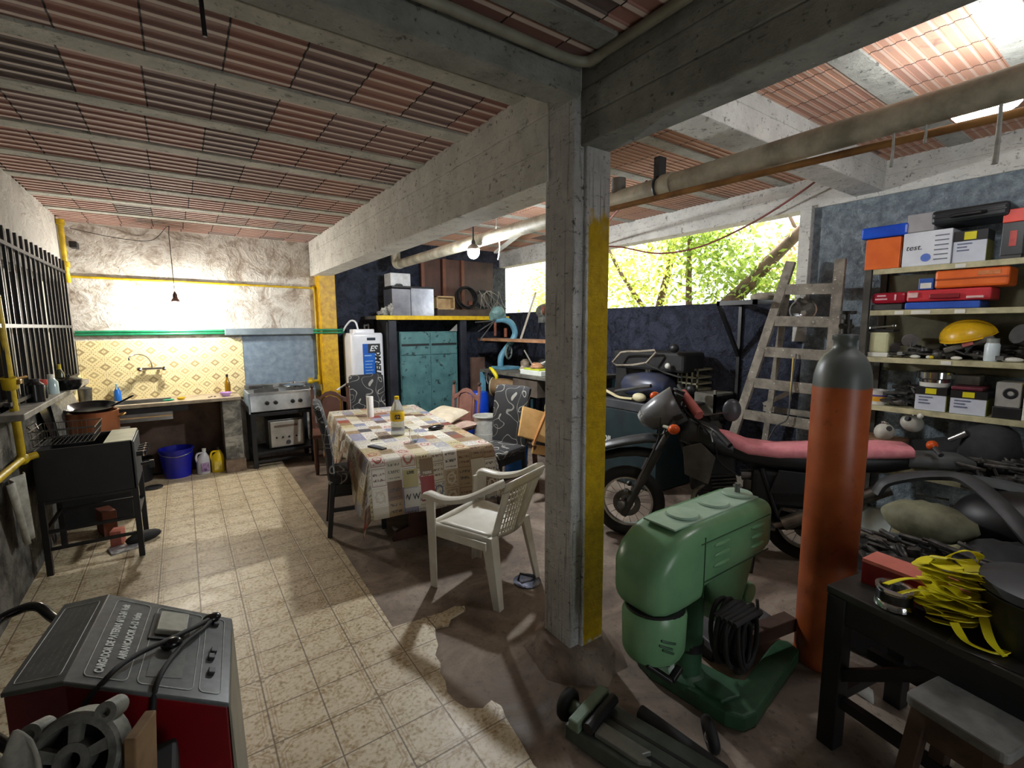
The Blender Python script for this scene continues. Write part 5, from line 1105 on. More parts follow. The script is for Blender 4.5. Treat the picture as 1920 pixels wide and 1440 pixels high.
# headlight shell
hs = []
for s, zc, hw, hh in ((.10, .935, .075, .05), (.14, .945, .1, .085), (.24, .99, .118, .115), (.36, 1.06, .12, .125)):
    hs.append([L(s - (zz) * .55, y, zc + zz) for y, zz in [(hw * math.cos(a) * (1 if abs(math.cos(a)) < .7 else 1), hh * math.sin(a)) for a in [2 * math.pi * k / 16 for k in range(16)]]])
part('headlight_shell', MB().loft(hs, cap=False), SHELL, t, w=True, smooth=35, solid=0.008)
part('headlight', MB().loft([[L(.085 - zz * .55, y, .93 + zz) for y, zz in [(.07 * math.cos(a), .045 * math.sin(a)) for a in [2 * math.pi * k / 14 for k in range(14)]]], [L(.12 - zz * .55, y, .94 + zz) for y, zz in [(.09 * math.cos(a), .075 * math.sin(a)) for a in [2 * math.pi * k / 14 for k in range(14)]]]]), M((150, 152, 152), (110, 112, 112), 4, 0.2), t, w=True, smooth=40)
part('instruments', MB().cyl(L(.32, .05, 1.06), L(.36, .05, 1.16), .045).cyl(L(.32, -.05, 1.06), L(.36, -.05, 1.14), .04), BLACKM, t, w=True, smooth=40)
FB, NB = V(3.17, 2.27, 1.18), V(2.9, 1.67, .86)
part('handlebar', MB().tube(spline([FB, V(3.12, 2.18, 1.1), V(3.03, 2.12, 1.03), V(3.0, 2.0, .97), V(2.95, 1.82, .93), NB]), .0115, 10), BLACKM, t, w=True, smooth=50)
part('bar_pad', MB().cyl(V(3.12, 2.2, 1.13), V(3.02, 1.98, 1.0), .036, 16), M((210, 124, 118), (184, 98, 94), 6, 0.6), t, w=True, smooth=50, label='pink padded roll on the handlebar')
for a, b in ((V(2.945, 1.79, .92), NB), (FB, V(3.15, 2.22, 1.14))): part('grip', MB().cyl(a, b, .019, 14), BLACKR, t, w=True, smooth=50)
for a, b in ((V(2.98, 1.85, .93), V(2.82, 1.74, .88)), (V(3.15, 2.2, 1.13), V(3.03, 2.3, 1.12))): part('brake_lever', MB().tube([a, (a + b) / 2 + Vector((-.02, 0, .01)), b], .007, 8), STEEL_D, t, w=True, smooth=50)
m_ = part('mirror', MB().ball(V(3.3, 1.9, 1.02), (.03, .065, .085), 16, 10, rt=rot(0, 0, 40)), M((76, 78, 82), (58, 60, 64), 6, 0.35), t, w=True, smooth=60)
part('mirror_stalk', MB().cyl(V(3.04, 1.96, 1.0), V(3.29, 1.9, 1.01), .006, 8), STEEL_D, m_, w=True)
for p, q in ((V(2.66, 1.93, .955), V(2.78, 2.1, .93)), (V(3.0, 2.36, 1.1), V(2.93, 2.28, 1.02))):
    k = part('indicator', MB().ball(p, (.042, .038, .034), 14, 9), ORG, t, w=True, smooth=60)
    part('indicator_stalk', MB().cyl(p, q, .012, 8), M((150, 150, 130), (116, 116, 100), 6, 0.5), k, w=True, smooth=50)
# tank, seat, tail
def loftx(secs, n=16):
    """sections (s, z centre, half width, half height, squareness) along the bike"""
    r = []
    for s, zc, hw, hh, sq in secs:
        ring = []
        for k in range(n):
            a = 2 * math.pi * (k + .5) / n; c, d = math.cos(a), math.sin(a)
            ring.append(L(s, hw * math.copysign(abs(c) ** sq, c), zc + hh * math.copysign(abs(d) ** sq, d)))
        r.append(ring)
    return MB().loft(r)
part('fuel_tank', loftx([(.38, .84, .07, .06, .7), (.45, .85, .12, .1, .7), (.6, .81, .135, .1, .7), (.75, .74, .1, .07, .7)]), DARKP, t, w=True, smooth=50)
PINK = M((244, 160, 168), (230, 138, 148), 24, 0.65, bump=0.2, bs=60)
part('seat_side', loftx([(.68, .745, .06, .05, .5), (.85, .71, .1, .07, .5), (1.1, .68, .12, .075, .5), (1.4, .675, .125, .075, .5), (1.75, .68, .115, .07, .5), (1.9, .69, .09, .05, .5)]), BLACKM, t, w=True, smooth=50)
part('seat_cover', loftx([(.655, .845, .05, .03, .6), (.72, .81, .09, .05, .6), (.85, .755, .115, .05, .6), (1.05, .735, .13, .045, .6), (1.4, .75, .14, .048, .6), (1.75, .765, .135, .048, .6), (1.9, .765, .12, .042, .6), (1.915, .76, .1, .03, .6)]), PINK, t, w=True, smooth=50, label='pink ribbed seat top')
part('rear_mudguard', loftx([(1.88, .70, .1, .045, .4), (2.1, .7, .1, .048, .4), (2.24, .695, .095, .045, .4), (2.29, .685, .085, .03, .4)]), M((104, 108, 108), (80, 84, 84), 9, 0.5), t, w=True, smooth=40)
k = part('indicator', MB().ball(V(3.76, .86, .9), (.036, .03, .03), 12, 8), ORG, t, w=True, smooth=60)
part('indicator_stalk', MB().cyl(V(3.76, .86, .9), V(3.7, .8, .86), .016, 8), GREYD, k, w=True, smooth=50)
part('frame', MB().tube([L(.36, 0, .9), L(.48, 0, .5), L(.62, 0, .25), L(1.1, 0, .22)], .02).tube([L(.4, 0, .86), L(.9, 0, .66), L(1.25, 0, .6), L(2.0, 0, .66)], .018).tube([L(.95, -.1, .62), L(1.1, -.1, .25), L(1.3, -.09, .28)], .017).tube([L(.95, .1, .62), L(1.1, .1, .25), L(1.3, .09, .28)], .017), BLACKM, t, w=True, smooth=50)
part('radiator_shroud', MB().prism([(0, 0), (.16, -.06), (.2, .14), (.1, .24), (-.02, .2)], .012, LM(.42, -.13, .58, rot(90))), M((84, 80, 76), (60, 57, 54), 8, 0.5), t, w=True, bevel=.004)
eg = MB().add(*(lambda q: (q.v, q.f))(MB().box((0, 0, 0), (.34, .22, .2))), LM(.82, 0, .33))
for i in range(6): eg.add(*(lambda q: (q.v, q.f))(MB().box((0, 0, 0), (.17, .19, .012))), LM(.72 - .006 * i, 0, .45 + .026 * i, rot(0, -10)))
eg.cyl(L(.72, 0, .42), L(.69, 0, .61), .055).cyl(L(.86, -.16, .34), L(.86, .13, .34), .085)
part('engine', eg, ENG, t, w=True, bevel=.006)
part('engine_cover', MB().cyl(L(.9, -.155, .35), L(.9, -.175, .35), .07, 20).cyl(L(.72, -.115, .33), L(.72, -.15, .33), .05), STEEL_D, t, w=True, smooth=40)
part('exhaust', MB().tube(spline([L(.62, -.03, .5), L(.5, -.06, .42), L(.52, -.1, .25), L(.75, -.14, .2), L(1.1, -.15, .3)]), .02, 10).cyl(L(1.1, -.15, .3), L(1.75, -.15, .55), .045), M((150, 146, 138), (104, 100, 94), 9, 0.3, 0.8), t, w=True, smooth=50)
part('carburettor', MB().cyl(L(.82, -.03, .55), L(.98, -.03, .56), .035).box(L(.88, -.03, .5), (.06, .06, .07)), STEEL_D, t, w=True)
part('side_panel', MB().prism([(0, 0), (.3, .02), (.38, .16), (.05, .17)], .014, LM(1.0, -.12, .5, rot(90))), BLACKM, t, w=True, bevel=.005)
part('airbox', MB().add(*(lambda q: (q.v, q.f))(MB().box((0, 0, 0), (.5, .2, .26))), LM(1.16, 0, .52)).add(*(lambda q: (q.v, q.f))(MB().box((0, 0, 0), (.3, .16, .3))), LM(.62, .02, .58)), BLACKR, t, w=True, bevel=.03)
part('horn_bracket', MB().torus(L(.45, -.1, .57), .022, .005, rot(90, 0, -45)), STEEL, t, w=True)
part('cables', MB().tube(spline([V(2.98, 1.95, .95), L(.5, -.12, .86), L(.52, -.1, .68), L(.6, -.06, .55)]), .006, 6).tube(spline([V(3.05, 2.1, 1.02), L(.25, -.1, 1.0), L(.22, -.12, .8), L(.1, -.12, .5)]), .006, 6).tube(spline([V(2.96, 1.9, .93), L(.62, -.14, .8), L(.66, -.13, .66), L(.8, -.1, .56)]), .006, 6), BLACKM, t, w=True, smooth=60)
part('foot_peg', MB().bar(L(1.02, -.1, .28), L(1.02, -.24, .29), .03, .02).bar(L(.98, -.12, .3), L(.8, -.18, .33), .014, .012), STEEL_D, t, w=True)
part('side_stand', MB().tube([L(.95, -.12, .26), L(.9, -.26, .08), L(.88, -.32, .0)], .014, 8), BLACKM, t, w=True)
part('swingarm', MB().bar(L(1.0, -.08, .3), L(1.33, -.08, .28), .025, .05).bar(L(1.0, .08, .3), L(1.33, .08, .28), .025, .05), BLACKM, t, w=True)

# ================================================================ stepladder
def mat_ladder():
    n = NT('spattered_wood'); c = n.ramp(n.noise(9, detail=6), [(.35, (104, 98, 88)), (.65, (150, 143, 130))])
    c = n.mix(n.m('MULTIPLY', n.step(n.noise(42, detail=3), .66, .7), .9), c, lin((226, 224, 216)))
    c = n.mix(n.m('MULTIPLY', n.step(n.noise(15, detail=5), .58, .7), .5), c, lin((70, 62, 54)))
    n.set(Base_Color=c, Roughness=.75); n.bump(n.noise(30), .2); return n.mat
LW = mat_ladder()
t = thing('stepladder', 'paint spattered wooden stepladder leaning behind the motorcycle', 'ladder', (3.75, 1.8, 0))
def lad(v, s): # v 0 top .. 1 foot ; s 0 far rail, 1 near rail
    a = Vector((4.2, 1.97, 2.165)).lerp(Vector((3.9, 2.41, 0.0)), v); b = Vector((4.2, 1.606, 2.145)).lerp(Vector((3.9, 1.525, 0.0)), v); return a.lerp(b, s)
for s in (0, 1): part('rail', MB().bar(lad(0, s), lad(1, s), .035, .075), LW, t, w=True, bevel=.004)
for i, v in enumerate((.105, .225, .345, .47, .6, .73, .87)):
    part('rung', MB().bar(lad(v, 0), lad(v, 1), .03, .085), LW, t, w=True, bevel=.004)
for s in (0.06, 0.94): part('back_leg', MB().bar(lad(.12, s) + Vector((.05, 0, 0)), Vector((4.3, lad(.6, s).y, 0.0)), .025, .05), LW, t, w=True)
part('back_brace', MB().bar(Vector((4.26, lad(.5, .06).y, .9)), Vector((4.26, lad(.5, .94).y, .9)), .02, .05).bar(Vector((4.26, lad(.5, .06).y, .93)), Vector((4.26, lad(.5, .6).y, 1.15)), .02, .04), LW, t, w=True)
solo('hanging_string', MB().tube(spline([lad(.345, .55) + Vector((-.03, 0, 0)), lad(.5, .6) + Vector((-.05, 0, 0)), lad(.6, .62) + Vector((-.05, 0, .03)), lad(.63, .5) + Vector((-.06, 0, 0)), lad(.75, .42) + Vector((-.06, 0, 0))]), .006, 6), GREYD, 'knotted dark cord tied to the ladder rungs', 'cord', w=True)
solo('hemp_twine', MB().cyl(lad(.36, .52) + Vector((-.03, 0, 0)), lad(.52, .6) + Vector((-.04, 0, 0)), .007, 6), M((214, 190, 110), (190, 164, 84), 6, 0.6), 'short yellowish cord hanging inside the ladder', 'cord', w=True)
t = thing('wall_bracket', 'black steel wall bracket on the parapet behind the ladder', 'bracket', (4.3, 2.1, 1.2))
part('arm', MB().bx(4.0, 4.4, 2.14, 2.17, 1.82, 1.86).bx(4.0, 4.4, 2.47, 2.5, 1.82, 1.86).bx(4.0, 4.03, 2.14, 2.5, 1.82, 1.86), BLACKM, t, w=True)
part('strut', MB().bar((4.38, 2.485, 1.35), (4.02, 2.485, 1.82), .03, .03), BLACKM, t, w=True)
part('upright', MB().bx(4.37, 4.4, 2.47, 2.5, .9, 1.86), BLACKM, t, w=True)
t = thing('work_lamp', 'small reflector lamp catching light behind the ladder top', 'lamp', (4.33, 1.95, 1.8))
part('reflector', MB().lathe([(.02, 0), (.09, .05), (.1, .1), (.09, .1), (.02, .02)], (4.32, 1.9, 1.74), rot(0, -75, 20), 20), CHROME, t, w=True, smooth=40)
part('holder', MB().tube([(4.32, 1.9, 1.76), (4.34, 1.95, 1.86), (4.39, 1.97, 1.86)], .018), BLACKM, t, w=True)
solo('parapet_rag', MB().ball((4.42, 2.3, 1.9), (.08, .12, .04), 10, 7, jit=.2), M((176, 170, 156), (140, 132, 118), 9, .9), 'pale lump of cloth on top of the parapet by the ladder', 'rag', w=True, smooth=60)

# ================================================================ chest and scrap between the column and the motorcycle
t = thing('storage_chest', 'dark teal chest with a grey lid behind the motorcycle front wheel', 'chest', (3.95, 3.2, 0))
part('body', MB().bx(3.68, 4.3, 2.86, 3.62, 0.02, 0.78), M((34, 52, 56), (24, 38, 42), 6, 0.5), t, w=True, bevel=.006)
part('lid', MB().bx(3.67, 4.31, 2.85, 3.63, 0.785, 0.88), M((72, 74, 78), (52, 54, 58), 6, 0.5), t, w=True, bevel=.01)
part('lettering', text_mb('OIL', .09, frame((3.676, 3.5, .44), (0, -1, 0), (0, 0, 1)), bold=.003), WHITEP, t, w=True)
t = thing('bent_plastic_arm', 'cream bent plastic arm lying on the chest lid', 'plastic part', (3.8, 3.3, .88))
part('arm', MB().tube(spline([(3.72, 3.6, .96), (3.72, 3.5, .93), (3.72, 3.38, .9), (3.72, 3.2, .905)]), .022, 8, flat=.6), M((226, 216, 176), (204, 192, 150), 6, .5), t, w=True, smooth=50)
part('end_cap', MB().ball((3.72, 3.12, .93), (.05, .08, .045), 14, 9), M((232, 222, 186), (210, 198, 160), 6, .5), t, w=True, smooth=60)
t = thing('old_fuel_tank', 'dusty blue motorcycle fuel tank on the scrap pile', 'fuel tank', (4.0, 3.15, .88))
part('body', MB().loft([[(3.95 + .16 * hw * math.cos(a), y, 1.02 + .15 * hh * math.sin(a)) for a in [2 * math.pi * k / 16 for k in range(16)]] for y, hw, hh in ((3.5, .5, .4), (3.44, .9, .75), (3.25, 1.05, 1.0), (3.05, 1.05, .95), (2.95, .8, .7), (2.92, .5, .4))]), M((40, 56, 100), (70, 70, 74), 4, .35), t, w=True, smooth=50)
part('cap', MB().disc((3.95, 3.2, 1.18), .035, .03), STEEL_D, t, w=True, smooth=40)
t = thing('picture_frame_gasket', 'open bent grey gasket ring propped on the scrap pile', 'gasket', (3.8, 3.3, 1.2))
part('ring', MB().tube([(3.82, 3.52, 1.22), (3.84, 3.6, 1.25), (3.86, 3.5, 1.36), (3.86, 3.4, 1.375), (3.86, 3.25, 1.38), (3.86, 3.06, 1.4), (3.86, 3.04, 1.38), (3.84, 3.14, 1.27), (3.82, 3.3, 1.24)], .012, 8, close=True), M((160, 150, 134), (120, 110, 96), 8, .6), t, w=True, smooth=50)
part('strap', MB().tube([(3.84, 3.16, 1.27), (3.9, 2.95, 1.18), (3.95, 2.8, 1.14)], .02, 8, flat=.4), GREYD, t, w=True)
solo('black_housing', MB().bx(3.95, 4.3, 2.78, 3.7, 1.18, 1.38), BLACKR, 'big black plastic housing behind the gasket on the scrap pile', 'housing', w=True, bevel=.03)
solo('scrap_table', MB().bx(3.75, 4.38, 2.6, 3.9, .895, .915).bx(4.16, 4.38, 3.0, 3.85, .9, 1.178), M((46, 44, 42), (28, 27, 26), 8, .8), 'dark support under the scrap beside the parapet', 'support', w=True, bevel=.01)
solo('handle_tool', MB().tube(spline([(3.7, 3.42, .96), (3.72, 3.25, 1.0), (3.72, 3.08, 1.04), (3.72, 2.98, 1.06)]), .02, 8), GREYD, 'grey curved pipe handle resting over the cream arm', 'handle', w=True, smooth=50)
for i, (y, z) in enumerate(((2.93, 1.25), (2.86, 1.425), (2.66, 1.045))): solo('round_fitting', MB().ball((3.9, y, z), (.04, .05, .045) if i else (.02, .03, .03), 12, 8), WHITEP if i == 0 else BLACKM, ('tiny white knob on the black housing', 'dark fitting beyond the white knob', 'black ribbed plug beside the blue fuel tank')[i], 'fitting', w=True, smooth=50)
t = thing('plastic_crate', 'beige slatted crate on the ledge behind the pink bar pad', 'crate', (4.25, 2.85, .98))
CR = M((150, 146, 120), (116, 112, 90), 7, .6)
cr = MB()
for z in (1.0, 1.06, 1.12, 1.2): cr.bx(4.12, 4.135, 2.74, 2.97, z, z + .018).bx(4.35, 4.365, 2.74, 2.97, z, z + .018).bx(4.12, 4.36, 2.74, 2.755, z, z + .018)
for y in (2.74, 2.8, 2.86, 2.92, 2.96): cr.bx(4.12, 4.135, y, y + .012, .99, 1.22)
part('sides', cr, CR, t, w=True)
part('base', MB().bx(4.12, 4.36, 2.74, 2.97, .98, .995), CR, t, w=True)
solo('wire_rack', MB().bx(4.05, 4.35, 2.5, 2.72, .98, 1.0).bx(4.05, 4.07, 2.5, 2.72, .8, .98).bx(4.05, 4.07, 2.5, 2.52, .8, 1.04), M((120, 118, 106), (80, 78, 70), 9, .7), 'grey dusty ledge piece below the beige crate', 'ledge', w=True)
mb = MB(); g = random.Random(31)
for i in range(26): mb.ball((4.14 + g.uniform(-.02, .18), 2.5 + g.uniform(0, .36), .45 + g.uniform(0, .38)), (g.uniform(.03, .09), g.uniform(.03, .09), g.uniform(.03, .07)), 8, 6, jit=.25, seed=i)
solo('scrap_heap', mb, M((74, 72, 66), (30, 30, 29), 16, .6), 'dark jumble of greasy scrap below the crate', 'scrap', w=True, kind='stuff', smooth=30)
# ================================================================ gas cylinder
def mat_cyl():
    n = NT('cylinder_paint'); z = n.xyz()[2]; g = n.noise(5, detail=7); f = n.noise(22, detail=4)
    c = n.ramp(g, [(.3, (140, 66, 30)), (.55, (166, 82, 38)), (.72, (174, 98, 56))])
    c = n.mix(n.m('MULTIPLY', n.step(f, .62, .7), .4), c, lin((96, 52, 34)))
    c = n.mix(n.step(n.m('ADD', z, n.m('MULTIPLY', n.m('SUBTRACT', g, .5), .03)), 1.36, 1.372), c, lin((84, 90, 88)))
    n.set(Base_Color=c, Roughness=.4); return n.mat
t = thing('gas_cylinder', 'tall rust orange gas cylinder with a grey shoulder', 'gas cylinder', (2.465, .9, 0))
part('body', MB().lathe([(0, 0), (.1, 0), (.113, .015), (.115, .05), (.115, 1.37), (.112, 1.42), (.1, 1.47), (.078, 1.51), (.05, 1.535), (.045, 1.55), (.045, 1.575), (.05, 1.58), (.05, 1.6), (.02, 1.605)], n=40), mat_cyl(), t, smooth=50)
part('valve', MB().cyl((0, 0, 1.6), (0, 0, 1.67), .02).cyl((-.05, 0, 1.64), (.05, 0, 1.64), .013).cyl((0, 0, 1.67), (0, 0, 1.7), .01).disc((0, 0, 1.7), .035, .014), M((60, 56, 50), (40, 38, 34), 9, .5, .5), t, smooth=40)

# ================================================================ green press drill
GP = M((112, 158, 116), (94, 140, 100), 5, 0.3, bump=0.06)
GPL = M((170, 196, 178), (140, 172, 152), 6, 0.35)
GPD = M((52, 92, 64), (38, 72, 50), 8, 0.5)
t = thing('belt_drill', 'green press drill with a long rounded belt cover beside the column', 'drill', (1.85, 1.18, 0))
def hsec(x, z0, z1, hw, r):
    return [Vector((x, 1.19 + y, z)) for y, z in [(a, (z0 + z1) / 2 + b) for a, b in rrect(hw, (z1 - z0) / 2, min(r, (z1 - z0) / 2 * .9, hw * .9), 4)]]
secs = [(1.4, .585, .64, .05, .03), (1.408, .53, .69, .085, .05), (1.435, .505, .735, .115, .06), (1.48, .495, .775, .13, .06), (1.54, .495, .805, .135, .055), (1.6, .5, .822, .135, .05), (1.68, .505, .83, .135, .05), (1.69, .55, .83, .135, .05), (2.18, .575, .83, .135, .05), (2.225, .585, .82, .13, .05), (2.24, .61, .8, .115, .05)]
part('belt_cover', MB().loft([hsec(*s) for s in secs]), GP, t, w=True, smooth=40)
part('seam', MB().bx(1.685, 1.689, 1.052, 1.056, .53, .79).bx(1.69, 2.2, 1.051, 1.055, .595, .599).bx(1.66, 2.2, 1.051, 1.055, .765, .768), GPD, t, w=True)
part('top_strip', MB().bx(1.56, 2.2, 1.11, 1.27, .826, .835), GPL, t, w=True, bevel=.003)
for i, x in enumerate((1.72, 1.95, 2.15)):
    p = part('cover_plate', MB().lathe([(.068, 0), (.07, .006), (.066, .012), (0, .012)], (x, 1.19, .834), n=24), GPL, t, w=True, smooth=35)
    if i == 2: part('bolt', MB().cyl((x, 1.19, .84), (x, 1.19, .89), .012).disc((x, 1.19, .875), .02, .01), STEEL_D, p, w=True)
for x in (1.74, 2.03):
    for k in range(3): part('louvre', MB().ball((x + .07, 1.055, .735 - .045 * k), (.062, .012, .011), 12, 7), GP, t, w=True, smooth=60)
mot = [(.15, .22), (.158, .24), (.158, .44), (.15, .47), (.1, .475)]
part('motor_housing', MB().loft([[(1.525 + r * .95 * math.cos(k * math.pi / 14), 1.17 + r * .85 * math.sin(k * math.pi / 14), z) for k in range(28)] for r, z in ((.09, .295), (.13, .305), (.143, .33), (.147, .475), (.135, .505))]), GP, t, w=True, smooth=40)
part('dark_band', MB().loft([[(1.53 + r * .95 * math.cos(k * math.pi / 14), 1.17 + r * .85 * math.sin(k * math.pi / 14), z) for k in range(28)] for r, z in ((.137, .49), (.137, .515))]), BLACKM, t, w=True, smooth=40)
for k, (a0, a1, z) in enumerate(((-2.2, -1.75, .43), (-2.25, -1.85, .41), (-2.15, -1.8, .39))):
    part('nameplate_mark', MB().tube([(1.525 + .1405 * math.cos(a0 + (a1 - a0) * q / 6), 1.17 + .126 * math.sin(a0 + (a1 - a0) * q / 6), z - .004 * q) for q in range(7)], .0045, 6), GPD, t, w=True)
part('feed_handle', MB().bar((1.42, 1.12, .31), (1.5, 1.06, .24), .03, .018).bar((1.5, 1.06, .24), (1.57, 1.07, .26), .03, .02), BLACKM, t, w=True, bevel=.004)
part('neck', MB().loft([[(x, 1.19 + y, z) for x, y in ((1.98 - a, -.09), (1.98 + a, -.09), (1.98 + a, .09), (1.98 - a, .09))] for a, z in ((.08, .3), (.14, .42), (.2, .57))]), GP, t, w=True, bevel=.01)
part('rack_arm', MB().bar((2.1, 1.19, .5), (2.2, 1.14, .3), .05, .06).disc((2.16, 1.12, .36), .05, .04, rt=rot(90)), GP, t, w=True, bevel=.006)
part('column_tube', MB().cyl((1.775, 1.17, .05), (1.79, 1.18, .55), .058, 24), M((62, 104, 74), (48, 84, 60), 7, .4), t, w=True, smooth=40)
part('column_ring', MB().cyl((1.784, 1.174, .2), (1.787, 1.175, .24), .063, 24), BLACKM, t, w=True, smooth=40)
part('column_flange', MB().lathe([(.09, 0), (.085, .03), (.06, .05)], (1.775, 1.17, .05), n=24), GPD, t, w=True, smooth=40)
bo = [(1.71, 1.41), (1.68, 1.3), (1.715, .95), (1.75, .89), (1.82, .875), (2.36, .95), (2.385, 1.02), (2.34, 1.06), (1.95, 1.0), (1.9, 1.06), (1.88, 1.3), (1.86, 1.36), (1.78, 1.42)]
part('base', MB().prism(bo, .075, Matrix.Translation((0, 0, .0))), M((54, 94, 64), (36, 68, 46), 9, .45), t, w=True, bevel=.012)
part('base_boss', MB().prism([(1.74, .98), (1.83, .95), (1.9, 1.0), (1.85, 1.3), (1.75, 1.32), (1.72, 1.2)], .02, Matrix.Translation((0, 0, .07))), GPD, t, w=True, bevel=.006)
part('slide_table', MB().prism([(1.95, 1.14), (2.42, 1.12), (2.5, 1.4), (2.05, 1.46)], .04, Matrix.Translation((0, 0, .1))), M((96, 96, 100), (70, 70, 74), 8, .5), t, w=True, bevel=.005)
part('slide_support', MB().bx(2.02, 2.4, 1.2, 1.36, .0, .1), BLACKM, t, w=True)
solo('timber_beam', MB().bar((1.98, 1.1, .17), (2.4, 1.02, .17), .07, .07), M((92, 70, 58), (66, 50, 42), 6, .8), 'dark timber block lying on the drill base', 'timber', w=True, bevel=.004)
mb = MB(); g = random.Random(12)
for k in range(9): mb.torus((1.76 + g.uniform(-.025, .025), 1.0 - .012 * k, .385 + g.uniform(-.02, .02)), g.uniform(.07, .125), .0095, rot(90 + g.uniform(-8, 8), g.uniform(-8, 8), g.uniform(-10, 14)) @ Matrix.Diagonal((.8, 1.25, 1, 1)), 26, 6)
for k in range(5): mb.tube(spline([(1.66, .98 - .02 * k, .5), (1.75 + .02 * k, .95 - .015 * k, .54 - .01 * k), (1.88, .97, .46 - .02 * k), (1.98, 1.0, .42)]), .011, 6)
t = thing('cord_coil', 'black power cord coiled and hung from the green drill', 'cord', (1.76, .98, .25))
part('loops', mb, BLACKR, t, w=True, smooth=60)
part('plug', MB().ball((1.79, .94, .25), (.045, .03, .035), 10, 7).cyl((1.9, 1.0, .42), (1.95, 1.02, .3), .008), BLACKM, t, w=True, smooth=50)
solo('bent_hook', MB().tube(spline([(2.02, 1.0, .43), (2.03, 1.0, .36), (1.99, 1.0, .3), (1.96, 1.0, .34)]), .007, 8), STEEL_D, 'bent steel hook hanging off the drill cord', 'hook', w=True, smooth=50)
# ================================================================ shelves on the grey wall
SHM = M((196, 190, 152), (150, 144, 112), 10, .6)
UPR = M((84, 80, 72), (52, 49, 44), 9, .5)
t = thing('steel_shelving', 'cream steel shelving against the grey wall beyond the gas cylinder', 'shelving', (4.2, .6, 0))
SY0, SY1 = -.9, 1.34
for z in (2.02, 1.735, 1.405, 1.06, .62, .2):
    part('shelf_board', MB().bx(4.06, 4.39, SY0, SY1, z, z + .008).bx(4.05, 4.062, SY0, SY1, z - .028, z + .008), SHM, t, w=True, bevel=.002)
for y in (SY1 + .01, SY0):
    for x in (4.05, 4.36): part('upright', MB().bx(x, x + .03, y, y + .04, 0, 2.03), UPR, t, w=True)
part('back_board', MB().bx(4.375, 4.385, SY0, SY1, 1.3, 2.0), M((120, 116, 92), (84, 80, 64), 5, .8), t, w=True)
for i, (y, z) in enumerate(((.88, 2.012), (1.17, 1.728), (1.08, 1.728), (1.03, 1.728), (.86, 1.728), (.9, 1.398))):
    part('price_tag', MB().bx(4.046, 4.05, y - .025, y + .025, z - .016, z + .008), WHITEP, t, w=True)
def ybox(name, label, y0, y1, z0, z1, x0, x1, mat, cat='box', bevel=.006, group=None):
    return solo(name, MB().bx(x0, x1, y0, y1, z0, z1), mat, label, cat, w=True, bevel=bevel, group=group)
Z1, Z2, Z3, Z4 = 2.029, 1.744, 1.414, 1.069
BLUEP = M((24, 88, 214), (16, 66, 180), 5, .35); ORP = M((232, 112, 40), (210, 92, 26), 5, .45)
t = thing('orange_carton', 'orange cardboard box on the top shelf end', 'box', (4.15, 1.3, Z1))
part('box', MB().bx(4.06, 4.25, 1.2, 1.4, Z1, 2.24), ORP, t, w=True, bevel=.004)
part('label', MB().bx(4.09, 4.22, 1.198, 1.2, Z1 + .02, 2.15), M((200, 196, 180), (120, 116, 104), 40, .5), t, w=True)
ybox('blue_tray', 'flat blue plastic case on the orange carton', 1.165, 1.435, 2.245, 2.325, 4.05, 4.3, BLUEP, 'case', .015)
t = thing('printed_carton', 'white printed carton with handwriting on the top shelf', 'box', (4.15, 1.05, Z1))
part('box', MB().bx(4.06, 4.3, .935, 1.185, Z1, 2.25), M((222, 226, 232), (204, 208, 216), 6, .5), t, w=True, bevel=.004)
lb = MB()
for i in range(6): lb.bx(4.058, 4.0605, .95, 1.02, 2.06 + .03 * i, 2.067 + .03 * i)
part('printed_lines', lb, M((110, 116, 126), (90, 96, 106), 40, .5), t, w=True)
for q, sz, y, z in (('test.', .05, 1.125, 2.15),): part('handwriting', text_mb(q, sz, frame((4.0585, y, z), (0, -1, 0), (0, 0, 1)), shear=.2), BLACKM, t, w=True)
part('emblem', MB().disc((4.0585, 1.06, 2.08), .026, .002, rt=rot(0, 90)), M((110, 140, 214), (80, 110, 190), 5, .5), t, w=True)
ybox('grey_carton', 'plain grey carton on the white printed carton', 1.03, 1.175, 2.252, 2.37, 4.06, 4.28, M((166, 164, 166), (146, 144, 146), 6, .7))
t = thing('black_tool_case', 'black ribbed tool case lying across the top shelf cartons', 'case', (4.15, .86, 2.25))
CM = rot(0, 6, 0)
part('shell', MB().box((4.2, .87, 2.325), (.3, .36, .09)), M((42, 46, 50), (30, 33, 36), 6, .3), t, w=True, bevel=.02)
part('ribs', MB().box((4.2, .87, 2.325), (.306, .34, .012)).box((4.2, .87, 2.35), (.304, .34, .008)), BLACKM, t, w=True, bevel=.002)
part('handle', MB().tube([(4.05, .95, 2.32), (4.03, .93, 2.32), (4.03, .81, 2.32), (4.05, .79, 2.32)], .01, 8), BLACKM, t, w=True)
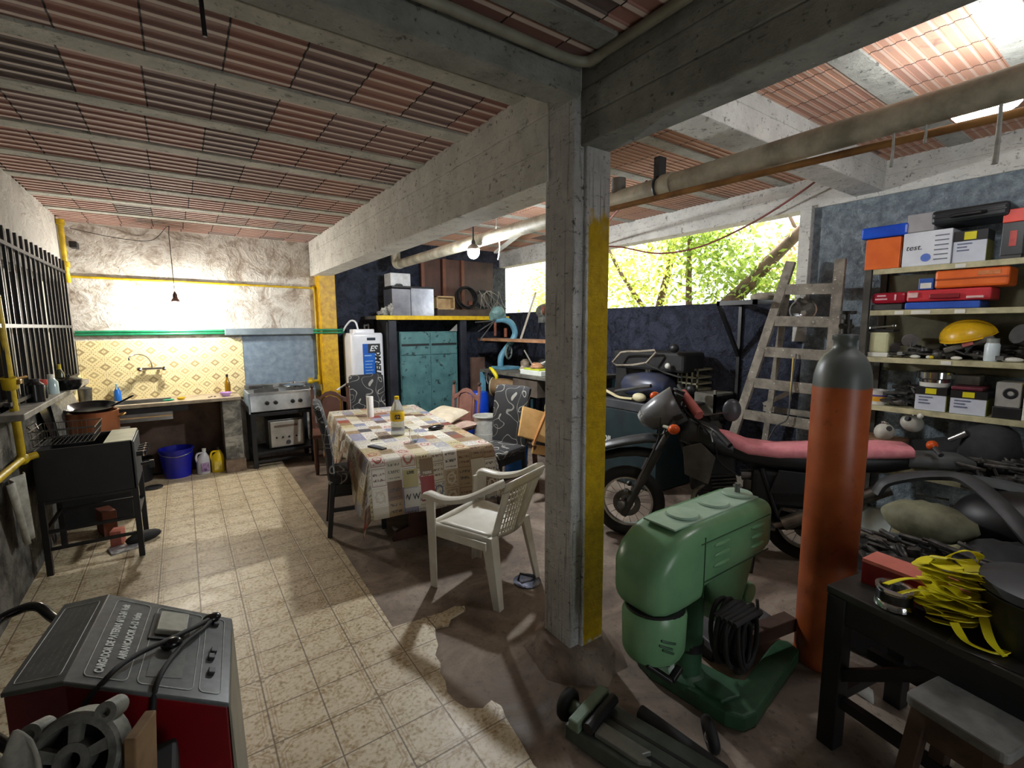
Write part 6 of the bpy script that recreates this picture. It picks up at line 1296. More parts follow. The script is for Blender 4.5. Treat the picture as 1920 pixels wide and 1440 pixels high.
def partbox(label, y0, y1, z0, z1):
    t = thing('spare_part_box', label, 'box', (4.12, (y0 + y1) / 2, z0))
    zm = z0 + (z1 - z0) * .68
    part('box', MB().bx(4.07, 4.24, y0, y1, z0, z1), M((206, 212, 222), (188, 194, 206), 5, .5), t, w=True, bevel=.003)
    part('black_band', MB().bx(4.068, 4.242, y0 - .001, y1 + .001, zm, z1 + .001), BLACKM, t, w=True)
    part('yellow_badge', MB().bx(4.066, 4.07, (y0 + y1) / 2 - .028, (y0 + y1) / 2 + .028, zm + .008, z1 - .006), M((222, 212, 40), (200, 190, 20), 8, .4), t, w=True)
    part('olive_side', MB().bx(4.07, 4.24, y0 - .002, y0, z0, zm), M((130, 130, 60), (104, 104, 40), 6, .5), t, w=True)
    lb = MB()
    for i, l in enumerate((.6, .4, .5)): lb.bx(4.067, 4.07, y1 - .02 - (y1 - y0 - .04) * l, y1 - .02, zm - .02 - .02 * i, zm - .012 - .02 * i)
    part('printed_lines', lb, M((110, 116, 140), (90, 96, 120), 40, .5), t, w=True)
partbox('spare part box under the black tool case on the top shelf', .775, .93, Z1, 2.22)
partbox('spare part box with a steel ring stacked on it on the fourth shelf', .885, 1.045, Z4, 1.225)
partbox('spare part box with a maroon lid piece on the fourth shelf', .695, .865, Z4, 1.22)
t = thing('red_topped_box', 'dark upright box with a red top on the top shelf', 'box', (4.12, .66, Z1))
part('box', MB().bx(4.07, 4.15, .62, .715, Z1 + .02, 2.24), M((62, 64, 66), (46, 48, 50), 6, .4), t, w=True, bevel=.004)
part('red_top', MB().bx(4.068, 4.152, .618, .717, 2.24, 2.315), M((232, 76, 56), (210, 58, 42), 5, .4), t, w=True, bevel=.004)
part('red_mark', MB().bx(4.066, 4.07, .65, .68, 2.1, 2.19), M((190, 70, 60), (160, 50, 44), 30, .4), t, w=True)
part('base', MB().bx(4.075, 4.145, .625, .71, Z1, Z1 + .02), GREYD, t, w=True)
# second shelf
REDP = M((206, 56, 66), (180, 40, 50), 7, .4)
ybox('grey_case', 'thin grey case under the dark red case on the second shelf', 1.165, 1.34, Z2, 1.785, 4.07, 4.3, GREYD, 'case')
ybox('blue_binder', 'flat blue case at the bottom of the second shelf', .775, 1.15, Z2, 1.79, 4.07, 4.3, M((52, 96, 196), (36, 72, 160), 5, .4), 'case', .008)
t = thing('crimson_case', 'crimson plastic case with white print on the second shelf', 'case', (4.15, 1.25, 1.79))
part('shell', MB().bx(4.07, 4.3, 1.15, 1.345, 1.788, 1.865), M((170, 26, 50), (140, 18, 38), 6, .3), t, w=True, bevel=.02)
part('print', MB().bx(4.067, 4.07, 1.2, 1.21, 1.81, 1.85).bx(4.067, 4.07, 1.25, 1.32, 1.815, 1.825).bx(4.067, 4.07, 1.26, 1.31, 1.838, 1.848), M((226, 190, 196), (200, 150, 160), 40, .4), t, w=True)
t = thing('red_tool_case', 'long red tool case under the orange case', 'case', (4.15, .95, 1.79))
part('shell', MB().bx(4.07, 4.3, .73, 1.145, 1.794, 1.87), REDP, t, w=True, bevel=.012)
part('handle', MB().bx(4.05, 4.075, .87, 1.02, 1.81, 1.84), M((150, 30, 40), (120, 22, 30), 5, .4), t, w=True, bevel=.006)
for q in ((.76, .84, 1.805, 1.82), (1.08, 1.13, 1.82, 1.855)): part('latch', MB().bx(4.055, 4.07, *q), M((224, 190, 186), (200, 160, 156), 30, .4), t, w=True, bevel=.003)
t = thing('orange_tool_case', 'bright orange tool case on top of the red case', 'case', (4.15, .84, 1.875))
part('shell', MB().bx(4.07, 4.3, .66, 1.005, 1.875, 1.99), ORP, t, w=True, bevel=.014)
part('seam', MB().bx(4.066, 4.072, .665, 1.0, 1.925, 1.935), M((170, 76, 24), (150, 60, 16), 5, .4), t, w=True)
part('label', MB().bx(4.066, 4.07, .7, .8, 1.945, 1.97), M((214, 140, 90), (190, 110, 60), 40, .4), t, w=True)
t = thing('blue_tag_box', 'small blue and white box beside the orange case', 'box', (4.1, 1.04, 1.875))
part('box', MB().bx(4.07, 4.14, 1.01, 1.085, 1.872, 1.945), M((60, 100, 180), (40, 76, 150), 8, .4), t, w=True, bevel=.003)
part('label', MB().bx(4.066, 4.07, 1.018, 1.075, 1.88, 1.915), WHITEP, t, w=True)
# third shelf
t = thing('plastic_canister', 'cream plastic canister with white base on the third shelf', 'canister', (4.12, 1.28, Z3))
part('body', MB().bx(4.08, 4.2, 1.225, 1.34, Z3 + .03, 1.59), M((206, 208, 170), (184, 186, 146), 6, .4), t, w=True, bevel=.014)
part('base', MB().bx(4.078, 4.202, 1.223, 1.342, Z3, Z3 + .032), WHITEP, t, w=True, bevel=.004)
part('black_lid', MB().bx(4.08, 4.2, 1.2, 1.35, 1.592, 1.61), BLACKM, t, w=True, bevel=.004)
solo('steel_spanner', MB().bar((4.09, 1.34, 1.62), (4.09, 1.2, 1.635), .016, .01).disc((4.09, 1.35, 1.62), .018, .012).disc((4.09, 1.2, 1.635), .015, .012), CHROME, 'shiny spanner lying on the cream canister', 'spanner', w=True)
t = thing('hard_hat', 'yellow hard hat tilted among tools on the third shelf', 'helmet', (4.18, .85, 1.55))
HM = Matrix.Translation((4.2, .84, 1.56)) @ rot(-12, -14, 0)
def hat(u, v):
    a = u * 2 * math.pi; p = v * math.pi / 2; r = .125
    return HM @ Vector((r * .95 * math.cos(a) * math.cos(p), r * 1.08 * math.sin(a) * math.cos(p), r * .85 * math.sin(p)))
part('shell', MB().grid(hat, 28, 10), M((226, 184, 40), (206, 160, 24), 6, .3), t, w=True, smooth=60, solid=.004)
part('brim', MB().add(*(lambda q: (q.v, q.f))(MB().torus((0, 0, 0), .128, .012, n=30, sq=.4)), HM), M((226, 184, 40), (206, 160, 24), 6, .3), t, w=True, smooth=60)
part('ridge', MB().tube([HM @ Vector((.0, .138 * math.cos(a), .110 * math.sin(a))) for a in [math.pi * k / 14 for k in range(15)]], .008, 6), M((210, 168, 30), (186, 144, 20), 6, .3), t, w=True, smooth=60)
part('strap', MB().tube([HM @ Vector((-.1, -.05, -.02)), HM @ Vector((-.13, .0, -.08)), HM @ Vector((-.1, .08, -.03))], .008, 6), BLACKM, t, w=True)
t = thing('white_jar', 'white plastic jar with a clear cap near the hard hat', 'jar', (4.11, .705, Z3))
part('body', MB().lathe([(0, 0), (.034, 0), (.036, .01), (.036, .1), (.03, .112)], n=20), M((214, 226, 230), (190, 204, 208), 5, .3), t, smooth=40)
part('cap', MB().lathe([(.03, .112), (.03, .14), (0, .142)], n=20), M((150, 156, 150), (120, 126, 120), 5, .3), t, smooth=40)
solo('white_pad', MB().ball((4.09, .61, Z3 + .014), (.03, .05, .016)), WHITEP, 'small white oval piece beside the white jar', 'piece', w=True, smooth=60)
solo('grey_canister', MB().cyl((4.3, .45, Z3 + .1), (4.12, .6, Z3 + .17), .06, 20), GREYD, 'grey cylindrical canister lying over the tools', 'canister', w=True, smooth=40)
for i, (y, z, r, tl) in enumerate(((1.19, .07, .03, 60), (1.11, .12, .045, 65), (1.02, .05, .035, 20))):
    solo('round_gauge', MB().disc((4.1, y, Z3 + z), r, .02, rt=rot(0, tl, 20)), (GREYD, M((150, 150, 150), (110, 110, 110), 6, .4, .4), BLACKM)[i], ('small dark round gauge next to the cream canister', 'pale round disc standing up among shelf tools', 'black disc lying below the pale round disc')[i], 'gauge', w=True, smooth=40)
solo('power_grinder', MB().bar((4.11, .93, 1.47), (4.11, .7, 1.56), .03, .035), M((96, 92, 84), (66, 62, 58), 9, .5), 'long dark grinder body sloping under the hard hat', 'grinder', w=True, bevel=.008)
solo('red_grip', MB().bar((4.085, .84, 1.51), (4.085, .79, 1.53), .012, .03), M((190, 110, 100), (160, 84, 76), 6, .5), 'reddish grip piece on the sloping grinder body', 'grip', w=True, bevel=.004)
g = random.Random(77)
def clutter(name, label, y0, y1, z, n, cat, hmax=.09, seed=1, x0=4.09, x1=4.34, kind='stuff'):
    g = random.Random(seed); mb = MB()
    for i in range(n):
        y = g.uniform(y0, y1); x = g.uniform(x0, x1); k = g.random()
        if k < .4:
            a = g.uniform(0, 3.14); l = g.uniform(.04, .13); zz = z + g.uniform(.008, hmax)
            mb.cyl((x - .3 * l * math.cos(a), y - l * math.sin(a), zz), (x + .3 * l * math.cos(a), y + l * math.sin(a), zz + g.uniform(-.01, .03)), g.uniform(.006, .014), 8)
        elif k < .7: mb.ball((x, y, z + g.uniform(.01, hmax * .6)), (g.uniform(.015, .04), g.uniform(.02, .045), g.uniform(.012, .035)), 9, 6, jit=.15, seed=i)
        elif k < .85: mb.torus((x, y, z + g.uniform(.01, hmax)), g.uniform(.02, .045), .007, rot(g.uniform(0, 80), g.uniform(0, 40)), 16, 6)
        else: mb.box((x, y, z + g.uniform(.01, hmax * .6)), (g.uniform(.02, .06), g.uniform(.02, .07), g.uniform(.015, .04)), rot(g.uniform(-20, 20), g.uniform(-20, 20), g.uniform(0, 90)))
    return solo(name, mb, M((96, 94, 90), (26, 26, 26), 22, .45, .3), label, cat, w=True, kind=kind, smooth=40)
clutter('hand_tools', 'jumble of greasy hand tools along the third shelf', .55, 1.2, Z3, 70, 'tools', .09, 3)
clutter('small_parts', 'dark small parts heaped at the fourth shelf end', 1.03, 1.2, Z4, 45, 'parts', .14, 5)
for i, (y, c, l) in enumerate(((1.0, 1, 'small pale bolt on the third shelf edge'), (.985, 0, 'tiny yellow cap on the third shelf edge'), (.86, 1, 'white handled scraper on the third shelf'), (1.07, 1, 'curved cream strip on the third shelf front'))):
    solo('small_piece', MB().ball((4.085, y, Z3 + .012), (.012, .03 if i > 1 else .014, .012), 10, 6), (M((226, 206, 60), (200, 180, 30), 5, .4), WHITEP)[c], l, 'piece', w=True, smooth=60)
# fourth shelf
t = thing('plaster_tub', 'white tub with yellow band on the fourth shelf', 'tub', (4.12, 1.27, Z4))
part('body', MB().lathe([(0, 0), (.05, 0), (.058, .1), (.062, .105), (.055, .105), (.047, .008), (0, .008)], n=24), WHITEP, t, smooth=40)
part('band', MB().lathe([(.0515, .02), (.0555, .06)], n=24), M((230, 176, 50), (210, 150, 30), 8, .4), t, smooth=40)
part('stripe', MB().lathe([(.0557, .06), (.057, .072)], n=24), M((96, 80, 160), (76, 60, 140), 8, .4), t, smooth=40)
t = thing('steel_ring', 'shiny steel drum ring on the spare part box', 'ring', (4.15, .97, 1.226))
part('drum', MB().lathe([(.06, 0), (.075, .0), (.08, .05), (.098, .06), (.098, .1), (.08, .105), (.05, .105), (.05, .0), (.06, 0)], n=30), CHROME, t, smooth=40)
part('white_band', MB().lathe([(.0755, .002), (.079, .03)], n=30), WHITEP, t, smooth=40)
ybox('maroon_lid', 'maroon flat piece on the right hand spare part box'.replace('right hand ', 'second '), .72, .87, 1.223, 1.245, 4.08, 4.3, M((110, 40, 56), (84, 28, 40), 6, .5), 'lid')
ybox('grey_block', 'dull grey block at the back of the fourth shelf', .76, .88, 1.246, 1.31, 4.2, 4.32, M((150, 148, 142), (124, 122, 116), 6, .6), 'block')
t = thing('grey_ring_box', 'grey carton printed with a black ring on the fourth shelf', 'box', (4.12, .6, Z4))
part('box', MB().bx(4.09, 4.25, .555, .665, Z4 + .07, 1.29), M((160, 158, 152), (136, 134, 128), 6, .6), t, w=True, bevel=.004)
part('printed_ring', MB().torus((4.088, .6, 1.225), .024, .01, rot(0, 90), 22, 6, sq=.2), BLACKM, t, w=True)
part('tray', MB().bx(4.08, 4.26, .545, .67, Z4, Z4 + .07), BLACKM, t, w=True, bevel=.004)
t = thing('yellow_carton', 'yellow and white carton at the shelf edge', 'box', (4.12, .5, Z4))
part('box', MB().bx(4.07, 4.2, .45, .54, Z4, 1.27), M((226, 226, 216), (206, 206, 194), 6, .5), t, w=True, bevel=.004)
part('yellow_top', MB().bx(4.068, 4.202, .448, .542, 1.27, 1.345).bx(4.068, 4.07, .47, .53, Z4 + .05, Z4 + .13), M((232, 214, 30), (214, 194, 16), 6, .4), t, w=True)
# below the fourth shelf
def mask(label, loc, rz):
    t = thing('dust_mask', label, 'mask', loc, r=rot(20, 30, rz))
    part('shell', MB().ball((0, 0, .05), (.075, .06, .06), 18, 12), M((214, 212, 200), (186, 184, 172), 6, .5), t, smooth=60)
    part('valve', MB().disc((-.066, -.02, .06), .017, .02, rt=rot(0, 80, 0)), BLACKM, t, smooth=40)
    part('visor', MB().ball((-.03, .02, .095), (.04, .03, .02), 12, 8), CHROME, t, smooth=60)
mask('cream face mask resting on the cardboard box below the shelf', (4.02, 1.2, .845), 20)
mask('cream face mask higher up under the fourth shelf', (4.12, 1.09, .92), -30)
ybox('cardboard_box', 'brown cardboard box under the face mask', 1.08, 1.34, .63, .84, 3.98, 4.2, M((140, 104, 74), (112, 82, 58), 5, .8))
solo('white_plug', MB().ball((4.04, 1.0, 1.03), .018, 12, 8), WHITEP, 'round white plug hanging below the fourth shelf', 'plug', w=True, smooth=60)
solo('chrome_nozzle', MB().cyl((4.03, .84, .9), (4.03, .76, .96), .016, 10, r2=.022), STEEL, 'bright nozzle end in the dark under the fourth shelf', 'nozzle', w=True, smooth=40)
DC = M((50, 52, 54), (24, 25, 26), 6, .85, bump=.4, bs=8)
solo('grey_bag', MB().loft([[(4.1 + a * math.cos(k * math.pi / 8), .66 + b * math.sin(k * math.pi / 8), z) for k in range(16)] for z, a, b in ((.63, .1, .12), (.7, .13, .16), (.85, .12, .15), (.98, .1, .12), (1.03, .04, .06))]), DC, 'dark grey crumpled bag under the fourth shelf', 'bag', w=True, smooth=60)
solo('black_sheet', MB().box((4.14, .8, .84), (.03, .5, .16), rot(-18, 15, 0)), DC, 'dark sloping plastic panel below the fourth shelf', 'panel', w=True, bevel=.01)
clutter('cable_heap', 'heap of dark cables and hoses below the shelving', .1, .72, .64, 90, 'cables', .2, 11, 3.8, 4.04)
clutter('junk_heap', 'dark junk heap at the foot of the shelving', -.1, 1.0, .03, 90, 'junk', .5, 15, 3.7, 4.0)

# ================================================================ dark plastic fairings and bags beside the bench
t = thing('motorbike_fairing', 'dark plastic fairing with an arched grip beside the motorcycle tail', 'fairing', (3.35, .65, .5))
def band(pts, w, mat, name):
    P = spline(pts, 6); mb = MB()
    rings = []
    for i, p in enumerate(P):
        d = (P[min(i + 1, len(P) - 1)] - P[max(i - 1, 0)]).normalized(); sd = d.cross(Vector((0, 0, 1))); sd = sd.normalized() if sd.length > .05 else Vector((0, 1, 0)); up = sd.cross(d)
        rings.append([p + sd * w + up * .0, p + sd * w * .6 + up * .02, p - sd * w * .6 + up * .02, p - sd * w, p - sd * w * .6 - up * .025, p + sd * w * .6 - up * .025])
    part(name, mb.loft(rings), mat, t, w=True, smooth=50)
PL = M((72, 74, 76), (50, 52, 54), 7, .5)
band([(3.42, 1.02, .62), (3.44, .98, .7), (3.5, .85, .76), (3.52, .72, .79), (3.46, .62, .8), (3.36, .5, .75), (3.26, .38, .66), (3.2, .24, .5)], .05, PL, 'arch')
band([(3.56, .62, .78), (3.6, .48, .77), (3.6, .3, .74), (3.6, .05, .7)], .09, M((96, 102, 106), (76, 82, 86), 6, .4), 'side_panel')
part('inner_shell', MB().ball((3.5, .4, .58), (.2, .3, .2), 14, 9), BLACKM, t, w=True, smooth=60)
solo('khaki_bag', MB().ball((3.2, .72, .6), (.14, .2, .1), 16, 10, jit=.06, seed=4), M((136, 136, 110), (86, 86, 66), 5, .7, bump=.3), 'dull khaki bag under the arched fairing', 'bag', w=True, smooth=70)
solo('paper_sheet', MB().box((3.5, 1.06, .42), (.02, .22, .14), rot(0, 30, 0)), M((196, 210, 208), (170, 184, 182), 5, .7), 'pale sheet behind the gas cylinder', 'sheet', w=True)
for i, (c, r, l) in enumerate((((3.12, .4, .4), (.17, .2, .22), 'large dark cloth bundle behind the yellow straps'), ((3.2, .98, .2), (.24, .22, .2), 'black lumpy sack by the foot of the gas cylinder'), ((2.95, -.12, .4), (.25, .22, .25), 'dark grey sack at the far bench end'))):
    solo('cloth_bundle', MB().ball(c, r, 18, 11, jit=.07, seed=i), DC, l, 'bundle', w=True, smooth=70)
clutter('black_scraps', 'black scraps and fittings heaped behind the red carton', .45, 1.0, .45, 60, 'scraps', .2, 19, 2.64, 2.88)
solo('scrap_chest', MB().bx(2.66, 2.9, .3, 1.0, 0, .43), BLACKR, 'low dark chest under the scraps beside the gas cylinder', 'chest', w=True, bevel=.03)

# ================================================================ black workbench in front
BZ = .655
BKT = M((52, 54, 50), (32, 33, 31), 8, .35)
t = thing('black_bench', 'black steel bench with yellow straps on it', 'bench', (1.965, .715, 0), -10)
part('bench_top', MB().bx(0, .52, -1.3, 0, BZ - .03, BZ), BKT, t, bevel=.005)
part('rail', MB().bx(.01, .04, -1.28, -.01, BZ - .13, BZ - .03).bx(.01, .5, -.04, -.01, BZ - .13, BZ - .03), BLACKM, t, bevel=.004)
for x, y in ((.0, -.07), (.46, -.07), (.0, -1.3), (.46, -1.3)): part('leg', MB().bx(x, x + .065, y, y + .065, 0, BZ - .03), BLACKM, t, bevel=.004)
part('brace', MB().bar((.035, -.05, .3), (.035, -.4, BZ - .1), .03, .04).bar((.035, -.03, .2), (.035, -1.2, .2), .03, .04).bar((.25, -.04, .32), (.25, -1.2, .32), .03, .04).bar((.03, -.04, .2), (.48, -.04, .2), .03, .04), BLACKM, t)
BW2 = Matrix.Translation((1.965, .715, 0)) @ Matrix.Rotation(math.radians(-10), 4, 'Z')
def onb(x, y, z=0): return tuple(BW2 @ Vector((x, y, BZ + z)))
t = thing('red_carton', 'long red carton on the bench end by the gas cylinder', 'box', onb(.2, -.16), -6)
part('box', MB().bx(-.055, .055, -.2, .12, 0, .095), M((150, 26, 28), (120, 18, 22), 6, .4), t, bevel=.003)
part('pink_edge', MB().bx(-.0555, .0555, -.2, .12, .085, .098), M((224, 130, 114), (200, 106, 92), 6, .5), t)
t = thing('chrome_canister', 'chrome ring canister on the bench edge beside the straps', 'canister', onb(.07, -.19))
part('body', MB().lathe([(.05, 0), (.058, .004), (.056, .02), (.052, .025), (.052, .06), (.058, .066), (.058, .075), (.046, .075), (.04, .07), (.04, .0), (.05, 0)], n=30), CHROME, t, smooth=35)
part('dark_band', MB().lathe([(.0525, .026), (.0525, .058)], n=30), M((70, 70, 66), (30, 30, 30), 20, .3, .6), t, smooth=40)
part('core', MB().lathe([(0, .0), (.038, .0), (.038, .05), (.014, .06), (.012, .085), (0, .085)], n=20), GREYD, t, smooth=40)
# yellow straps
YS = M((246, 238, 40), (228, 216, 24), 7, .5)
c = Vector(onb(.13, -.33)); g = random.Random(44)
t = thing('tie_down_straps', 'heap of bright yellow webbing straps on the black bench', 'straps', tuple(c))
def ribbon(pts, w=.02):
    P = spline(pts, 6); rings = []
    for i, p in enumerate(P):
        d = (P[min(i + 1, len(P) - 1)] - P[max(i - 1, 0)]).normalized(); sd = d.cross(Vector((.2, .3, 1))).normalized(); up = sd.cross(d) * .0015
        rings.append([p + sd * w + up, p - sd * w + up, p - sd * w - up, p + sd * w - up])
    return MB().loft(rings)
for i in range(16):
    a0 = g.uniform(0, 6.28); pts = []
    for k in range(7):
        a = a0 + k * g.uniform(.7, 1.2); r = .03 + .055 * g.random(); pts.append(c + Vector((r * math.cos(a) * .9, r * math.sin(a) * 1.1, .02 + .0115 * i + g.uniform(-.01, .02))))
    part('strap', ribbon(pts, g.uniform(.018, .034)), YS, t, w=True, smooth=70)
for pts in ([c + Vector((-.1, .16, .1)), c + Vector((-.03, .12, .115)), c + Vector((.02, .05, .12)), c + Vector((.04, -.04, .13))], [c + Vector((-.1, .12, .085)), c + Vector((-.05, .08, .1)), c + Vector((.02, 0, .1)), c + Vector((.08, -.05, .09))], [c + Vector((.08, .02, .15)), c + Vector((.05, .04, .2)), c + Vector((.06, 0, .24)), c + Vector((.1, -.03, .22)), c + Vector((.09, -.02, .17))], [c + Vector((-.09, -.02, .05)), c + Vector((-.12, -.06, .02)), c + Vector((-.1, -.12, .01)), c + Vector((-.06, -.14, .015))], [c + Vector((.12, -.02, .17)), c + Vector((.0, -.06, .11)), c + Vector((-.08, -.1, .04)), c + Vector((-.1, -.14, .012))]):
    part('strap', ribbon(pts, .012), YS, t, w=True, smooth=70)
t = thing('black_tub', 'black round plastic tub on the bench beyond the straps', 'tub', onb(.23, -.52), 0)
part('body', MB().lathe([(0, 0), (.15, 0), (.165, .16), (.172, .17), (.16, .175), (0, .175)], n=36), M((44, 46, 50), (30, 32, 35), 6, .4), t, smooth=40)
part('lid', MB().lathe([(.17, .176), (.165, .2), (.12, .215), (0, .21)], n=36), M((66, 70, 76), (50, 53, 58), 6, .45), t, smooth=40)
t = thing('steel_tray', 'black rimmed tray at the front bench edge under the tub', 'tray', onb(.13, -.5))
part('body', MB().bx(-.12, .3, -.35, .15, 0, .004), M((60, 58, 54), (44, 42, 40), 6, .4, .3), t, bevel=.004)
solo('silver_part', MB().box(tuple(Vector(onb(.25, -.54)) + Vector((0, 0, .24))), (.16, .1, .03), rot(10, 15, 30)), STEEL, 'silvery bracket lying on the black tub lid', 'bracket', w=True, bevel=.006)
# grey stool
t = thing('grey_stool', 'grey topped wooden stool in front of the black bench', 'stool', (1.83, .262, 0), -12)
part('seat', MB().prism(rrect(.118, .12, .025), .035, Matrix.Translation((0, 0, .49))), M((112, 112, 108), (88, 88, 84), 16, .6), t, bevel=.006)
for sx in (-1, 1):
    for sy in (-1, 1): part('leg', MB().bar((sx * .08, sy * .085, .49), (sx * .115, sy * .125, 0), .04, .045), M((96, 74, 60), (66, 50, 40), 6, .7), t, bevel=.004)
part('apron', MB().bx(-.1, .1, -.1, -.08, .4, .49).bx(-.1, .1, .08, .1, .4, .49).bx(-.1, -.08, -.09, .09, .4, .49).bx(.08, .1, -.09, .09, .4, .49), M((92, 70, 54), (64, 48, 38), 6, .7), t, bevel=.003)
solo('paper_scrap', MB().grid(lambda u, v: (2.38 + .14 * u - .03 * v, .76 - .12 * v + .05 * u, .004 + .012 * math.sin(u * 5) * v), 6, 6), M((216, 218, 214), (180, 182, 178), 9, .8), 'crumpled white paper on the floor under the bench', 'paper', w=True, smooth=60, solid=.003)

# ================================================================ machine slide on the floor
SL = M((84, 92, 84), (58, 64, 58), 9, .4, .2)
t = thing('trolley_jack', 'grey green steel slide with black rubber wheels on the floor below the column', 'jack', (1.235, 1.3, 0), -76.0)
# local +x runs away from the rubber wheel
part('bed', MB().bx(.0, .7, -.11, .11, .02, .085), SL, t, bevel=.006)
part('bed_slot', MB().bx(.12, .7, .03, .045, .0835, .087).bx(.12, .7, -.035, -.02, .0835, .087), BLACKM, t)
part('jaw', MB().bx(.02, .07, -.12, .12, .085, .13), M((120, 138, 118), (92, 108, 92), 7, .4, .2), t, bevel=.008)
part('roller', MB().cyl((.1, -.1, .115), (.1, .1, .115), .022, 16), BLACKM, t, smooth=40)
part('slide_plate', MB().prism([(.12, -.085), (.3, -.085), (.34, -.06), (.3, -.05), (.32, -.02), (.12, -.02)], .02, Matrix.Translation((0, 0, .085))), M((130, 132, 124), (100, 102, 96), 7, .4, .3), t, bevel=.003)
w_ = part('wheel', MB().torus((-.06, .0, .065), .04, .026, rot(0, 90), 26, 10), BLACKR, t, smooth=50)
part('wheel_hub', MB().cyl((-.07, 0, .065), (.0, 0, .065), .03, 18), M((110, 128, 110), (84, 100, 84), 7, .4, .2), w_, smooth=40)
solo('rubber_bar', MB().cyl((1.47, 1.18, .03), (1.5, .82, .03), .028, 18), BLACKR, 'thick black rubber bar on the floor beside the steel slide', 'bar', w=True, smooth=40)
t = thing('caster_wheel', 'black wheel with a shiny hub in front of the green drill base', 'wheel', (1.58, .93, 0))
part('tyre', MB().torus((1.58, .93, .06), .045, .022, rot(0, 80, -40), 28, 10), BLACKR, t, w=True, smooth=50)
part('hub', MB().ball((1.57, .92, .06), .026), CHROME, t, w=True, smooth=60)

# ================================================================ battery charger trolley
A, B, C_, D_ = V(-.24, 1.80, .85), V(.06, 1.72, .70), V(.025, 1.32, .70), V(-.28, 1.40, .85)
F_, E_ = V(-.36, 1.92, .80), V(-.41, 1.52, .80)
t = thing('battery_charger', 'red garage battery charger with a grey sloping control panel', 'charger', (-.18, 1.6, 0))
def dn(p, z=.1, k=0): return Vector((p.x, p.y, z))
low = [dn(q) for q in (A, B, C_, D_, E_, F_)]
hi = [q - Vector((0, 0, .012)) for q in (A, B, C_, D_, E_, F_)]
mb = MB().add(low + hi, [(5, 4, 3, 2, 1, 0), (6, 7, 8, 9), (6, 9, 10, 11)] + [(i, (i + 1) % 6, 6 + (i + 1) % 6, 6 + i) for i in range(6)])
part('cabinet', mb, M((128, 14, 24), (104, 8, 18), 4, .35), t, w=True, bevel=.004)
mb = MB()
top = [A, B, C_, D_, E_, F_]; ct = sum(top, Vector()) / 6
ov = [q + (q - ct) * .02 for q in top]
mb.add([q - Vector((0, 0, .012)) for q in ov] + ov, [(0, 3, 2, 1), (0, 5, 4, 3), (6, 7, 8, 9), (6, 9, 10, 11)] + [(i, (i + 1) % 6, 6 + (i + 1) % 6, 6 + i) for i in range(6)])
PANEL = M((104, 108, 108), (84, 88, 88), 30, .3)
part('control_panel', mb, PANEL, t, w=True, bevel=.003)
WL = M((214, 218, 214), (180, 184, 180), 60, .5)
def pp(a, b, h=.0015):   # a: D->A , b: D->C
    q = (D_ * (1 - a) + A * a) * (1 - b) + (C_ * (1 - a) + B * a) * b; n = (C_ - D_).cross(A - D_).normalized(); n = n if n.z > 0 else -n
    return q + n * h
def pl(a, b, h=.0015):   # sloping back flap: b from the ridge outwards
    q = (D_ * (1 - a) + A * a) * (1 - b) + (E_ * (1 - a) + F_ * a) * b; n = (E_ - D_).cross(A - D_).normalized(); n = n if n.z > 0 else -n
    return q + n * h
def outline(f, a0, a1, b0, b1):
    r = .04; pts = []
    for ca, cb, s in ((a1 - r, b1 - r * .8, 0), (a0 + r, b1 - r * .8, 90), (a0 + r, b0 + r * .8, 180), (a1 - r, b0 + r * .8, 270)):
        for k in range(5):
            q = math.radians(s + 22.5 * k); pts.append(f(ca + r * math.cos(q), cb + r * .8 * math.sin(q), .002))
    return MB().tube(pts, .0011, 5, close=True)
for rng in ((.06, .95, .08, .34), (.06, .95, .40, .76), (.06, .95, .80, .95)): part('panel_outline', outline(pp, *rng), WL, t, w=True)
part('panel_outline', outline(pl, .06, .92, .12, .9), WL, t, w=True)
def ptext(s, size, f, a, b, sx=1.0, bold=.0006):
    o = f(a, b, .0022); x = f(a + .05, b) - f(a - .05, b); y = f(a, b - .02) - f(a, b + .02)
    if f is pl: y = -y
    part('panel_lettering', text_mb(s, size, frame(o, x, y), .0004, bold=bold, sx=sx), WL, t, w=True)
ptext('CARGADOR DE BATERIAS 6/12-24 Volt', .024, pp, .5, .16, .78, .0012)
ptext('ARRANCADOR 6-12 Volts', .024, pp, .54, .265, .82, .0012)
g = random.Random(6)
for i in range(5):      # worn rows of small print, no longer readable
    a = .12; b = .24 + .13 * i; mb = MB()
    while a < .84:
        l = g.uniform(.02, .07); p0, p1 = pl(a, b, .0022), pl(a + l, b, .0022); d = (pl(a, b + .018) - pl(a, b - .018)) * .5
        mb.add([p0 - d, p1 - d, p1 + d, p0 + d], [(0, 1, 2, 3)]); a += l + .012
    part('worn_print', mb, M((150, 154, 150), (104, 108, 106), 150, .5), t, w=True)
def pbox(a, b, da, db, h):
    o = pp(a, b, h / 2); x = (pp(a + .1, b) - pp(a - .1, b)).normalized(); y = (pp(a, b + .1) - pp(a, b - .1)).normalized(); m = frame(o, x, y)
    return MB().add(*(lambda q: (q.v, q.f))(MB().box((0, 0, 0), (da, db, h))), m)
me_ = part('meter', pbox(.72, .53, .1, .075, .02), M((176, 176, 162), (156, 156, 142), 30, .4), t, w=True, bevel=.003)
part('meter_bezel', pbox(.7, .53, .13, .1, .006), BLACKM, t, w=True)
part('rating_plate', pbox(.32, .56, .14, .08, .002), M((112, 114, 112), (96, 98, 96), 40, .3), t, w=True)
for a, b in ((.86, .875), (.5, .875), (.42, .86), (.26, .87)): part('switch', pbox(a, b, .022, .016, .012), BLACKM, t, w=True, bevel=.002)
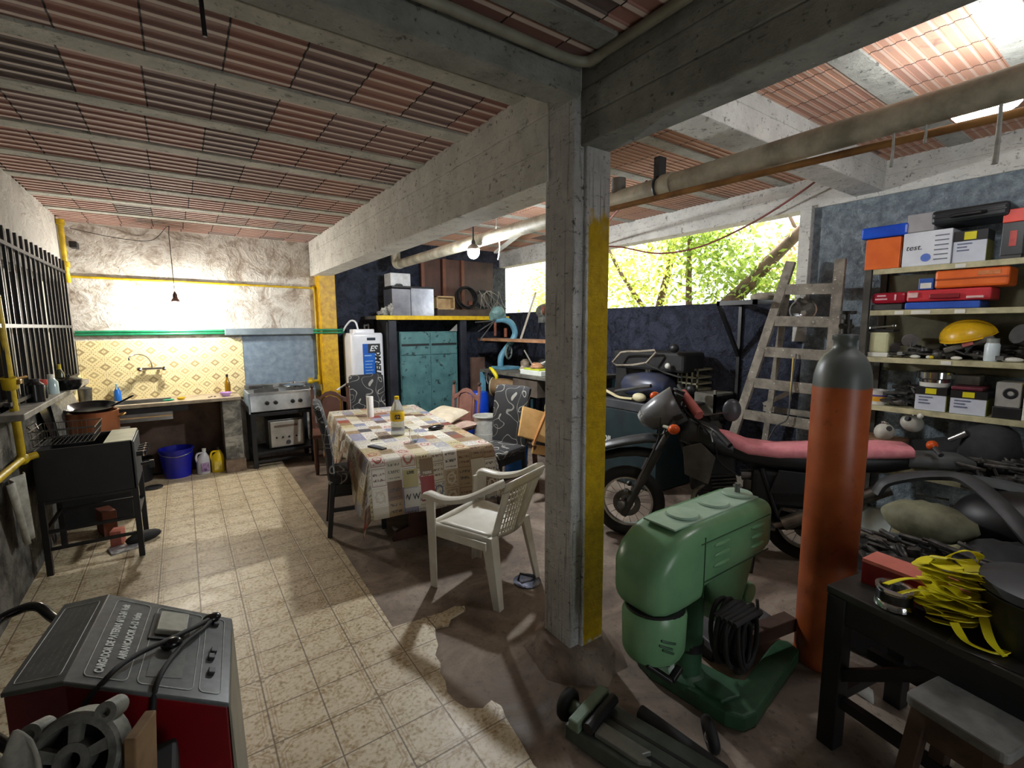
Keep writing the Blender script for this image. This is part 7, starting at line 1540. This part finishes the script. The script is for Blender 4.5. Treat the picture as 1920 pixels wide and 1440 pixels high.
part('side_trim', MB().hexa([C_ + Vector((.004, 0, -.6)), B + Vector((.004, 0, -.6)), B + Vector((.018, 0, -.6)), C_ + Vector((.018, 0, -.6))], [C_ + Vector((.002, 0, -.015)), B + Vector((.002, 0, -.015)), B + Vector((.006, 0, -.015)), C_ + Vector((.006, 0, -.015))]), M((140, 138, 124), (110, 108, 96), 6, .4), t, w=True)
part('handle', MB().tube(spline([(-.34, 1.93, .7), (-.42, 2.08, .69), (-.47, 2.15, .715), (-.52, 2.16, .715), (-.57, 2.12, .7), (-.58, 1.95, .66), (-.52, 1.75, .6), (-.41, 1.62, .55)], 6), .015, 12), BLACKG, t, w=True, smooth=50)
for y, x in ((1.5, -.44), (1.88, -.4)): part('wheel', MB().torus((x, y, .1), .075, .026, rot(0, 90, 6), 26, 10), BLACKR, t, w=True, smooth=50)
for p in ((.02, 1.38), (.05, 1.66)): part('foot', MB().cyl((p[0] - .04, p[1], 0), (p[0] - .04, p[1], .1), .02), BLACKM, t, w=True)
part('lead', MB().tube(spline([pp(.9, .82, .01), pp(.72, .72, .02), pp(.5, .56, .025), pp(.25, .34, .02), pp(.03, .22, .012), V(-.26, 1.37, .76), V(-.25, 1.33, .6)], 7), .0065, 8).tube(spline([pp(.9, .84, .01), pp(.7, .76, .015), pp(.42, .62, .02), pp(.05, .52, .012), V(-.13, 1.34, .7), V(-.17, 1.32, .5)], 7), .0065, 8), BLACKR, t, w=True, smooth=60)
for q in ((.44, .55, .02), (.9, .83, .012)): part('lead_clip', MB().ball(pp(*q), (.026, .019, .015), 12, 8), BLACKG, t, w=True, smooth=60)

# dirty alternator lying at the near side of the charger
AL = M((138, 138, 130), (74, 74, 70), 14, .55, .3, bump=.2)
c = V(-.235, 1.2, .795)
t = thing('alternator_housing', 'greasy cast alloy housing with openings before the red charger', 'alternator', (c.x, c.y, .68))
fm = frame(c, (.93, -.36, .05), (.2, .35, .9))
def tf(mb): return MB().add(mb.v, mb.f, fm)
part('ring', tf(MB().lathe([(.066, -.03), (.08, -.03), (.086, -.02), (.086, .02), (.08, .026), (.066, .026), (.066, -.03)], n=36)), AL, t, w=True, smooth=40)
sp = MB()
for k in range(5):
    a = 2 * math.pi * k / 5 + .3; ca, sa = math.cos(a), math.sin(a); w0 = .009
    sp.prism([(.026 * ca - w0 * sa, .026 * sa + w0 * ca), (.026 * ca + w0 * sa, .026 * sa - w0 * ca), (.07 * ca + .012 * sa, .07 * sa - .012 * ca), (.07 * ca - .012 * sa, .07 * sa + .012 * ca)], .016, Matrix.Translation((0, 0, .004)))
sp.lathe([(.016, -.01), (.032, -.01), (.032, .022), (.016, .022), (.016, -.01)], n=24)
part('spider', tf(sp), AL, t, w=True, smooth=40)
for x, y in ((.055, .075), (-.072, .062)): part('lug', tf(MB().lathe([(.009, -.02), (.02, -.02), (.02, .026), (.009, .026), (.009, -.02)], (x, y, 0), n=18)), AL, t, w=True, smooth=40)
part('back_cover', tf(MB().lathe([(0, -.05), (.07, -.05), (.078, -.03), (0, -.028)], n=30)), M((40, 40, 38), (26, 26, 25), 9, .6), t, w=True, smooth=40)
mb = MB()
def ragf(u, v): return (c.x - .13 + .075 * u + .01 * math.sin(v * 7), c.y + .0 - .03 * u + .012 * math.sin(u * 9 + v * 4) - .02 * v, c.z + .075 - .26 * v + .018 * math.sin(u * 11) + .03 * u)
solo('oily_rag', mb.grid(ragf, 14, 14), M((160, 158, 146), (100, 98, 90), 11, .9), 'stained pale rag hanging over the alloy housing', 'rag', w=True, smooth=70, solid=.006)
solo('timber_offcut', MB().box((-.135, 1.165, .765), (.022, .075, .15), rot(0, 4, -25)), M((150, 122, 88), (116, 90, 62), 8, .8), 'light timber offcut standing beside the alloy housing', 'offcut', w=True, bevel=.003)
solo('support_crate', MB().bx(-.42, -.08, 1.06, 1.29, 0, .69), BLACKR, 'dark crate under the alloy housing in front of the charger', 'crate', w=True, bevel=.01)
# ================================================================ garden beyond the opening
def leafmat(name, a, b):
    n = NT(name); w = n.t.nodes.new('ShaderNodeNewGeometry')
    c = n.ramp(w.outputs['Random Per Island'], [(0, b), (.5, a), (1, tuple(min(255, int(v * 1.25)) for v in a))])
    tr = n.t.nodes.new('ShaderNodeBsdfTranslucent'); n.t.links.new(c, tr.inputs[0]); n.set(Base_Color=c, Roughness=.5)
    mx = n.t.nodes.new('ShaderNodeMixShader'); mx.inputs[0].default_value = .55
    out = [k for k in n.t.nodes if k.type == 'OUTPUT_MATERIAL'][0]
    n.t.links.new(n.b.outputs[0], mx.inputs[1]); n.t.links.new(tr.outputs[0], mx.inputs[2]); n.t.links.new(mx.outputs[0], out.inputs[0]); return n.mat
LEAF = [leafmat('leaf_lime', (204, 212, 104), (146, 164, 74)), leafmat('leaf_green', (168, 188, 92), (106, 132, 62)), leafmat('leaf_tan', (222, 190, 148), (180, 142, 104))]
BARK = M((120, 98, 80), (76, 60, 50), 6, .9, bump=.4)
def tree(label, base, trunk, clouds, n, lm, seed, size=.052):
    t = thing('garden_tree', label, 'tree', base, group=None)
    mb = MB()
    for pts, r in trunk: P = spline(pts, 5); mb.tube(P, [r * (1 - .6 * i / len(P)) for i in range(len(P))], 8)
    part('trunk', mb, BARK, t, w=True, smooth=60)
    g = random.Random(seed); lb = MB()
    for i in range(n):
        c, r = g.choice(clouds)
        p = Vector(c) + Vector((g.gauss(0, .5) * r[0], g.gauss(0, .5) * r[1], g.gauss(0, .5) * r[2]))
        s = size * g.uniform(.6, 1.4); m = Matrix.Translation(p) @ rot(g.uniform(0, 360), g.uniform(-60, 60), g.uniform(0, 360))
        lb.add([(-s, 0, 0), (0, -s * .38, s * .1), (s, 0, 0), (0, s * .38, s * .1)], [(0, 1, 2, 3)], m)
    part('foliage', lb, lm, t, w=True, kind='stuff')
struct('ground_outside', MB().bx(4.6, 16, -4, 14, -.3, -.02), M((120, 110, 80), (86, 80, 56), 3, .95))
tree('lime green tree behind the middle of the opening', (7.0, 5.6, 0), [([(7, 5.6, 0), (6.9, 5.5, 1.5), (7.1, 5.3, 3), (7.0, 5.2, 4.4)], .09), ([(7, 5.5, 1.6), (6.8, 6.2, 2.6), (6.9, 6.8, 3.4)], .05)], [((6.9, 5.6, 2.3), (.7, 1.0, .8)), ((7.0, 6.6, 2.6), (.6, 1.0, .8)), ((6.8, 5.0, 3.1), (.6, .9, .6))], 3720, LEAF[0], 1)
tree('leaning tree with a thick slanting trunk in the opening', (6.6, 3.9, 0), [([(6.6, 4.3, 0), (6.5, 4.1, 1.6), (6.5, 3.6, 2.2), (6.6, 3.1, 2.75), (6.7, 2.4, 3.4)], .13), ([(6.5, 4.4, .8), (6.6, 4.6, 2.0), (6.7, 4.7, 3.2)], .07)], [((6.7, 4.1, 2.4), (.6, .7, .6)), ((6.8, 3.4, 2.2), (.6, .6, .5)), ((6.6, 4.4, 3.0), (.6, .8, .4))], 3224, LEAF[1], 2)
tree('dry tan leaved tree near the opening post', (7.6, 3.0, 0), [([(7.6, 3.0, 0), (7.5, 2.9, 1.8), (7.4, 2.5, 2.8), (7.3, 2.0, 3.6)], .08), ([(7.5, 2.9, 1.9), (7.6, 3.4, 2.8), (7.6, 3.8, 3.6)], .04)], [((7.5, 2.9, 2.0), (.7, .7, .45)), ((7.4, 2.4, 2.9), (.6, .6, .5)), ((7.6, 3.6, 2.6), (.5, .5, .5))], 1860, LEAF[2], 3, .05)
tree('green bush tree seen past the wooden panels', (8.0, 9.4, 0), [([(8, 9.4, 0), (7.9, 9.2, 1.8), (8.1, 9.5, 3.4)], .09)], [((8, 9.2, 2.3), (.8, 1.1, .8)), ((7.6, 8.4, 2.8), (.7, .9, .7)), ((8.2, 10.0, 2.2), (.8, .8, .7))], 3224, LEAF[0], 4, .06)
tree('dark green twiggy tree against the opening post', (6.2, 2.5, 0), [([(6.2, 2.6, 0), (6.1, 2.5, 1.8), (6.15, 2.3, 2.4), (6.3, 2.1, 3.2)], .05)], [((6.2, 2.35, 2.7), (.3, .3, .5)), ((6.3, 2.6, 2.0), (.3, .3, .3))], 868, LEAF[1], 5, .045)
def bulb_thing(name, label, loc, watts, color=(1.0, 0.93, 0.82), r=0.045):
    pass
